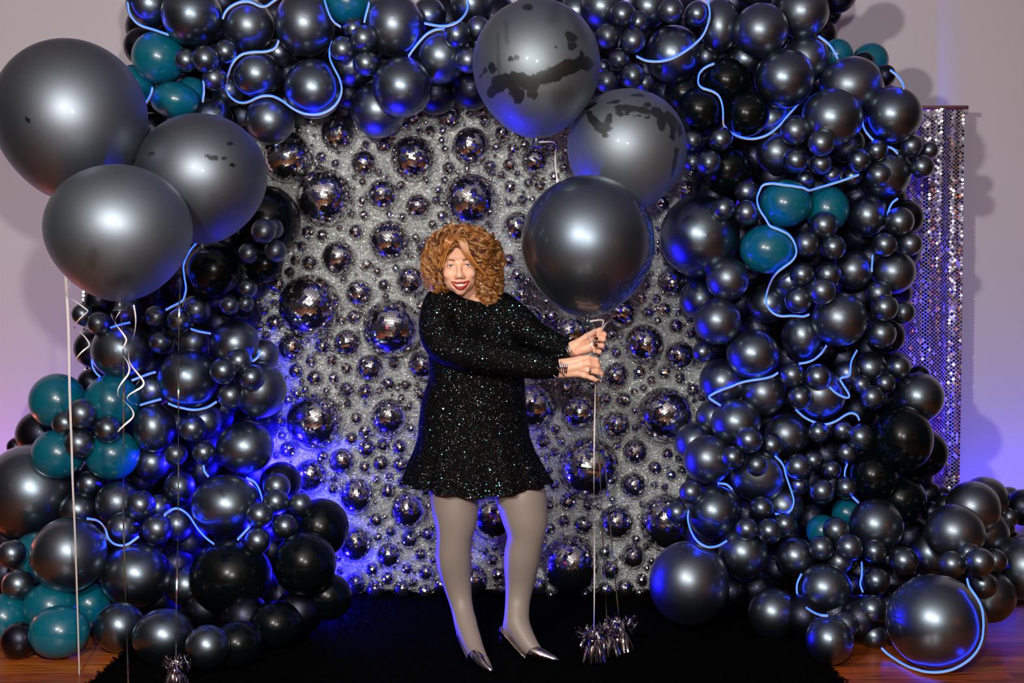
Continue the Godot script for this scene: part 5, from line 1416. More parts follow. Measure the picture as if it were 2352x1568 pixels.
	at.append(Transform3D(Basis.from_euler(Vector3(PI / 2, 0, 0)) * Basis.from_scale(Vector3.ONE * 0.112), Vector3(-0.092, 2.686, -0.840)))
	at.append(Transform3D(Basis.from_euler(Vector3(PI / 2, 0, 0)) * Basis.from_scale(Vector3.ONE * 0.088), Vector3(-1.243, 1.324, -0.840)))
	at.append(Transform3D(Basis.from_euler(Vector3(PI / 2, 0, 0)) * Basis.from_scale(Vector3.ONE * 0.112), Vector3(-1.537, 2.401, -0.840)))
	at.append(Transform3D(Basis.from_euler(Vector3(PI / 2, 0, 0)) * Basis.from_scale(Vector3.ONE * 0.113), Vector3(1.647, 1.163, -0.840)))
	at.append(Transform3D(Basis.from_euler(Vector3(PI / 2, 0, 0)) * Basis.from_scale(Vector3.ONE * 0.088), Vector3(1.399, 2.599, -0.840)))
	at.append(Transform3D(Basis.from_euler(Vector3(PI / 2, 0, 0)) * Basis.from_scale(Vector3.ONE * 0.110), Vector3(-1.242, 0.316, -0.663)))
	at.append(Transform3D(Basis.from_euler(Vector3(PI / 2, 0, 0)) * Basis.from_scale(Vector3.ONE * 0.113), Vector3(1.299, 1.332, -0.840)))
	at.append(Transform3D(Basis.from_euler(Vector3(PI / 2, 0, 0)) * Basis.from_scale(Vector3.ONE * 0.112), Vector3(1.365, 2.020, -0.840)))
	at.append(Transform3D(Basis.from_euler(Vector3(PI / 2, 0, 0)) * Basis.from_scale(Vector3.ONE * 0.111), Vector3(-1.326, 2.749, -0.840)))
	at.append(Transform3D(Basis.from_euler(Vector3(PI / 2, 0, 0)) * Basis.from_scale(Vector3.ONE * 0.113), Vector3(-1.426, 0.742, -0.840)))
	at.append(Transform3D(Basis.from_euler(Vector3(PI / 2, 0, 0)) * Basis.from_scale(Vector3.ONE * 0.112), Vector3(-1.654, 2.630, -0.840)))
	at.append(Transform3D(Basis.from_euler(Vector3(PI / 2, 0, 0)) * Basis.from_scale(Vector3.ONE * 0.112), Vector3(-1.892, 0.561, -0.805)))
	at.append(Transform3D(Basis.from_euler(Vector3(PI / 2, 0, 0)) * Basis.from_scale(Vector3.ONE * 0.108), Vector3(1.292, 0.178, -0.579)))
	at.append(Transform3D(Basis.from_euler(Vector3(PI / 2, 0, 0)) * Basis.from_scale(Vector3.ONE * 0.112), Vector3(0.979, 2.195, -0.840)))
	at.append(Transform3D(Basis.from_euler(Vector3(PI / 2, 0, 0)) * Basis.from_scale(Vector3.ONE * 0.108), Vector3(1.916, 0.171, -0.574)))
	at.append(Transform3D(Basis.from_euler(Vector3(PI / 2, 0, 0)) * Basis.from_scale(Vector3.ONE * 0.112), Vector3(-1.027, 2.290, -0.840)))
	at.append(Transform3D(Basis.from_euler(Vector3(PI / 2, 0, 0)) * Basis.from_scale(Vector3.ONE * 0.113), Vector3(1.049, 1.380, -0.840)))
	at.append(Transform3D(Basis.from_euler(Vector3(PI / 2, 0, 0)) * Basis.from_scale(Vector3.ONE * 0.113), Vector3(1.182, 0.848, -0.840)))
	at.append(Transform3D(Basis.from_euler(Vector3(PI / 2, 0, 0)) * Basis.from_scale(Vector3.ONE * 0.112), Vector3(0.890, 2.425, -0.840)))
	at.append(Transform3D(Basis.from_euler(Vector3(PI / 2, 0, 0)) * Basis.from_scale(Vector3.ONE * 0.064), Vector3(0.747, 2.235, -0.840)))
	at.append(Transform3D(Basis.from_euler(Vector3(PI / 2, 0, 0)) * Basis.from_scale(Vector3.ONE * 0.108), Vector3(-1.810, 0.144, -0.558)))
	at.append(Transform3D(Basis.from_euler(Vector3(PI / 2, 0, 0)) * Basis.from_scale(Vector3.ONE * 0.112), Vector3(0.888, 1.484, -0.840)))
	at.append(Transform3D(Basis.from_euler(Vector3(PI / 2, 0, 0)) * Basis.from_scale(Vector3.ONE * 0.108), Vector3(-2.241, 0.178, -0.579)))
	at.append(Transform3D(Basis.from_euler(Vector3(PI / 2, 0, 0)) * Basis.from_scale(Vector3.ONE * 0.113), Vector3(1.265, 0.629, -0.840)))
	at.append(Transform3D(Basis.from_euler(Vector3(PI / 2, 0, 0)) * Basis.from_scale(Vector3.ONE * 0.112), Vector3(1.138, 2.330, -0.840)))
	at.append(Transform3D(Basis.from_euler(Vector3(PI / 2, 0, 0)) * Basis.from_scale(Vector3.ONE * 0.064), Vector3(0.004, 2.362, -0.840)))
	at.append(Transform3D(Basis.from_euler(Vector3(PI / 2, 0, 0)) * Basis.from_scale(Vector3.ONE * 0.112), Vector3(-1.431, 2.551, -0.840)))
	at.append(Transform3D(Basis.from_euler(Vector3(PI / 2, 0, 0)) * Basis.from_scale(Vector3.ONE * 0.112), Vector3(1.770, 1.621, -0.840)))
	at.append(Transform3D(Basis.from_euler(Vector3(PI / 2, 0, 0)) * Basis.from_scale(Vector3.ONE * 0.111), Vector3(1.015, 2.749, -0.840)))
	at.append(Transform3D(Basis.from_euler(Vector3(PI / 2, 0, 0)) * Basis.from_scale(Vector3.ONE * 0.088), Vector3(1.756, 1.420, -0.840)))
	at.append(Transform3D(Basis.from_euler(Vector3(PI / 2, 0, 0)) * Basis.from_scale(Vector3.ONE * 0.110), Vector3(-2.281, 0.337, -0.675)))
	at.append(Transform3D(Basis.from_euler(Vector3(PI / 2, 0, 0)) * Basis.from_scale(Vector3.ONE * 0.112), Vector3(-1.434, 2.298, -0.840)))
	at.append(Transform3D(Basis.from_euler(Vector3(PI / 2, 0, 0)) * Basis.from_scale(Vector3.ONE * 0.113), Vector3(1.465, 0.807, -0.840)))
	at.append(Transform3D(Basis.from_euler(Vector3(PI / 2, 0, 0)) * Basis.from_scale(Vector3.ONE * 0.113), Vector3(1.652, 0.685, -0.840)))
	at.append(Transform3D(Basis.from_euler(Vector3(PI / 2, 0, 0)) * Basis.from_scale(Vector3.ONE * 0.113), Vector3(1.831, 0.576, -0.814)))
	at.append(Transform3D(Basis.from_euler(Vector3(PI / 2, 0, 0)) * Basis.from_scale(Vector3.ONE * 0.113), Vector3(1.429, 1.171, -0.840)))
	at.append(Transform3D(Basis.from_euler(Vector3(PI / 2, 0, 0)) * Basis.from_scale(Vector3.ONE * 0.064), Vector3(-1.634, 2.258, -0.840)))
	at.append(Transform3D(Basis.from_euler(Vector3(PI / 2, 0, 0)) * Basis.from_scale(Vector3.ONE * 0.110), Vector3(1.242, 0.316, -0.663)))
	at.append(Transform3D(Basis.from_euler(Vector3(PI / 2, 0, 0)) * Basis.from_scale(Vector3.ONE * 0.112), Vector3(-0.769, 2.654, -0.840)))
	at.append(Transform3D(Basis.from_euler(Vector3(PI / 2, 0, 0)) * Basis.from_scale(Vector3.ONE * 0.044), Vector3(1.462, 2.694, -0.840)))
	at.append(Transform3D(Basis.from_euler(Vector3(PI / 2, 0, 0)) * Basis.from_scale(Vector3.ONE * 0.044), Vector3(-1.780, 1.420, -0.840)))
	at.append(Transform3D(Basis.from_euler(Vector3(PI / 2, 0, 0)) * Basis.from_scale(Vector3.ONE * 0.111), Vector3(1.065, 0.415, -0.721)))
	at.append(Transform3D(Basis.from_euler(Vector3(PI / 2, 0, 0)) * Basis.from_scale(Vector3.ONE * 0.113), Vector3(-1.563, 0.613, -0.835)))
	at.append(Transform3D(Basis.from_euler(Vector3(PI / 2, 0, 0)) * Basis.from_scale(Vector3.ONE * 0.111), Vector3(-1.019, 0.429, -0.730)))
	at.append(Transform3D(Basis.from_euler(Vector3(PI / 2, 0, 0)) * Basis.from_scale(Vector3.ONE * 0.113), Vector3(-1.405, 1.171, -0.840)))
	at.append(Transform3D(Basis.from_euler(Vector3(PI / 2, 0, 0)) * Basis.from_scale(Vector3.ONE * 0.112), Vector3(1.813, 2.044, -0.840)))
	at.append(Transform3D(Basis.from_euler(Vector3(PI / 2, 0, 0)) * Basis.from_scale(Vector3.ONE * 0.113), Vector3(-1.942, 0.750, -0.840)))
	at.append(Transform3D(Basis.from_euler(Vector3(PI / 2, 0, 0)) * Basis.from_scale(Vector3.ONE * 0.112), Vector3(1.576, 0.495, -0.768)))
	at.append(Transform3D(Basis.from_euler(Vector3(PI / 2, 0, 0)) * Basis.from_scale(Vector3.ONE * 0.112), Vector3(0.953, 2.520, -0.840)))
	at.append(Transform3D(Basis.from_euler(Vector3(PI / 2, 0, 0)) * Basis.from_scale(Vector3.ONE * 0.112), Vector3(-1.232, 2.528, -0.840)))
	at.append(Transform3D(Basis.from_euler(Vector3(PI / 2, 0, 0)) * Basis.from_scale(Vector3.ONE * 0.112), Vector3(0.100, 2.544, -0.840)))
	at.append(Transform3D(Basis.from_euler(Vector3(PI / 2, 0, 0)) * Basis.from_scale(Vector3.ONE * 0.112), Vector3(0.910, 0.539, -0.793)))
	at.append(Transform3D(Basis.from_euler(Vector3(PI / 2, 0, 0)) * Basis.from_scale(Vector3.ONE * 0.112), Vector3(-0.435, 2.559, -0.840)))
	at.append(Transform3D(Basis.from_euler(Vector3(PI / 2, 0, 0)) * Basis.from_scale(Vector3.ONE * 0.112), Vector3(1.272, 2.591, -0.840)))
	at.append(Transform3D(Basis.from_euler(Vector3(PI / 2, 0, 0)) * Basis.from_scale(Vector3.ONE * 0.044), Vector3(-1.416, 1.653, -0.840)))
	at.append(Transform3D(Basis.from_euler(Vector3(PI / 2, 0, 0)) * Basis.from_scale(Vector3.ONE * 0.044), Vector3(-2.298, 0.710, -0.840)))
	at.append(Transform3D(Basis.from_euler(Vector3(PI / 2, 0, 0)) * Basis.from_scale(Vector3.ONE * 0.040), Vector3(-1.754, 0.038, -0.253)))
	at.append(Transform3D(Basis.from_euler(Vector3(PI / 2, 0, 0)) * Basis.from_scale(Vector3.ONE * 0.113), Vector3(-1.363, 1.404, -0.840)))
	at.append(Transform3D(Basis.from_euler(Vector3(PI / 2, 0, 0)) * Basis.from_scale(Vector3.ONE * 0.102), Vector3(1.586, 0.099, -0.295)))
	at.append(Transform3D(Basis.from_euler(Vector3(PI / 2, 0, 0)) * Basis.from_scale(Vector3.ONE * 0.113), Vector3(-1.870, 1.324, -0.840)))
	at.append(Transform3D(Basis.from_euler(Vector3(PI / 2, 0, 0)) * Basis.from_scale(Vector3.ONE * 0.109), Vector3(2.187, 0.274, -0.637)))
	at.append(Transform3D(Basis.from_euler(Vector3(PI / 2, 0, 0)) * Basis.from_scale(Vector3.ONE * 0.112), Vector3(-0.643, 2.393, -0.840)))
	at.append(Transform3D(Basis.from_euler(Vector3(PI / 2, 0, 0)) * Basis.from_scale(Vector3.ONE * 0.113), Vector3(1.737, 1.058, -0.840)))
	at.append(Transform3D(Basis.from_euler(Vector3(PI / 2, 0, 0)) * Basis.from_scale(Vector3.ONE * 0.110), Vector3(-1.692, 0.379, -0.700)))
	at.append(Transform3D(Basis.from_euler(Vector3(PI / 2, 0, 0)) * Basis.from_scale(Vector3.ONE * 0.112), Vector3(1.047, 1.685, -0.840)))
	at.append(Transform3D(Basis.from_euler(Vector3(PI / 2, 0, 0)) * Basis.from_scale(Vector3.ONE * 0.112), Vector3(1.406, 1.900, -0.840)))
	at.append(Transform3D(Basis.from_euler(Vector3(PI / 2, 0, 0)) * Basis.from_scale(Vector3.ONE * 0.113), Vector3(1.685, 1.300, -0.840)))
	at.append(Transform3D(Basis.from_euler(Vector3(PI / 2, 0, 0)) * Basis.from_scale(Vector3.ONE * 0.108), Vector3(1.799, 0.164, -0.570)))
	at.append(Transform3D(Basis.from_euler(Vector3(PI / 2, 0, 0)) * Basis.from_scale(Vector3.ONE * 0.111), Vector3(-0.641, 2.757, -0.840)))
	at.append(Transform3D(Basis.from_euler(Vector3(PI / 2, 0, 0)) * Basis.from_scale(Vector3.ONE * 0.111), Vector3(1.182, 2.757, -0.840)))
	at.append(Transform3D(Basis.from_euler(Vector3(PI / 2, 0, 0)) * Basis.from_scale(Vector3.ONE * 0.112), Vector3(1.370, 0.561, -0.805)))
	at.append(Transform3D(Basis.from_euler(Vector3(PI / 2, 0, 0)) * Basis.from_scale(Vector3.ONE * 0.108), Vector3(-1.491, 0.212, -0.600)))
	at.append(Transform3D(Basis.from_euler(Vector3(PI / 2, 0, 0)) * Basis.from_scale(Vector3.ONE * 0.112), Vector3(1.618, 2.243, -0.840)))
	at.append(Transform3D(Basis.from_euler(Vector3(PI / 2, 0, 0)) * Basis.from_scale(Vector3.ONE * 0.044), Vector3(0.877, 1.972, -0.840)))
	at.append(Transform3D(Basis.from_euler(Vector3(PI / 2, 0, 0)) * Basis.from_scale(Vector3.ONE * 0.113), Vector3(-1.294, 1.009, -0.840)))
	at.append(Transform3D(Basis.from_euler(Vector3(PI / 2, 0, 0)) * Basis.from_scale(Vector3.ONE * 0.109), Vector3(1.449, 0.288, -0.646)))
	at.append(Transform3D(Basis.from_euler(Vector3(PI / 2, 0, 0)) * Basis.from_scale(Vector3.ONE * 0.112), Vector3(1.591, 1.868, -0.840)))
	at.append(Transform3D(Basis.from_euler(Vector3(PI / 2, 0, 0)) * Basis.from_scale(Vector3.ONE * 0.064), Vector3(0.798, 0.444, -0.738)))
	at.append(Transform3D(Basis.from_euler(Vector3(PI / 2, 0, 0)) * Basis.from_scale(Vector3.ONE * 0.111), Vector3(-1.895, 0.451, -0.742)))
	at.append(Transform3D(Basis.from_euler(Vector3(PI / 2, 0, 0)) * Basis.from_scale(Vector3.ONE * 0.113), Vector3(-1.550, 1.179, -0.840)))
	at.append(Transform3D(Basis.from_euler(Vector3(PI / 2, 0, 0)) * Basis.from_scale(Vector3.ONE * 0.044), Vector3(1.968, 0.495, -0.768)))
	at.append(Transform3D(Basis.from_euler(Vector3(PI / 2, 0, 0)) * Basis.from_scale(Vector3.ONE * 0.109), Vector3(1.674, 0.239, -0.616)))
	at.append(Transform3D(Basis.from_euler(Vector3(PI / 2, 0, 0)) * Basis.from_scale(Vector3.ONE * 0.107), Vector3(-2.106, 0.131, -0.549)))
	at.append(Transform3D(Basis.from_euler(Vector3(PI / 2, 0, 0)) * Basis.from_scale(Vector3.ONE * 0.101), Vector3(1.340, 0.097, -0.222)))
	at.append(Transform3D(Basis.from_euler(Vector3(PI / 2, 0, 0)) * Basis.from_scale(Vector3.ONE * 0.112), Vector3(1.658, 1.581, -0.840)))
	at.append(Transform3D(Basis.from_euler(Vector3(PI / 2, 0, 0)) * Basis.from_scale(Vector3.ONE * 0.112), Vector3(0.227, 2.662, -0.840)))
	at.append(Transform3D(Basis.from_euler(Vector3(PI / 2, 0, 0)) * Basis.from_scale(Vector3.ONE * 0.112), Vector3(0.490, 2.559, -0.840)))
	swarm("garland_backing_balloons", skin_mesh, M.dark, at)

func strip(where: String, pts: Array) -> void:
	var p := spline(pts, 3)
	var t := thing("neon_light_strip", "blue neon strip round " + where, "neon strip", p[0], "neon strips woven through the garland")
	var core := PackedVector3Array()
	var case_ := PackedVector3Array()
	for q in p:
		core.append(q - p[0])
		case_.append(q - p[0] + Vector3(0.001, -0.0042, -0.003))
	var g := Geo.new()
	g.sweep(core, even(core.size(), 0.0030, 0.0030), 8, true)
	put("light_tube", g.mesh(), M.neon, t)
	var c := Geo.new()
	c.sweep(case_, even(case_.size(), 0.0040, 0.0040), 8, true)
	put("casing", c.mesh(), M.neon_case, t)
	var l := OmniLight3D.new()
	l.name = "strip_light"
	l.light_color = Color(0.10, 0.22, 1.0)
	l.light_energy = 0.0018
	l.light_size = 0.02
	l.omni_range = 12.0
	l.omni_attenuation = 2.0
	l.shadow_enabled = true
	t.add_child(l)
	l.position = core[core.size() / 2] + Vector3(0, 0, 0.03)

func build_strips() -> void:
	strip("the grey balloon in the arch's top left corner", [Vector3(-1.641, 2.661, -0.485), Vector3(-1.637, 2.625, -0.488), Vector3(-1.626, 2.600, -0.492), Vector3(-1.611, 2.581, -0.498), Vector3(-1.587, 2.566, -0.498), Vector3(-1.554, 2.554, -0.488), Vector3(-1.518, 2.540, -0.464), Vector3(-1.487, 2.527, -0.448), Vector3(-1.454, 2.513, -0.427)])
	strip("two large dark balloons beside the teal one at the arch top", [Vector3(-1.233, 2.590, -0.471), Vector3(-1.223, 2.614, -0.470), Vector3(-1.205, 2.635, -0.468), Vector3(-1.178, 2.651, -0.467), Vector3(-1.152, 2.660, -0.468), Vector3(-1.123, 2.662, -0.469), Vector3(-1.097, 2.654, -0.471), Vector3(-1.072, 2.643, -0.475), Vector3(-1.049, 2.647, -0.485), Vector3(-1.028, 2.664, -0.493), Vector3(-1.007, 2.682, -0.501)])
	strip("the teal balloons in the arch's left corner, upright", [Vector3(-1.583, 2.225, -0.492), Vector3(-1.562, 2.243, -0.482), Vector3(-1.542, 2.265, -0.463), Vector3(-1.532, 2.297, -0.461)])
	strip("the teal balloons in the arch's left corner, on their inner side", [Vector3(-1.306, 2.317, -0.423), Vector3(-1.305, 2.301, -0.428), Vector3(-1.310, 2.285, -0.448), Vector3(-1.311, 2.270, -0.449), Vector3(-1.315, 2.254, -0.454), Vector3(-1.319, 2.238, -0.462)])
	strip("the lower row of the arch's left half, a long wave", [Vector3(-0.994, 2.497, -0.468), Vector3(-1.009, 2.468, -0.471), Vector3(-1.032, 2.455, -0.468), Vector3(-1.061, 2.449, -0.465), Vector3(-1.094, 2.447, -0.459), Vector3(-1.123, 2.443, -0.457), Vector3(-1.150, 2.436, -0.458), Vector3(-1.177, 2.417, -0.461), Vector3(-1.196, 2.394, -0.470), Vector3(-1.216, 2.375, -0.509), Vector3(-1.234, 2.354, -0.547), Vector3(-1.248, 2.332, -0.582), Vector3(-1.249, 2.307, -0.597), Vector3(-1.236, 2.284, -0.600), Vector3(-1.206, 2.260, -0.576), Vector3(-1.171, 2.247, -0.548), Vector3(-1.133, 2.247, -0.516), Vector3(-1.099, 2.258, -0.495), Vector3(-1.067, 2.267, -0.491), Vector3(-1.034, 2.267, -0.491), Vector3(-1.008, 2.258, -0.482), Vector3(-0.982, 2.243, -0.471), Vector3(-0.957, 2.224, -0.456), Vector3(-0.933, 2.207, -0.451), Vector3(-0.908, 2.194, -0.450), Vector3(-0.882, 2.185, -0.451), Vector3(-0.854, 2.182, -0.453), Vector3(-0.827, 2.183, -0.454), Vector3(-0.800, 2.191, -0.456), Vector3(-0.775, 2.204, -0.457), Vector3(-0.754, 2.223, -0.460), Vector3(-0.739, 2.246, -0.463), Vector3(-0.730, 2.271, -0.465), Vector3(-0.727, 2.297, -0.464), Vector3(-0.732, 2.323, -0.461), Vector3(-0.741, 2.348, -0.459), Vector3(-0.756, 2.376, -0.458), Vector3(-0.770, 2.403, -0.469), Vector3(-0.780, 2.430, -0.483), Vector3(-0.781, 2.466, -0.495), Vector3(-0.772, 2.500, -0.506)])
	strip("the teal balloon at the arch top, on its left", [Vector3(-0.795, 2.662, -0.451), Vector3(-0.787, 2.634, -0.451), Vector3(-0.778, 2.609, -0.452), Vector3(-0.767, 2.586, -0.459), Vector3(-0.754, 2.572, -0.476), Vector3(-0.733, 2.560, -0.486)])
	strip("the teal balloon at the arch top, on its right", [Vector3(-0.628, 2.570, -0.451), Vector3(-0.621, 2.600, -0.451), Vector3(-0.613, 2.628, -0.452), Vector3(-0.606, 2.653, -0.452)])
	strip("the arch top beside the large hovering balloon", [Vector3(-0.445, 2.440, -0.511), Vector3(-0.428, 2.463, -0.504), Vector3(-0.408, 2.486, -0.496), Vector3(-0.387, 2.509, -0.491), Vector3(-0.367, 2.528, -0.490), Vector3(-0.344, 2.542, -0.491), Vector3(-0.319, 2.551, -0.494), Vector3(-0.287, 2.553, -0.495)])
	strip("the arch top, hooked between dark balloons", [Vector3(-0.373, 2.572, -0.476), Vector3(-0.341, 2.561, -0.456), Vector3(-0.309, 2.552, -0.438), Vector3(-0.277, 2.547, -0.416), Vector3(-0.245, 2.554, -0.411), Vector3(-0.219, 2.574, -0.427), Vector3(-0.200, 2.607, -0.466), Vector3(-0.191, 2.642, -0.501), Vector3(-0.191, 2.681, -0.532)])
	strip("the sweeping bow across the dark balloon right of the hovering ones", [Vector3(0.529, 2.428, -0.456), Vector3(0.564, 2.415, -0.470), Vector3(0.594, 2.410, -0.471), Vector3(0.624, 2.410, -0.472), Vector3(0.651, 2.412, -0.463), Vector3(0.679, 2.419, -0.459), Vector3(0.707, 2.432, -0.458), Vector3(0.733, 2.448, -0.458), Vector3(0.759, 2.466, -0.461), Vector3(0.783, 2.487, -0.470), Vector3(0.804, 2.508, -0.472), Vector3(0.820, 2.532, -0.469), Vector3(0.830, 2.559, -0.461), Vector3(0.837, 2.586, -0.451), Vector3(0.838, 2.615, -0.449), Vector3(0.833, 2.642, -0.449), Vector3(0.827, 2.670, -0.450)])
	strip("the glossy black-green balloons in the arch's right corner", [Vector3(0.866, 2.405, -0.495), Vector3(0.841, 2.398, -0.515), Vector3(0.818, 2.382, -0.518), Vector3(0.802, 2.357, -0.505), Vector3(0.797, 2.319, -0.483), Vector3(0.806, 2.294, -0.446), Vector3(0.828, 2.285, -0.441), Vector3(0.856, 2.275, -0.441), Vector3(0.878, 2.258, -0.442), Vector3(0.891, 2.230, -0.445), Vector3(0.897, 2.200, -0.449), Vector3(0.899, 2.170, -0.456), Vector3(0.904, 2.142, -0.471), Vector3(0.926, 2.122, -0.493), Vector3(0.955, 2.109, -0.522), Vector3(0.987, 2.101, -0.552), Vector3(1.018, 2.097, -0.569), Vector3(1.047, 2.095, -0.571), Vector3(1.074, 2.098, -0.564), Vector3(1.101, 2.106, -0.553), Vector3(1.127, 2.121, -0.552), Vector3(1.152, 2.141, -0.557), Vector3(1.173, 2.162, -0.561), Vector3(1.194, 2.188, -0.567), Vector3(1.212, 2.207, -0.573), Vector3(1.233, 2.229, -0.578), Vector3(1.254, 2.250, -0.581), Vector3(1.274, 2.271, -0.580), Vector3(1.294, 2.293, -0.577), Vector3(1.309, 2.320, -0.575)])
	strip("the right shoulder of the arch above the silver curtain", [Vector3(1.322, 2.530, -0.533), Vector3(1.351, 2.511, -0.534), Vector3(1.371, 2.488, -0.525), Vector3(1.387, 2.461, -0.519), Vector3(1.397, 2.429, -0.503)])
	strip("the outer edge of the arch's right shoulder, a thin loop", [Vector3(1.617, 2.374, -0.480), Vector3(1.637, 2.347, -0.456), Vector3(1.653, 2.314, -0.436), Vector3(1.651, 2.284, -0.407)])
	strip("the large dark balloon in front of the silver curtain's top", [Vector3(1.499, 2.170, -0.477), Vector3(1.501, 2.143, -0.477), Vector3(1.510, 2.119, -0.476), Vector3(1.526, 2.097, -0.475), Vector3(1.546, 2.077, -0.475), Vector3(1.572, 2.060, -0.478), Vector3(1.598, 2.050, -0.479), Vector3(1.627, 2.043, -0.479), Vector3(1.653, 2.020, -0.479)])
	strip("the teal balloons of the right side, a long S curve", [Vector3(1.493, 1.932, -0.502), Vector3(1.465, 1.922, -0.499), Vector3(1.437, 1.912, -0.497), Vector3(1.408, 1.902, -0.494), Vector3(1.381, 1.894, -0.495), Vector3(1.352, 1.885, -0.493), Vector3(1.319, 1.875, -0.478), Vector3(1.288, 1.865, -0.459), Vector3(1.262, 1.859, -0.436), Vector3(1.236, 1.869, -0.427), Vector3(1.215, 1.872, -0.424), Vector3(1.186, 1.877, -0.424), Vector3(1.154, 1.881, -0.427), Vector3(1.125, 1.886, -0.434), Vector3(1.103, 1.889, -0.449), Vector3(1.072, 1.883, -0.460), Vector3(1.056, 1.856, -0.458), Vector3(1.045, 1.825, -0.449), Vector3(1.047, 1.792, -0.432), Vector3(1.061, 1.764, -0.433), Vector3(1.077, 1.740, -0.429), Vector3(1.095, 1.709, -0.425), Vector3(1.123, 1.696, -0.420), Vector3(1.151, 1.683, -0.417), Vector3(1.175, 1.669, -0.418), Vector3(1.198, 1.638, -0.420), Vector3(1.208, 1.601, -0.421), Vector3(1.202, 1.576, -0.422), Vector3(1.184, 1.554, -0.421), Vector3(1.155, 1.533, -0.421), Vector3(1.131, 1.512, -0.430), Vector3(1.123, 1.490, -0.475), Vector3(1.121, 1.467, -0.520), Vector3(1.120, 1.441, -0.561), Vector3(1.116, 1.412, -0.578), Vector3(1.115, 1.382, -0.576), Vector3(1.128, 1.354, -0.576), Vector3(1.153, 1.331, -0.572), Vector3(1.182, 1.322, -0.561), Vector3(1.215, 1.324, -0.549), Vector3(1.239, 1.323, -0.528), Vector3(1.265, 1.322, -0.511), Vector3(1.286, 1.331, -0.501)])
	strip("the outer right edge beside the silver curtain", [Vector3(1.669, 1.831, -0.522), Vector3(1.644, 1.813, -0.515), Vector3(1.627, 1.783, -0.508), Vector3(1.617, 1.752, -0.502)])
	strip("the right side near the curtain, a short upright", [Vector3(1.560, 1.586, -0.507), Vector3(1.558, 1.567, -0.507), Vector3(1.557, 1.549, -0.507), Vector3(1.556, 1.532, -0.506), Vector3(1.557, 1.517, -0.506)])
	strip("the right side, a hook below its middle", [Vector3(1.257, 1.114, -0.558), Vector3(1.292, 1.120, -0.557), Vector3(1.317, 1.132, -0.543), Vector3(1.332, 1.150, -0.517), Vector3(1.345, 1.171, -0.496), Vector3(1.351, 1.196, -0.465)])
	strip("the right side next to the mirror balls, a sharp bend", [Vector3(1.149, 1.079, -0.486), Vector3(1.126, 1.065, -0.483), Vector3(1.094, 1.056, -0.478), Vector3(1.064, 1.051, -0.477), Vector3(1.032, 1.046, -0.482), Vector3(1.006, 1.040, -0.492), Vector3(0.977, 1.030, -0.501), Vector3(0.953, 1.018, -0.508), Vector3(0.924, 1.008, -0.510), Vector3(0.897, 0.997, -0.512), Vector3(0.869, 0.982, -0.516), Vector3(0.855, 0.971, -0.507), Vector3(0.873, 0.956, -0.501), Vector3(0.901, 0.938, -0.478)])
	strip("the right side, a small loop beside the balloon cluster", [Vector3(1.516, 1.171, -0.576), Vector3(1.496, 1.147, -0.555), Vector3(1.479, 1.123, -0.533), Vector3(1.468, 1.092, -0.507), Vector3(1.460, 1.065, -0.498), Vector3(1.420, 1.054, -0.490), Vector3(1.429, 1.030, -0.484), Vector3(1.447, 1.003, -0.485), Vector3(1.457, 0.979, -0.479), Vector3(1.443, 0.972, -0.471), Vector3(1.417, 0.980, -0.461), Vector3(1.389, 0.996, -0.456), Vector3(1.364, 1.019, -0.456)])
	strip("the right side's middle, a wave", [Vector3(1.238, 0.917, -0.535), Vector3(1.260, 0.895, -0.534), Vector3(1.283, 0.878, -0.532), Vector3(1.306, 0.866, -0.528), Vector3(1.332, 0.857, -0.519), Vector3(1.361, 0.853, -0.509), Vector3(1.390, 0.861, -0.501), Vector3(1.417, 0.875, -0.498), Vector3(1.442, 0.892, -0.498), Vector3(1.470, 0.903, -0.499), Vector3(1.496, 0.894, -0.499), Vector3(1.507, 0.872, -0.499)])
	strip("the lower right side, an S down the large dark balloon", [Vector3(1.132, 0.722, -0.453), Vector3(1.156, 0.699, -0.453), Vector3(1.171, 0.675, -0.453), Vector3(1.177, 0.649, -0.453), Vector3(1.187, 0.620, -0.457), Vector3(1.199, 0.587, -0.459), Vector3(1.210, 0.555, -0.460), Vector3(1.216, 0.525, -0.459), Vector3(1.204, 0.488, -0.457), Vector3(1.173, 0.469, -0.457), Vector3(1.135, 0.471, -0.457)])
	strip("the lower right side, a short arc over the large dark balloon", [Vector3(0.898, 0.592, -0.523), Vector3(0.917, 0.592, -0.521), Vector3(0.935, 0.589, -0.521), Vector3(0.949, 0.579, -0.521), Vector3(0.960, 0.568, -0.510)])
	strip("the lower right side, a short upright between balloons", [Vector3(1.468, 0.697, -0.514), Vector3(1.457, 0.672, -0.511), Vector3(1.449, 0.646, -0.508), Vector3(1.447, 0.617, -0.501), Vector3(1.449, 0.587, -0.493), Vector3(1.445, 0.565, -0.447), Vector3(1.453, 0.553, -0.399), Vector3(1.465, 0.538, -0.360)])
	strip("the round dark balloon beside the lowest right mirror balls", [Vector3(0.744, 0.505, -0.345), Vector3(0.741, 0.477, -0.345), Vector3(0.742, 0.452, -0.320), Vector3(0.747, 0.429, -0.281), Vector3(0.756, 0.409, -0.241), Vector3(0.774, 0.394, -0.209), Vector3(0.801, 0.382, -0.204), Vector3(0.835, 0.378, -0.224), Vector3(0.865, 0.383, -0.248), Vector3(0.891, 0.394, -0.266)])
	strip("the lower right pile, a C round one dark balloon", [Vector3(1.187, 0.271, -0.201), Vector3(1.171, 0.239, -0.199), Vector3(1.166, 0.213, -0.193), Vector3(1.167, 0.189, -0.183), Vector3(1.175, 0.169, -0.171), Vector3(1.182, 0.158, -0.124), Vector3(1.181, 0.165, -0.035), Vector3(1.180, 0.177, 0.052), Vector3(1.179, 0.194, 0.138), Vector3(1.201, 0.194, 0.144)])
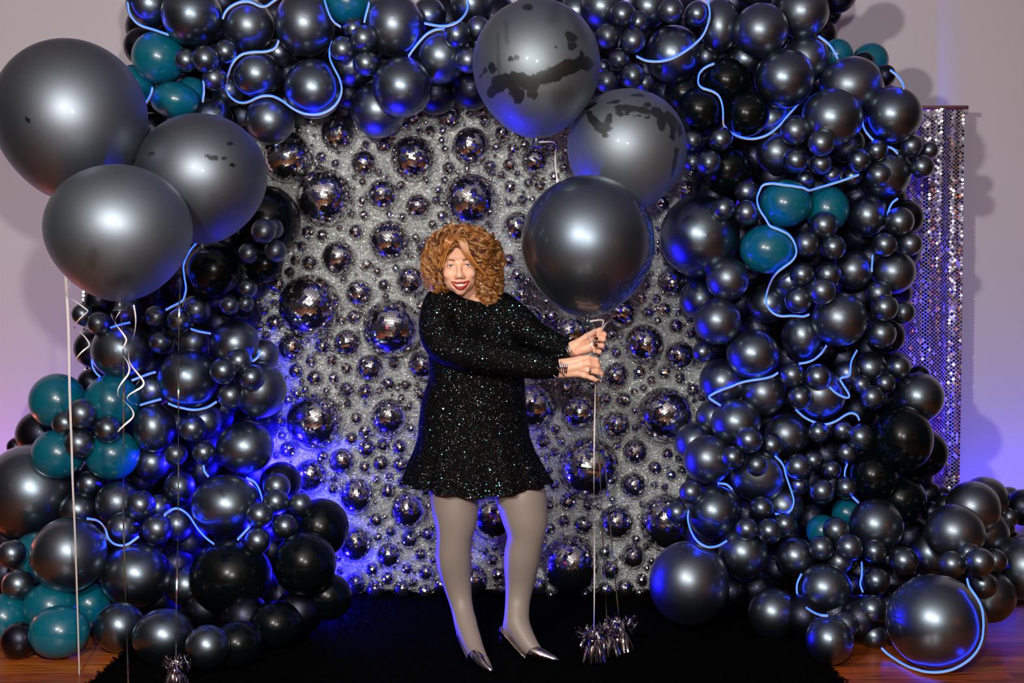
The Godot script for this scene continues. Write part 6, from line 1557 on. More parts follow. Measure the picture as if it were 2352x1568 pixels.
	strip("the lower right pile, a straight upright", [Vector3(1.463, 0.297, -0.299), Vector3(1.462, 0.268, -0.289), Vector3(1.457, 0.240, -0.280), Vector3(1.450, 0.212, -0.271), Vector3(1.461, 0.179, -0.271)])
	strip("the largest floor balloon of the right pile", [Vector3(1.443, 0.036, 0.036), Vector3(1.457, 0.022, 0.056), Vector3(1.471, 0.014, 0.087), Vector3(1.481, 0.011, 0.127), Vector3(1.492, 0.010, 0.167), Vector3(1.501, 0.012, 0.203), Vector3(1.513, 0.015, 0.233), Vector3(1.527, 0.016, 0.255), Vector3(1.547, 0.018, 0.270), Vector3(1.568, 0.022, 0.284), Vector3(1.589, 0.029, 0.297), Vector3(1.611, 0.039, 0.308), Vector3(1.632, 0.052, 0.316), Vector3(1.650, 0.065, 0.321), Vector3(1.668, 0.080, 0.324), Vector3(1.684, 0.096, 0.325), Vector3(1.699, 0.117, 0.326), Vector3(1.710, 0.140, 0.326), Vector3(1.718, 0.164, 0.324), Vector3(1.721, 0.190, 0.322), Vector3(1.723, 0.214, 0.319), Vector3(1.723, 0.237, 0.314), Vector3(1.723, 0.257, 0.307), Vector3(1.719, 0.279, 0.297), Vector3(1.709, 0.302, 0.286), Vector3(1.700, 0.319, 0.273), Vector3(1.695, 0.334, 0.251), Vector3(1.691, 0.360, 0.241)])
	strip("the inner left edge beneath the free floating balloons", [Vector3(-1.357, 1.649, -0.533), Vector3(-1.380, 1.627, -0.529), Vector3(-1.398, 1.602, -0.524), Vector3(-1.412, 1.574, -0.521), Vector3(-1.426, 1.540, -0.524), Vector3(-1.425, 1.512, -0.526), Vector3(-1.423, 1.483, -0.530), Vector3(-1.419, 1.445, -0.535), Vector3(-1.425, 1.418, -0.540), Vector3(-1.436, 1.392, -0.546), Vector3(-1.458, 1.376, -0.539), Vector3(-1.483, 1.363, -0.533), Vector3(-1.504, 1.349, -0.519)])
	strip("the left side, a short bar above the oval dark balloon", [Vector3(-1.729, 1.273, -0.472), Vector3(-1.706, 1.281, -0.482), Vector3(-1.680, 1.289, -0.491), Vector3(-1.651, 1.295, -0.499)])
	strip("the left side, a short bar at the middle", [Vector3(-1.388, 1.268, -0.492), Vector3(-1.362, 1.257, -0.512), Vector3(-1.337, 1.252, -0.517), Vector3(-1.310, 1.247, -0.523)])
	strip("the left edge by the silver curtain scrap", [Vector3(-1.832, 1.188, -0.573), Vector3(-1.842, 1.159, -0.573), Vector3(-1.849, 1.130, -0.576), Vector3(-1.848, 1.096, -0.586), Vector3(-1.836, 1.070, -0.593), Vector3(-1.817, 1.050, -0.601)])
	strip("the left side beside the teal balloons, upper bar", [Vector3(-1.659, 1.043, -0.529), Vector3(-1.635, 1.052, -0.535), Vector3(-1.603, 1.063, -0.513), Vector3(-1.569, 1.074, -0.488), Vector3(-1.537, 1.083, -0.468)])
	strip("the left side beside the teal balloons, lower bar", [Vector3(-1.618, 0.936, -0.516), Vector3(-1.583, 0.947, -0.494), Vector3(-1.547, 0.957, -0.475), Vector3(-1.511, 0.967, -0.458)])
	strip("the dark balloon of the left middle, round its foot", [Vector3(-1.476, 0.950, -0.446), Vector3(-1.449, 0.938, -0.447), Vector3(-1.419, 0.930, -0.451), Vector3(-1.390, 0.923, -0.458), Vector3(-1.364, 0.920, -0.472), Vector3(-1.339, 0.923, -0.497), Vector3(-1.320, 0.930, -0.520), Vector3(-1.292, 0.949, -0.539)])
	strip("the left inner edge by the mirror balls", [Vector3(-1.134, 1.125, -0.537), Vector3(-1.122, 1.134, -0.542), Vector3(-1.110, 1.145, -0.542), Vector3(-1.105, 1.159, -0.542), Vector3(-1.103, 1.174, -0.543)])
	strip("the left side, a small hook above the big dark balloon", [Vector3(-1.188, 0.705, 0.006), Vector3(-1.196, 0.716, 0.006), Vector3(-1.203, 0.727, 0.006), Vector3(-1.205, 0.737, 0.006), Vector3(-1.206, 0.747, 0.006)])
	strip("the large dark balloon of the lower left side", [Vector3(-1.160, 0.617, -0.522), Vector3(-1.125, 0.599, -0.519), Vector3(-1.108, 0.576, -0.517), Vector3(-1.097, 0.549, -0.514), Vector3(-1.092, 0.519, -0.514)])
	strip("the lower left side, a long wave", [Vector3(-1.732, 0.503, -0.181), Vector3(-1.712, 0.489, -0.223), Vector3(-1.697, 0.469, -0.247), Vector3(-1.690, 0.438, -0.272), Vector3(-1.677, 0.406, -0.265), Vector3(-1.648, 0.387, -0.246), Vector3(-1.613, 0.383, -0.228), Vector3(-1.585, 0.388, -0.226), Vector3(-1.566, 0.400, -0.239), Vector3(-1.545, 0.417, -0.248)])
	strip("the lower left side, a curve round the large balloon's foot", [Vector3(-1.456, 0.492, -0.312), Vector3(-1.450, 0.502, -0.363), Vector3(-1.421, 0.512, -0.363), Vector3(-1.391, 0.500, -0.366), Vector3(-1.360, 0.481, -0.342), Vector3(-1.336, 0.458, -0.320), Vector3(-1.312, 0.436, -0.297), Vector3(-1.284, 0.421, -0.262), Vector3(-1.255, 0.407, -0.232), Vector3(-1.224, 0.396, -0.203)])
	strip("the lower left side, a short slanting bar", [Vector3(-1.131, 0.408, -0.232), Vector3(-1.128, 0.413, -0.273), Vector3(-1.115, 0.427, -0.273), Vector3(-1.103, 0.440, -0.273), Vector3(-1.094, 0.450, -0.284)])
	pass

func floater(px: float, py: float, rx: float, ry: float, z: float, m: Material, label: String, lean := Vector3.ZERO) -> Vector3:
	var c := W(px, py, z)
	var k := (EYE.z - z) / FOCAL * 1.002
	var t := thing("large_balloon", label, "balloon", c, "large hovering helium balloons")
	var b := Basis.from_euler(lean) * Basis.from_scale(Vector3(rx * k, ry * k * 0.965, rx * k))
	put("skin", skin_fine, m, t, Transform3D(b))
	var nb := Basis.from_euler(lean) * Basis.from_scale(Vector3(rx * k, ry * k * 0.965, rx * k))
	put("neck", neck_mesh, m, t, Transform3D(nb))
	return c + nb * Vector3(0, -1.19, 0)

func streamer(label: String, pts: Array, wide := 0.006, twist := 6.0, per := 10, m: Material = null) -> Node3D:
	var g := Geo.new()
	ribbon(g, spline(pts, per), wide, twist)
	return tag(put("ribbon", g.mesh(), m if m else M.ribbon), label, "ribbon", "ribbons of the hovering balloons")

func curl(label: String, pts: Array, coil: float, turns: float, wide := 0.006) -> void:
	var p := spline(pts, 24)
	var q := PackedVector3Array()
	for i in p.size():
		var u := float(i) / p.size()
		var a := u * turns * TAU
		q.append(p[i] + Vector3(cos(a), 0.15 * sin(2 * a), sin(a)) * coil * (0.5 + 0.5 * sin(PI * u)))
	var g := Geo.new()
	ribbon(g, q, wide, turns * 3.0)
	tag(put("curling_ribbon", g.mesh(), M.ribbon), label, "ribbon", "ribbons of the hovering balloons")

func foil_weight(label: String, at: Vector3, s: float) -> void:
	var t := thing("balloon_weight", label, "balloon weight", at, "silver foil balloon weights")
	var c := Geo.new()
	c.lathe(PackedVector2Array([Vector2(0.004, 0.085), Vector2(0.014, 0.08), Vector2(0.02, 0.065), Vector2(0.024, 0.05), Vector2(0.022, 0.03), Vector2(0.03, 0.0), Vector2(0.002, 0.0)]), 16)
	put("core", c.mesh(), M.silver, t, Transform3D(Basis.from_scale(Vector3.ONE * s)))
	for half in 2:
		var g := Geo.new()
		var cnt := 54 if half == 0 else 70
		for i in cnt:
			var a := TAU * i / cnt + rng.randf_range(-0.1, 0.1)
			var d := Vector3(cos(a), 0, sin(a))
			var p: PackedVector3Array
			if half == 0:
				var o := rng.randf_range(0.036, 0.05)
				p = PackedVector3Array([d * 0.018 + Vector3(0, 0.062, 0), d * 0.03 + Vector3(0, 0.05, 0), d * 0.038 + Vector3(0, 0.03, 0), d * o + Vector3(0, rng.randf_range(0.0, 0.008), 0)])
			else:
				var o := rng.randf_range(0.02, 0.06)
				p = PackedVector3Array([d * 0.006 + Vector3(0, 0.068, 0), d * 0.02 + Vector3(0, 0.085, 0), d * o + Vector3(0, rng.randf_range(0.07, 0.115), 0), d * (o + 0.004) + Vector3(rng.randf_range(-0.012, 0.012), rng.randf_range(0.05, 0.11), rng.randf_range(-0.01, 0.01))])
			ribbon(g, p, 0.0055, rng.randf_range(-1.5, 1.5), d + Vector3(0, 0.3, 0))
		for i in g.v.size():
			g.v[i] *= s
		var fr := put("foil_skirt" if half == 0 else "foil_tuft", g.mesh(), M.silver, t)
		fr.set_meta("kind", "stuff")

func build_floaters() -> void:
	rng.seed = 41
	var haze := Color(0.48, 0.515, 0.54)
	var plain := worn([[Vector2(-0.18, 0.2), Vector2(-0.18, 0.2), 0.03]], [], Color(0.455, 0.49, 0.52), 1.0, 0.50)
	var spotted := worn([[Vector2(0.36, -0.18), Vector2(0.42, -0.18), 0.04], [Vector2(0.3, -0.19), Vector2(0.3, -0.19), 0.015], [Vector2(0.56, -0.17), Vector2(0.56, -0.17), 0.03], [Vector2(0.6, -0.42), Vector2(0.6, -0.42), 0.035], [Vector2(0.66, -0.08), Vector2(0.66, -0.08), 0.03], [Vector2(-0.55, -0.25), Vector2(-0.5, -0.25), 0.03]], [], Color(0.455, 0.49, 0.52), 1.0, 0.50)
	var smudged := worn([[Vector2(0.2, -0.1), Vector2(0.2, -0.1), 0.02], [Vector2(0.3, -0.12), Vector2(0.3, -0.12), 0.018]], [[Vector2(-0.1, 0.55), Vector2(-0.02, 0.4), 0.12], [Vector2(0.1, 0.8), Vector2(0.3, 0.72), 0.1]], Color(0.48, 0.52, 0.55), 0.98, 0.52)
	floater(163, 266, 168, 178, 0.22, plain, "biggest hovering grey balloon, topmost of the trio by the bare wall")
	floater(463, 402, 147, 144, 0.10, spotted, "hovering grey balloon of the trio that overlaps the garland, with dark spots")
	var n3 := floater(273, 526, 163, 152, 0.48, smudged, "hovering grey balloon in front of its trio, lowest of the three")
	var band := worn([
		[Vector2(-0.62, 0.37), Vector2(-0.37, 0.36), 0.08], [Vector2(-0.37, 0.36), Vector2(-0.06, 0.44), 0.10], [Vector2(-0.06, 0.42), Vector2(0.24, 0.31), 0.09], [Vector2(0.24, 0.31), Vector2(0.5, 0.17), 0.10], [Vector2(0.5, 0.17), Vector2(0.76, 0.10), 0.09],
		[Vector2(-0.72, 0.5), Vector2(-0.5, 0.42), 0.07], [Vector2(-0.38, 0.45), Vector2(-0.3, 0.58), 0.09], [Vector2(-0.1, 0.55), Vector2(-0.06, 0.58), 0.06], [Vector2(0.48, -0.25), Vector2(0.52, -0.25), 0.07], [Vector2(0.56, -0.14), Vector2(0.5, -0.1), 0.045], [Vector2(0.66, -0.02), Vector2(0.66, 0.05), 0.04],
		[Vector2(-0.68, 0.15), Vector2(-0.66, 0.2), 0.05], [Vector2(-0.41, 0.09), Vector2(-0.41, 0.09), 0.04], [Vector2(-0.31, 0.07), Vector2(-0.31, 0.07), 0.035], [Vector2(-0.8, 0.2), Vector2(-0.86, 0.25), 0.03], [Vector2(0.27, -0.07), Vector2(0.27, -0.07), 0.02], [Vector2(-0.15, -0.72), Vector2(-0.14, -0.72), 0.06]],
		[[Vector2(-0.48, -0.5), Vector2(-0.46, -0.15), 0.06], [Vector2(-0.6, -0.3), Vector2(-0.58, 0.3), 0.05], [Vector2(0.3, -0.9), Vector2(0.22, -0.5), 0.16], [Vector2(0.5, -0.7), Vector2(0.66, -0.3), 0.14], [Vector2(0.3, 0.6), Vector2(0.5, 0.55), 0.16]], haze, 0.95, 0.55)
	var n4 := floater(1232, 149, 145, 152, -0.02, band, "hovering grey balloon with a dark worn band across, highest above the woman")
	var blots := worn([
		[Vector2(-0.65, -0.38), Vector2(-0.53, -0.24), 0.06], [Vector2(-0.53, -0.24), Vector2(-0.42, -0.2), 0.08], [Vector2(-0.42, -0.25), Vector2(-0.43, -0.08), 0.045], [Vector2(-0.66, -0.5), Vector2(-0.66, -0.4), 0.05], [Vector2(-0.36, -0.4), Vector2(-0.4, -0.3), 0.05],
		[Vector2(-0.23, -0.54), Vector2(0.05, -0.53), 0.06], [Vector2(0.05, -0.53), Vector2(0.22, -0.48), 0.06], [Vector2(-0.2, -0.44), Vector2(-0.2, -0.44), 0.055], [Vector2(-0.1, -0.45), Vector2(-0.1, -0.45), 0.035], [Vector2(0.25, -0.6), Vector2(0.28, -0.62), 0.04],
		[Vector2(0.36, -0.5), Vector2(0.5, -0.38), 0.09], [Vector2(0.5, -0.36), Vector2(0.46, -0.24), 0.07], [Vector2(0.6, -0.42), Vector2(0.72, -0.3), 0.10], [Vector2(0.68, -0.25), Vector2(0.66, -0.07), 0.05], [Vector2(0.78, -0.3), Vector2(0.8, -0.15), 0.05], [Vector2(0.22, -0.36), Vector2(0.25, -0.37), 0.03],
		[Vector2(-0.8, -0.57), Vector2(-0.56, -0.67), 0.03], [Vector2(-0.36, -0.65), Vector2(-0.2, -0.67), 0.02], [Vector2(0.0, -0.78), Vector2(0.2, -0.8), 0.02], [Vector2(0.28, -0.9), Vector2(0.32, -0.89), 0.03], [Vector2(0.02, -0.4), Vector2(0.12, -0.4), 0.012],
		[Vector2(0.7, 0.5), Vector2(0.74, 0.1), 0.03]], [], Color(0.51, 0.55, 0.58), 0.93, 0.55)
	var n5 := floater(1440, 338, 136, 136, -0.14, blots, "hovering grey balloon with dark blots, middle of the woman's three")
	var chrome := pearl(Color(0.40, 0.445, 0.485), 0.42, 0.85, 1.0)
	var n6 := floater(1350, 556, 153, 158, 0.14, chrome, "shiny black pearl balloon held just over the woman's hands")
	# ribbons of the trio, and the weight one of them ends in
	streamer("pale ribbon dropping past the outermost teal balloons", [W(150, 620, 0.2), W(157, 750, 0.21), W(160, 900, 0.22), W(164, 1010, 0.22), W(167, 1110, 0.23), W(172, 1220, 0.23), W(178, 1400, 0.24), W(183, 1580, 0.25)], 0.0095, 0.7)
	streamer("dark thin ribbon with rainbow glints under the foremost hovering balloon", [n3, W(283, 800, 0.47), W(284, 1000, 0.46), W(283, 1160, 0.45), W(288, 1350, 0.44), W(295, 1580, 0.43)], 0.0062, 9.0, 10, M.holo)
	streamer("glittering ribbon hanging over the dark pearl balloons to its weight", [W(420, 545, 0.12), W(412, 700, 0.16), W(410, 860, 0.2), W(410, 1000, 0.22), W(409, 1200, 0.24), W(405, 1400, 0.33), W(404, 1558, 0.44)], 0.0055, 16.0, 10, M.holo)
	curl("curling silver ribbon beside the pale straight ribbon", [W(155, 640, 0.24), W(172, 690, 0.25), W(190, 735, 0.26), W(188, 790, 0.26), W(186, 836, 0.26)], 0.030, 2.6)
	curl("curling silver ribbon under the foremost hovering balloon's neck", [n3 + Vector3(0, -0.005, 0), W(272, 745, 0.50), W(283, 790, 0.50), W(292, 830, 0.50), W(276, 890, 0.50), W(300, 945, 0.50), W(276, 990, 0.50)], 0.016, 3.4)
	curl("looser curling ribbon that trails toward the teal balloons", [W(303, 700, 0.49), W(314, 760, 0.49), W(300, 830, 0.48), W(322, 880, 0.48), W(296, 910, 0.48), W(318, 930, 0.48)], 0.012, 1.6)
	foil_weight("silver foil weight at the glittering ribbon's end, alone by the dark balloons", Vector3(W(403, 1590, 0.44).x, 0.014, 0.44), 1.0)
	# ribbons of the held balloons
	var hand := W(1372, 772, 0.19)
	streamer("ribbon from the worn-band balloon to the woman's hand", [n4, W(1275, 330, -0.05), W(1276, 380, -0.05), W(1300, 560, -0.05), W(1352, 720, 0.05), hand], 0.006, 7.0)
	streamer("ribbon from the blotted balloon to the woman's hand", [n5, W(1425, 600, -0.1), W(1410, 718, 0.02), W(1390, 745, 0.12), hand + Vector3(0.002, 0, 0.004)], 0.006, 4.0)
	streamer("short ribbon from the held balloon's neck to the woman's hand", [n6, W(1384, 735, 0.16), W(1382, 752, 0.19), hand + Vector3(0.004, 0, 0.006)], 0.006, 2.0)
	curl("curled spare ribbon looping round the woman's knuckles", [hand + Vector3(-0.01, 0.01, 0.02), W(1362, 760, 0.24), W(1352, 772, 0.26), W(1352, 790, 0.26), W(1368, 803, 0.25)], 0.016, 1.5, 0.005)
	var low := W(1368, 868, 0.17)
	var ends := [[1364, 1526, 0.13], [1395, 1508, 0.05], [1424, 1492, -0.02]]
	var told := ["nearest the woman's shoe, lowest of three", "in the middle of three", "highest of three"]
	for i in 3:
		var e = ends[i]
		var foot := W(e[0], e[1], e[2])
		foot.y = 0.014
		var tip := foot + Vector3(0, 0.08, 0)
		streamer("ribbon under the woman's hand to the foil weight " + told[i], [hand, low, low.lerp(tip, 0.33) + Vector3(0.004 * (i - 1), 0, 0), low.lerp(tip, 0.66), tip], 0.0052, 8.0 + 5.0 * i, 14, M.holo if i > 0 else M.ribbon)
		foil_weight("crinkled silver foil balloon weight on the rug, " + told[i], foot, 1.12)

# ------------------------------------------------------------------ the woman
const PX := 0.001695          # metres per photo pixel at her depth

func leg_chain(rows: Array) -> Array:              # rows: px, py, half width in px, z; joined by a smooth curve
	var out := []
	var pts := []
	var rad := []
	for a in rows:
		pts.append(W(a[0], a[1], a[3]))
		rad.append(Vector3(a[2] * PX, 0, 0))
	var p := spline(pts, 3)
	var r := spline(rad, 3)
	for i in p.size() - 1:
		out.append(["c", p[i], p[i + 1], r[i].x, r[i + 1].x])
	return out

func finger(out: Array, pts: Array, r0: float, r1: float) -> void:
	for i in pts.size() - 1:
		var u := float(i) / (pts.size() - 1)
		var v := float(i + 1) / (pts.size() - 1)
		out.append(["c", pts[i], pts[i + 1], lerpf(r0, r1, u), lerpf(r0, r1, v)])

func nail(parent: Node3D, at: Vector3, along: Vector3, out: Vector3, s := 1.0) -> void:
	var g := Geo.new()
	var prof := PackedVector2Array()
	for i in 9:
		prof.append(Vector2(sin(PI * i / 8.0), cos(PI * i / 8.0)))
	g.lathe(prof, 14)
	var y := along.normalized()
	var z := (out - y * out.dot(y)).normalized()
	put("fingernail", g.mesh(), M.nail, parent, Transform3D(Basis(y.cross(z) * 0.0055 * s, y * 0.0085 * s, z * 0.0028 * s), at))

func build_person() -> void:
	rng.seed = 51
	var t := thing("person", "woman with red curls in a sparkling black dress, smiling, holding balloon ribbons", "person")
	# --- body: legs (under the tights), trunk, arms, then head and hands on finer grids
	var right_leg := [[1036, 1020, 50, -0.03], [1040, 1080, 52, -0.01], [1043, 1135, 49.5, 0.0], [1046, 1170, 47.5, 0.005], [1047, 1200, 41, 0.01], [1043.5, 1232, 34, 0.012], [1041.5, 1268, 35.5, 0.0], [1043.5, 1298, 34, -0.012], [1050, 1340, 28, -0.02], [1058, 1380, 21.5, -0.01], [1064, 1408, 19, 0.012]]
	var left_leg := [[1165, 1020, 42, -0.03], [1179, 1075, 40, -0.015], [1191, 1112, 46, -0.005], [1197, 1140, 52.5, 0.0], [1202, 1168, 49, 0.005], [1208, 1200, 45, 0.01], [1208.5, 1232, 35, 0.012], [1200.5, 1268, 37, 0.0], [1197, 1300, 34.5, -0.012], [1193.5, 1340, 28.5, -0.02], [1189, 1380, 23.5, -0.01], [1187, 1408, 22, 0.012]]
	var legs := leg_chain(right_leg) + leg_chain(left_leg)
	# feet: ankle, heel, ball, toes
	legs += leg_chain([[1064, 1408, 19, 0.012], [1070, 1432, 20, 0.042], [1080, 1462, 18.5, 0.090], [1091, 1490, 15.5, 0.140], [1104, 1511, 11, 0.195], [1114, 1524, 6, 0.230]])
	legs += leg_chain([[1070, 1432, 18, 0.030], [1066, 1447, 13, 0.028]])
	legs += leg_chain([[1187, 1408, 22, 0.012], [1187, 1430, 23, 0.030], [1200, 1456, 19, 0.060], [1214, 1479, 15.5, 0.085], [1230, 1496, 10, 0.108], [1250, 1505, 5.5, 0.125]])
	legs += leg_chain([[1184, 1430, 19, 0.022], [1172, 1443, 13, 0.022]])
	var grown := []
	for q in legs:
		grown.append(["c", q[1], q[2], q[3], q[4]])
	var tg := Geo.new()
	nets(tg, grown, 0.0075, 0.022, Vector3(-0.40, -0.01, -0.2), Vector3(0.22, 0.92, 0.24))
	tg.smooth()
	var trunk := []
	for q in legs:
		trunk.append(["c", q[1], q[2], q[3] - 0.006, q[4] - 0.006])
	trunk += [["c", W(1110, 1000, -0.04), W(1100, 900, -0.04), 0.12, 0.11], ["c", W(1100, 900, -0.04), W(1095, 770, -0.04), 0.095, 0.085], ["c", W(1030, 722, 0.0), W(1140, 728, -0.03), 0.045, 0.04],
		["c", W(1085, 735, -0.03), W(1085, 700, -0.01), 0.07, 0.05]
	]
	trunk += sleeve_a(0.72) + sleeve_b(0.72)
	var bg := Geo.new()
	nets(bg, trunk, 0.016, 0.03, Vector3(-0.42, -0.01, -0.26), Vector3(0.30, 1.46, 0.30))
	# --- head
	var hc := W(1055, 609, 0.10)
	var hb := Basis.from_euler(Vector3(0.05, 0.03, 0.05))
	var P := func(x: float, y: float, z: float) -> Vector3: return hc + hb * Vector3(x, y, z)
	var hp := [
		["e", P.call(0, 0.035, -0.055), Vector3(0.073, 0.088, 0.088), hb], ["e", P.call(0, -0.018, 0.0), Vector3(0.0655, 0.086, 0.067), hb],
		["e", P.call(0, -0.062, 0.012), Vector3(0.0545, 0.043, 0.052), hb], ["e", P.call(0, -0.097, 0.042), Vector3(0.021, 0.015, 0.018), hb],
		["e", P.call(-0.039, -0.032, 0.040), Vector3(0.021, 0.018, 0.020), hb], ["e", P.call(0.039, -0.032, 0.040), Vector3(0.021, 0.018, 0.020), hb],
		["c", P.call(-0.036, 0.017, 0.052), P.call(-0.012, 0.016, 0.061), 0.008, 0.009], ["c", P.call(0.036, 0.017, 0.052), P.call(0.012, 0.016, 0.061), 0.008, 0.009],
		["c", P.call(0, 0.010, 0.062), P.call(0, -0.030, 0.083), 0.0075, 0.0095], ["e", P.call(0, -0.037, 0.086), Vector3(0.0115, 0.010, 0.011), hb],
		["e", P.call(-0.0125, -0.042, 0.073), Vector3(0.0085, 0.0075, 0.010), hb], ["e", P.call(0.0125, -0.042, 0.073), Vector3(0.0085, 0.0075, 0.010), hb],
		["e", P.call(0, -0.072, 0.050), Vector3(0.036, 0.026, 0.020), hb],
		["c", P.call(-0.064, 0.0, -0.03), P.call(-0.066, -0.03, -0.025), 0.014, 0.009], ["c", P.call(0.064, 0.0, -0.03), P.call(0.066, -0.03, -0.025), 0.014, 0.009],
		["x", P.call(-0.032, 0.0, 0.064), Vector3(0.0150, 0.0062, 0.0135), hb, 0.0025], ["x", P.call(0.032, 0.0, 0.064), Vector3(0.0150, 0.0062, 0.0135), hb, 0.0025],
		["x", P.call(0.001, -0.0735, 0.069), Vector3(0.029, 0.0095, 0.017), hb, 0.004],
		["x", P.call(-0.0066, -0.0478, 0.083), Vector3(0.0032, 0.0022, 0.006), hb, 0.003], ["x", P.call(0.0066, -0.0478, 0.083), Vector3(0.0032, 0.0022, 0.006), hb, 0.003],
	]
	for s in [-1.0, 1.0]:                           # eyelids
		var up := []
		var lo := []
		for i in 5:
			var u := (i - 2) / 2.0
			up.append(P.call(s * 0.032 + u * 0.0155, 0.0060 - 0.0050 * u * u, 0.0605 - (0.009 if u * s < 0 else 0.017) * u * u))
			lo.append(P.call(s * 0.032 + u * 0.0155, -0.0054 + 0.0044 * u * u, 0.0602 - (0.009 if u * s < 0 else 0.017) * u * u))
		for i in 4:
			hp.append(["c", up[i], up[i + 1], 0.0024, 0.0024, 0.003])
			hp.append(["c", lo[i], lo[i + 1], 0.0026, 0.0026, 0.003])
	var neck := [["c", P.call(0.006, -0.055, -0.045), W(1090, 705, -0.01), 0.052, 0.056], ["c", W(1090, 700, -0.005), W(1130, 720, -0.02), 0.05, 0.05], ["c", W(1090, 705, 0.02), W(1060, 720, 0.02), 0.045, 0.045]]
	nets(bg, hp + neck, 0.0032, 0.011, hc - Vector3(0.11, 0.23, 0.17), hc + Vector3(0.13, 0.15, 0.13))
	# --- hands
	var ha := []                                    # lower hand, seen on its back
	var zA := 0.205
	ha.append(["c", W(1262, 842, zA - 0.005), W(1290, 845, zA), 0.0265, 0.025])
	ha.append(["c", W(1286, 838, zA), W(1334, 828, zA + 0.01), 0.0225, 0.017])
	ha.append(["c", W(1288, 848, zA), W(1336, 840, zA + 0.012), 0.022, 0.0165])
	ha.append(["c", W(1288, 856, zA - 0.004), W(1328, 856, zA + 0.006), 0.0185, 0.015])
	finger(ha, [W(1332, 824, zA + 0.012), W(1350, 822, zA + 0.016), W(1369, 826, zA + 0.006), W(1376, 839, zA - 0.012)], 0.0115, 0.0088)
	finger(ha, [W(1334, 836, zA + 0.014), W(1352, 836, zA + 0.020), W(1372, 840, zA + 0.010), W(1378, 853, zA - 0.008)], 0.0115, 0.0088)
	finger(ha, [W(1332, 847, zA + 0.012), W(1350, 850, zA + 0.017), W(1370, 854, zA + 0.010), W(1386, 860, zA + 0.0)], 0.0110, 0.0080)
	finger(ha, [W(1326, 857, zA + 0.008), W(1342, 862, zA + 0.012), W(1360, 868, zA + 0.010), W(1376, 876, zA + 0.006)], 0.0105, 0.0075)
	finger(ha, [W(1308, 828, zA - 0.02), W(1334, 830, zA - 0.035), W(1362, 838, zA - 0.032)], 0.013, 0.009)
	nets(bg, ha, 0.0026, 0.0065, W(1258, 890, zA) - Vector3(0.01, 0.0, 0.07), W(1395, 800, zA) + Vector3(0.02, 0.02, 0.06))
	var hbn := []                                   # upper hand, fingers curled round the ribbons
	var zB := 0.185
	hbn.append(["c", W(1296, 812, zB - 0.01), W(1316, 800, zB), 0.0245, 0.023])
	hbn.append(["c", W(1314, 798, zB), W(1356, 776, zB + 0.004), 0.023, 0.019])
	hbn.append(["c", W(1318, 806, zB), W(1360, 796, zB + 0.002), 0.021, 0.019])
	finger(hbn, [W(1360, 770, zB - 0.012), W(1381, 763, zB - 0.004), W(1388, 768, zB + 0.016), W(1374, 766, zB + 0.026)], 0.0105, 0.0085)
	finger(hbn, [W(1362, 780, zB - 0.012), W(1386, 777, zB + 0.0), W(1386, 779, zB + 0.022), W(1368, 777, zB + 0.030)], 0.0105, 0.0085)
	finger(hbn, [W(1362, 792, zB - 0.012), W(1384, 793, zB + 0.0), W(1383, 794, zB + 0.020), W(1367, 792, zB + 0.029)], 0.0100, 0.0080)
	finger(hbn, [W(1358, 803, zB - 0.010), W(1377, 807, zB + 0.002), W(1377, 808, zB + 0.017), W(1366, 806, zB + 0.024)], 0.0092, 0.0074)
	finger(hbn, [W(1330, 784, zB + 0.012), W(1348, 772, zB + 0.022), W(1364, 763, zB + 0.022), W(1379, 756, zB + 0.014)], 0.0125, 0.0085)
	nets(bg, hbn, 0.0026, 0.0055, W(1290, 850, zB) - Vector3(0.01, 0.0, 0.07), W(1400, 735, zB) + Vector3(0.02, 0.01, 0.07))
	bg.smooth()
	put("body", bg.mesh(), M.skin, t)
	put("tights", tg.mesh(), M.tights, t)
	var hands := Node3D.new()
	hands.name = "nail_polish"
	t.add_child(hands)
	nail(hands, W(1386, 860, zA + 0.008) + Vector3(0.003, 0, 0), Vector3(1, -0.5, 0), Vector3(0.2, 0.5, 1))
	nail(hands, W(1373, 875, zA + 0.0125), Vector3(1, -0.5, 0), Vector3(0.1, 0.3, 1), 1.15)
	nail(hands, W(1369, 776.5, zB + 0.0385), Vector3(-1, 0.25, 0.2), Vector3(0, 0, 1), 1.1)
	nail(hands, W(1368, 792, zB + 0.0370), Vector3(-1, 0.3, 0.2), Vector3(0, 0, 1), 1.1)
	# --- face
	var sph := Geo.new()
	var prof := PackedVector2Array()
	for i in 17:
		prof.append(Vector2(sin(PI * i / 16.0), cos(PI * i / 16.0)))
	sph.lathe(prof, 24)
	var ball := sph.mesh()
	var white := mat(Color(0.90, 0.87, 0.84), 0.2)
	var iris := mat(Color(0.34, 0.42, 0.42), 0.15)
	var pupil := mat(Color(0.01, 0.01, 0.01), 0.1)
	for s in [-1.0, 1.0]:
		var e := put("eye", ball, white, t, Transform3D(hb * Basis.from_scale(Vector3.ONE * 0.0118), P.call(s * 0.032, 0.0003, 0.0487)))
		put("iris", ball, iris, e, Transform3D(Basis.from_scale(Vector3(0.50, 0.50, 0.2)), Vector3(0.03, -0.02, 0.84)))
		put("pupil", ball, pupil, e, Transform3D(Basis.from_scale(Vector3(0.22, 0.22, 0.12)), Vector3(0.03, -0.02, 0.94)))
		var br := Geo.new()
		var bp := []
		for i in 6:
			var u := i / 5.0
			bp.append(P.call(s * lerpf(0.014, 0.049, u), 0.0185 + 0.0065 * sin(u * 2.4) - 0.003 * u, 0.0695 - 0.019 * u * u))
		br.sweep(spline(bp, 4), even(21, 0.0026, 0.0012), 8, true, 0.6)
		put("eyebrow", br.mesh(), mat(Color(0.36, 0.20, 0.10), 0.7), t)
		var la := Geo.new()
		var lp := []
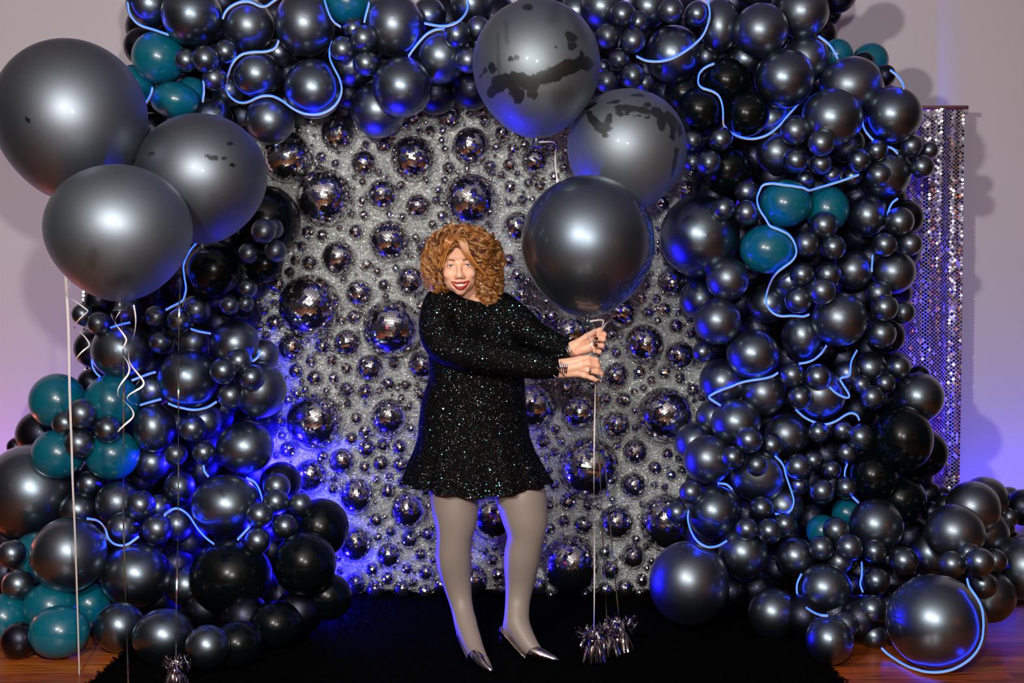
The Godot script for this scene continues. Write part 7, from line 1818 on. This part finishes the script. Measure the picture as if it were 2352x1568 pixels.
		for i in 5:
			var u := (i - 2) / 2.0
			lp.append(P.call(s * 0.032 + u * 0.0158, 0.0046 - 0.0050 * u * u, 0.0626 - (0.009 if u * s < 0 else 0.016) * u * u))
		la.sweep(spline(lp, 4), even(17, 0.0011, 0.0011), 6)
		put("eyelashes", la.mesh(), mat(Color(0.05, 0.03, 0.02), 0.6), t)
	var lips := Geo.new()
	var top := []
	var bot := []
	for i in 13:
		var u := (i - 6) / 6.0
		var zz := 0.0712 - 0.0135 * u * u
		top.append(P.call(0.0015 + u * 0.0335, -0.0640 + 0.0058 * u * u + (0.0012 * cos(u * 9.0) if absf(u) < 0.5 else 0.0), zz + 0.002))
		bot.append(P.call(0.0015 + u * 0.0330, -0.0855 + 0.0262 * pow(absf(u), 2.2), zz + 0.001))
	var rt := PackedFloat32Array()
	var rb := PackedFloat32Array()
	for i in 37:
		var u := absf((i - 18) / 18.0)
		rt.append(lerpf(0.0034, 0.0016, u * u))
		rb.append(lerpf(0.0049, 0.0018, u * u))
	lips.sweep(spline(top, 3), rt, 10)
	lips.sweep(spline(bot, 3), rb, 10)
	put("lips", lips.mesh(), M.lip, t)
	var teeth := Node3D.new()
	teeth.name = "teeth"
	t.add_child(teeth)
	for i in 10:
		var u := (i - 4.5) / 5.0
		var hgt := 0.0115 * (1.0 - 0.5 * u * u)
		put("tooth", ball, M.teeth, teeth, Transform3D(hb * Basis(Vector3.UP, u * 0.8) * Basis.from_scale(Vector3(0.0030, hgt * 0.62, 0.003)), P.call(0.0015 + u * 0.0265, -0.0725 + 0.006 * u * u, 0.0640 - 0.018 * u * u)))
	# --- hair
	build_hair(t, hc)
	# --- dress, sequins
	build_dress(t)
	# --- jewellery
	for q in [[1104, 647, 0.0062], [1107, 664, 0.0085]]:
		var er := Geo.new()
		var ep := PackedVector3Array()
		for i in 21:
			ep.append(W(q[0], q[1], 0.11) + Vector3(cos(TAU * i / 20), sin(TAU * i / 20), 0.15 * sin(TAU * i / 20)) * q[2])
		er.sweep(ep, even(21, 0.0018, 0.0018), 8, false)
		put("earring", er.mesh(), M.silver, t)
	var cuff := Geo.new()
	var ax := (W(1300, 845, zA) - W(1270, 843, zA)).normalized()
	var sd := ax.cross(Vector3(0, 0, 1)).normalized()
	for k in 4:
		var cp := PackedVector3Array()
		for i in 25:
			var a := lerpf(-2.5, 2.5, i / 24.0)
			cp.append(W(1287 + k * 4.6, 843, zA - 0.002) + (sd * sin(a) * 0.0275 + Vector3(0, 0, 1) * cos(a) * 0.0255))
		cuff.sweep(cp, even(25, 0.0042, 0.0042), 8)
	put("cuff_bracelet", cuff.mesh(), M.silver, t)
	var sw := Geo.new()
	var sp := spline([W(1296, 862, zA + 0.026), W(1284, 850, zA + 0.03), W(1276, 838, zA + 0.028), W(1270, 842, zA + 0.022), W(1269, 856, zA + 0.024), W(1277, 866, zA + 0.027), W(1296, 868, zA + 0.022)], 6)
	sw.sweep(sp, even(sp.size(), 0.0032, 0.0026), 8)
	put("bracelet_swirl", sw.mesh(), M.silver, t)
	var bx := (W(1316, 800, zB) - W(1296, 812, zB - 0.01)).normalized()
	var by := bx.cross(Vector3(0, 0, 1)).normalized()
	for k in 3:
		var wg := Geo.new()
		var cp := PackedVector3Array()
		for i in 29:
			var a := TAU * i / 28
			cp.append(W(1308 + k * 3.6, 806 - k * 1.8, zB) + by * sin(a) * 0.0275 + by.cross(bx) * cos(a) * 0.0265)
		wg.sweep(cp, even(29, 0.0019, 0.0019), 8, false)
		put("bangle", wg.mesh(), M.silver, t)
	for q in [[W(1353, 850.5, zA + 0.0175), W(1370, 854, zA + 0.01), 0.0122], [W(1366, 784.5, zB + 0.031), W(1367, 779, zB + 0.03), 0.008]]:
		var rg := Geo.new()
		var d: Vector3 = (q[1] - q[0]).normalized()
		var u := d.cross(Vector3(0, 0, 1)).normalized()
		var w := u.cross(d)
		for k in 3:
			var cp := PackedVector3Array()
			for i in 19:
				var a := TAU * i / 18
				cp.append(q[0] + d * 0.0026 * (k - 1) + (u * cos(a) + w * sin(a)) * q[2])
			rg.sweep(cp, even(19, 0.0014, 0.0014), 6, false)
		put("ring", rg.mesh(), M.silver, t)
	build_shoes(t)

func build_hair(t: Node3D, hc: Vector3) -> void:
	var base := Geo.new()
	var hz := 0.045
	nets(base, [
		["e", W(1062, 578, 0.03), Vector3(0.118, 0.092, 0.115)],
		["e", W(1004, 606, 0.065), Vector3(0.047, 0.085, 0.075)], ["e", W(1012, 640, 0.06), Vector3(0.040, 0.045, 0.06)],
		["e", W(1121, 606, 0.05), Vector3(0.049, 0.095, 0.080)], ["e", W(1122, 655, 0.035), Vector3(0.044, 0.066, 0.062)],
		["e", W(1092, 566, 0.12), Vector3(0.062, 0.050, 0.055)], ["e", W(1020, 564, 0.115), Vector3(0.042, 0.048, 0.05)],
		["e", W(1103, 584, 0.13), Vector3(0.030, 0.040, 0.035)],
		["x", W(1048, 600, 0.17), Vector3(0.045, 0.066, 0.09)], ["x", W(1060, 650, 0.17), Vector3(0.068, 0.065, 0.10)]],
		0.007, 0.02, W(1060, 620, 0.03) - Vector3(0.2, 0.2, 0.16), W(1060, 620, 0.03) + Vector3(0.2, 0.22, 0.22))
	base.smooth()
	var under := mat(Color(0.26, 0.12, 0.045), 0.9)
	var hair := put("hair", base.mesh(), under, t)
	var g := Geo.new()
	var shades := [Color(0.42, 0.155, 0.03), Color(0.31, 0.105, 0.018), Color(0.48, 0.21, 0.05), Color(0.60, 0.33, 0.13), Color(0.17, 0.055, 0.012)]
	# ringlets all over the mass, each a small bundle of thin coiling strands
	var parting := W(1043, 548, 0.13)
	for i in 1500:
		var k := rng.randi() % base.v.size()
		var p0 := base.v[k]
		var n0 := base.n[k]
		if n0.z < -0.35:
			continue
		var s2 := Vector2((p0.x - hc.x) / 0.062, (p0.y - hc.y + 0.035) / 0.085)
		if p0.z > 0.10 and s2.length() < 1.0 and p0.y < hc.y + 0.03:
			continue
		var away := (p0 - parting)
		away = (away - n0 * away.dot(n0)).normalized()
		var down := Vector3(0, -1, 0)
		down = (down - n0 * down.dot(n0)).normalized()
		var d := (away * 0.8 + down * 0.7 + Vector3(rng.randf_range(-1, 1), rng.randf_range(-1, 1), rng.randf_range(-1, 1)) * 0.45).normalized()
		var top := p0.distance_to(parting) < 0.075
		var l := rng.randf_range(0.04, 0.085)
		var coil := rng.randf_range(0.007, 0.0135) * (0.4 if top else 1.0)
		var turns := l / 0.036 * rng.randf_range(0.6, 1.15)
		var side := d.cross(n0).normalized()
		var ph := rng.randf() * TAU
		var c0: Color = shades[rng.randi() % 5]
		var lift := rng.randf_range(0.002, 0.010)
		for s in 9:
			var q := PackedVector3Array()
			var oo := Vector3(rng.randf_range(-1, 1), rng.randf_range(-1, 1), rng.randf_range(-1, 1)) * 0.0025
			for e in 17:
				var u := e / 16.0
				var a := ph + turns * TAU * u + s * 0.14
				q.append(p0 + d * l * (u - 0.35) + n0 * (lift + coil * 0.8 * sin(a) - 0.25 * l * u * u) + side * coil * cos(a) + oo)
			var kk := rng.randf_range(0.75, 1.25)
			g.sweep(q, even(17, 0.00090, 0.00050), 3, false, 1.0, Color(c0.r * kk, c0.g * kk, c0.b * kk))
	# the sweep of fringe over one eye, and the strands from the parting
	var locks := []
	for i in 44:
		var o := rng.randf_range(-1, 1)
		locks.append([W(1045 + o * 5, 545 + rng.randf() * 5, 0.175), W(1062 + o * 9, 556 + o * 3, 0.192), W(1073 + o * 9, 582 + o * 5, 0.193), W(1088 + o * 9, 604 + o * 6, 0.18), W(1108 + o * 9, 622 + o * 12, 0.15)])
	for i in 30:
		var o := rng.randf_range(-1, 1)
		locks.append([W(1042 + o * 5, 547 + rng.randf() * 5, 0.165), W(1028 + o * 6, 556 + o * 4, 0.172), W(1019 + o * 5, 580 + o * 6, 0.155), W(1010 + o * 6, 606 + o * 10, 0.135)])
	for lk in locks:
		var p := spline(lk, 8)
		var c0: Color = shades[rng.randi() % 3]
		for s in 6:
			var q := PackedVector3Array()
			var oo := Vector3(rng.randf_range(-1, 1), rng.randf_range(-1, 1), rng.randf_range(-1, 1)) * 0.003
			for i in p.size():
				q.append(p[i] + oo)
			var k := rng.randf_range(0.75, 1.25)
			g.sweep(q, even(q.size(), 0.0014, 0.0008), 4, false, 1.0, Color(c0.r * k, c0.g * k, c0.b * k))
	var hm := mat(Color.WHITE, 0.32)
	hm.vertex_color_use_as_albedo = true
	hm.metallic_specular = 0.7
	var curls := put("curls", g.mesh(), hm, hair)
	curls.set_meta("kind", "stuff")

func sleeve_a(k: float) -> Array:                   # from her raised shoulder across the body to the lower cuff
	return leg_chain([[1014, 704, 40 * k, 0.035], [1006, 742, 40 * k, 0.08], [1014, 784, 38 * k, 0.12], [1060, 808, 37 * k, 0.15], [1130, 821, 33.5 * k, 0.172], [1210, 836, 29 * k, 0.19], [1266, 844, 24.5 * k, 0.202]])

func sleeve_b(k: float) -> Array:
	return leg_chain([[1146, 707, 37 * k, 0.0], [1188, 738, 36 * k, 0.03], [1222, 768, 32 * k, 0.08], [1262, 788, 27 * k, 0.125], [1299, 805, 23.5 * k, 0.168]])

func build_dress(t: Node3D) -> void:
	var g := Geo.new()
	# rings: py, left px, right px, depth radius, z of the middle, ruffle
	var rings := [[815, 992, 1196, 0.112, -0.008, 0.0], [840, 990, 1204, 0.120, -0.01, 0.0], [880, 981, 1206, 0.125, -0.015, 0.0], [920, 968, 1208, 0.132, -0.02, 0.0], [960, 962, 1212, 0.14, -0.025, 0.0], [1000, 959, 1218, 0.145, -0.025, 0.0], [1030, 953, 1226, 0.15, -0.025, 0.003], [1060, 945, 1238, 0.157, -0.025, 0.008], [1085, 938, 1251, 0.163, -0.025, 0.009], [1108, 932, 1264, 0.17, -0.025, 0.011]]
	var sides := 120
	var under := 12
	for ri in rings.size():
		var q = rings[ri]
		var cx: float = (q[1] + q[2]) / 2.0
		var hw: float = (q[2] - q[1]) / 2.0 * PX * 1.0
		for j in sides:
			var a := TAU * j / sides
			var ruf: float = 1.0 + q[5] / 0.2 * (0.6 + sin(a * 13.0) + 0.6 * sin(a * 29.0 + 1.0)) * 0.8
			var c := W(cx, q[0], q[4])
			var dip := 0.0
			if ri == rings.size() - 1:
				dip = -0.035 * maxf(0.0, sin(a)) * (1.0 - 0.75 * absf(cos(a))) - 0.002 * sin(a * 13.0)
			g.vert(c + Vector3(cos(a) * hw * ruf, dip, sin(a) * q[3] * ruf), Vector3(cos(a), 0, sin(a)), Vector2(j * 0.05, ri * 0.2))
	for ri in rings.size() - 1:
		for j in sides:
			g.quad(ri * sides + j, ri * sides + (j + 1) % sides, (ri + 1) * sides + (j + 1) % sides, (ri + 1) * sides + j)
	var top := []
	top += [["c", W(1048, 738, -0.005), W(1052, 872, -0.01), 0.112, 0.112], ["c", W(1142, 748, -0.012), W(1141, 872, -0.012), 0.107, 0.107],
		["c", W(1014, 699, 0.035), W(1100, 734, 0.03), 0.068, 0.070], ["c", W(1128, 713, 0.0), W(1150, 707, -0.005), 0.062, 0.060]]
	top += sleeve_a(1.0) + sleeve_b(1.0)
	nets(g, top, 0.0075, 0.016, Vector3(-0.40, 0.98, -0.22), Vector3(0.30, 1.50, 0.36))
	g.smooth()
	var dress := put("dress", g.mesh(), M.dress, t)
	# sequins strewn over it
	var disc := Geo.new()
	var c := disc.vert(Vector3.ZERO, Vector3(0, 0, 1))
	for i in 6:
		disc.vert(Vector3(cos(TAU * i / 6), sin(TAU * i / 6), 0), Vector3(0, 0, 1))
	for i in 6:
		disc.tri(c, 1 + i, 1 + (i + 1) % 6)
	var cum := PackedFloat32Array()
	var total := 0.0
	for i in range(0, g.ix.size(), 3):
		total += (g.v[g.ix[i + 1]] - g.v[g.ix[i]]).cross(g.v[g.ix[i + 2]] - g.v[g.ix[i]]).length()
		cum.append(total)
	var fine := []
	var fine_c := []
	var big := []
	var big_c := []
	for i in 46000:
		var k := cum.bsearch(rng.randf() * total)
		var a := g.ix[k * 3]
		var b := g.ix[k * 3 + 1]
		var d := g.ix[k * 3 + 2]
		var u := rng.randf()
		var w := rng.randf()
		if u + w > 1.0:
			u = 1.0 - u
			w = 1.0 - w
		var nn := (g.n[a] + (g.n[b] - g.n[a]) * u + (g.n[d] - g.n[a]) * w).normalized()
		if nn.z < -0.2:
			continue
		var p := g.v[a] + (g.v[b] - g.v[a]) * u + (g.v[d] - g.v[a]) * w
		var tilt := (nn + Vector3(rng.randf_range(-1, 1), rng.randf_range(-1, 1), rng.randf_range(-1, 1)) * 0.55).normalized()
		var x := tilt.cross(Vector3(0.1, 1, 0.05)).normalized()
		var bs := Basis(x, tilt.cross(x), tilt)
		if i % 22 == 0:
			big.append(Transform3D(bs * Basis.from_scale(Vector3.ONE * rng.randf_range(0.0022, 0.0032)), p + nn * 0.0022))
			big_c.append([Color(0.05, 0.40, 0.36), Color(0.10, 0.55, 0.50), Color(0.30, 0.65, 0.70)][rng.randi() % 3])
		else:
			fine.append(Transform3D(bs * Basis.from_scale(Vector3.ONE * rng.randf_range(0.0006, 0.0013)), p + nn * 0.0015))
			fine_c.append([Color(0.40, 0.29, 0.29), Color(0.32, 0.30, 0.31), Color(0.12, 0.30, 0.28), Color(0.45, 0.36, 0.36)][rng.randi() % 4])
	var sm := mat(Color.WHITE, 0.17, 1.0)
	sm.vertex_color_use_as_albedo = true
	swarm("fine_sequins", disc.mesh(), sm, fine, dress, fine_c)
	swarm("teal_sequins", disc.mesh(), sm, big, dress, big_c)

func build_shoes(t: Node3D) -> void:
	# centre line of each shoe from heel to toe (px, py, half width, z), heel top, where the topline meets the sole, start of the vamp
	var made := [
		[[[1063, 1452, 16, 0.025], [1073, 1470, 18, 0.070], [1083, 1488, 18.5, 0.12], [1095, 1508, 19, 0.172], [1107, 1521, 16, 0.21], [1119, 1533, 9, 0.246], [1128, 1540, 2.5, 0.270]], W(1054, 1434, 0.01), W(1088, 1508, 0.15), W(1097, 1499, 0.165), W(1062, 1472, 0.015)],
		[[[1161, 1449, 15.5, 0.015], [1178, 1464, 17, 0.035], [1198, 1481, 17, 0.065], [1218, 1495, 17, 0.097], [1237, 1502, 14, 0.12], [1260, 1510, 8.5, 0.14], [1282, 1516, 2.6, 0.155]], W(1144, 1432, 0.01), W(1213, 1502, 0.08), W(1224, 1490, 0.10), W(1152, 1472, 0.012)]]
	for s in made:
		var chain := leg_chain(s[0])
		var heel: Vector3 = chain[0][1]
		var tip: Vector3 = chain[chain.size() - 1][2]
		var fx := Vector3(tip.x - heel.x, 0, tip.z - heel.z).normalized()
		var sz := fx.cross(Vector3.UP).normalized()
		var down: Vector3 = s[2] - s[1]
		down = (down - sz * down.dot(sz)).normalized()
		var up_n := sz.cross(down).normalized()
		if up_n.y < 0:
			up_n = -up_n
		var back_n := (-fx + Vector3(0, 0.55, 0)).normalized()
		chain.append(["k", s[1], up_n, s[3], back_n])
		var g := Geo.new()
		nets(g, chain, 0.003, 0.012, heel.min(tip) - Vector3(0.05, 0.04, 0.05), heel.max(tip) + Vector3(0.05, 0.05, 0.05))
		g.smooth()
		var shoe := put("pump", g.mesh(), M.silver, t)
		shoe.set_meta("label", "pointed silver high heeled pump")
		var st := Geo.new()
		var hb: Vector3 = s[4]
		var foot := Vector3(hb.x + 0.004, 0.014, hb.z)
		st.sweep(PackedVector3Array([hb + fx * 0.012 + Vector3(0, 0.016, 0), hb.lerp(foot, 0.25), hb.lerp(foot, 0.6), foot]), PackedFloat32Array([0.017, 0.0095, 0.0052, 0.0042]), 14)
		put("stiletto_heel", st.mesh(), M.silver, shoe)
		var beads := []
		var bm := Geo.new()
		bm.lathe(PackedVector2Array([Vector2(0, 1), Vector2(0.7, 0.7), Vector2(1, 0), Vector2(0.7, -0.7), Vector2(0, -1)]), 8)
		for side in [-1.0, 1.0]:
			for i in range(0, chain.size() - 1):
				for e in 3:
					var c: Vector3 = chain[i][1].lerp(chain[i][2], e / 3.0)
					var r: float = lerpf(chain[i][3], chain[i][4], e / 3.0)
					beads.append(Transform3D(Basis.from_scale(Vector3.ONE * 0.0017), c + sz * side * r * 0.80 + Vector3(0, -r * 0.72, 0)))
		swarm("rhinestones", bm.mesh(), M.silver, beads, shoe)

# ------------------------------------------------------------------
func _ready() -> void:
	var cam := Camera3D.new()
	cam.name = "camera"
	add_child(cam)
	cam.position = EYE
	cam.rotation = Vector3(-PITCH, 0, 0)
	cam.fov = rad_to_deg(2.0 * atan(784.0 / FOCAL))
	cam.near = 0.05
	cam.far = 60.0
	cam.current = true
	var we := WorldEnvironment.new()
	we.name = "world"
	var env := Environment.new()
	env.background_mode = Environment.BG_COLOR
	env.background_color = Color(0.0, 0.0, 0.0)
	env.tonemap_mode = Environment.TONE_MAPPER_LINEAR
	env.tonemap_exposure = 1.0
	env.sdfgi_enabled = true
	env.ssao_enabled = true
	env.ssil_enabled = true
	we.environment = env
	add_child(we)
	make_materials()
	# the two flash heads beside and above the camera
	var white := Color(1.0, 0.98, 0.96)
	lamp("flash_lamp", "flash head high beside the camera, out of the picture", Vector3(-1.05, 2.35, 3.7), 0.07, white, 9.5)
	lamp("flash_lamp", "flash head just over the camera, out of the picture", Vector3(0.1, 1.95, 4.25), 0.06, white, 8.0)
	# coloured lamps on the floor behind and between the balloons
	var blue := Color(0.10, 0.07, 1.0)
	lamp("uplight_lamp", "blue lamp on the floor behind the black-green balloons, at the mirror wall's foot", W(712, 1385, -0.70), 0.03, blue, 5.0)
	lamp("uplight_lamp", "blue lamp tucked in the garland beside the mirror wall, at hip height", W(622, 1070, -0.70), 0.03, blue, 2.0)
	lamp("uplight_lamp", "blue uplight on the floor behind the balloon pile, in front of the sequin curtain", Vector3(2.3, 0.06, -0.80), 0.03, Color(0.17, 0.12, 1.0), 30.0, Vector3(1.74, 1.25, -1.22), 25.0)
	lamp("uplight_lamp", "blue uplight on the floor by the wall, outside the sequin curtain", Vector3(2.62, 0.06, -1.05), 0.03, Color(0.16, 0.11, 1.0), 1.0, Vector3(2.40, 0.62, -1.45), 42.0)
	lamp("uplight_lamp", "violet uplight on the floor by the bare wall", Vector3(-2.25, 0.06, -1.15), 0.03, Color(0.36, 0.17, 1.0), 1.1, Vector3(-2.4, 1.6, -1.45), 70.0)
	lamp("party_lamp", "warm lamp low beside the bare wall, out of the picture", Vector3(-3.0, 0.35, -1.0), 0.05, Color(1.0, 0.42, 0.16), 0.16)
	lamp("party_lamp", "pink spot lamp across the room", Vector3(-2.6, 1.9, 6.2), 0.05, Color(1.0, 0.05, 0.35), 0.7)
	lamp("party_lamp", "warm wall lamp across the room, inner one", Vector3(2.6, 1.7, 6.4), 0.05, Color(1.0, 0.55, 0.22), 0.45)
	lamp("party_lamp", "warm wall lamp across the room, outer one", Vector3(3.9, 1.5, 4.2), 0.05, Color(1.0, 0.5, 0.2), 0.4)
	build_room()
	M.sequin = mat(Color(0.85, 0.84, 0.84), 0.12, 1.0)
	sequin_curtain("silver sequin curtain with violet light on it, hung full length beside the garland", 1.60, 2.22, 2.33, -1.22, 0.0)
	sequin_curtain("scrap of silver sequin curtain showing behind the curling ribbons", -2.12, -1.75, 2.33, -1.22, 2.0)
	build_mirror_wall()
	make_balloon_meshes()
	build_garland()
	build_strips()
	build_floaters()
	build_person()
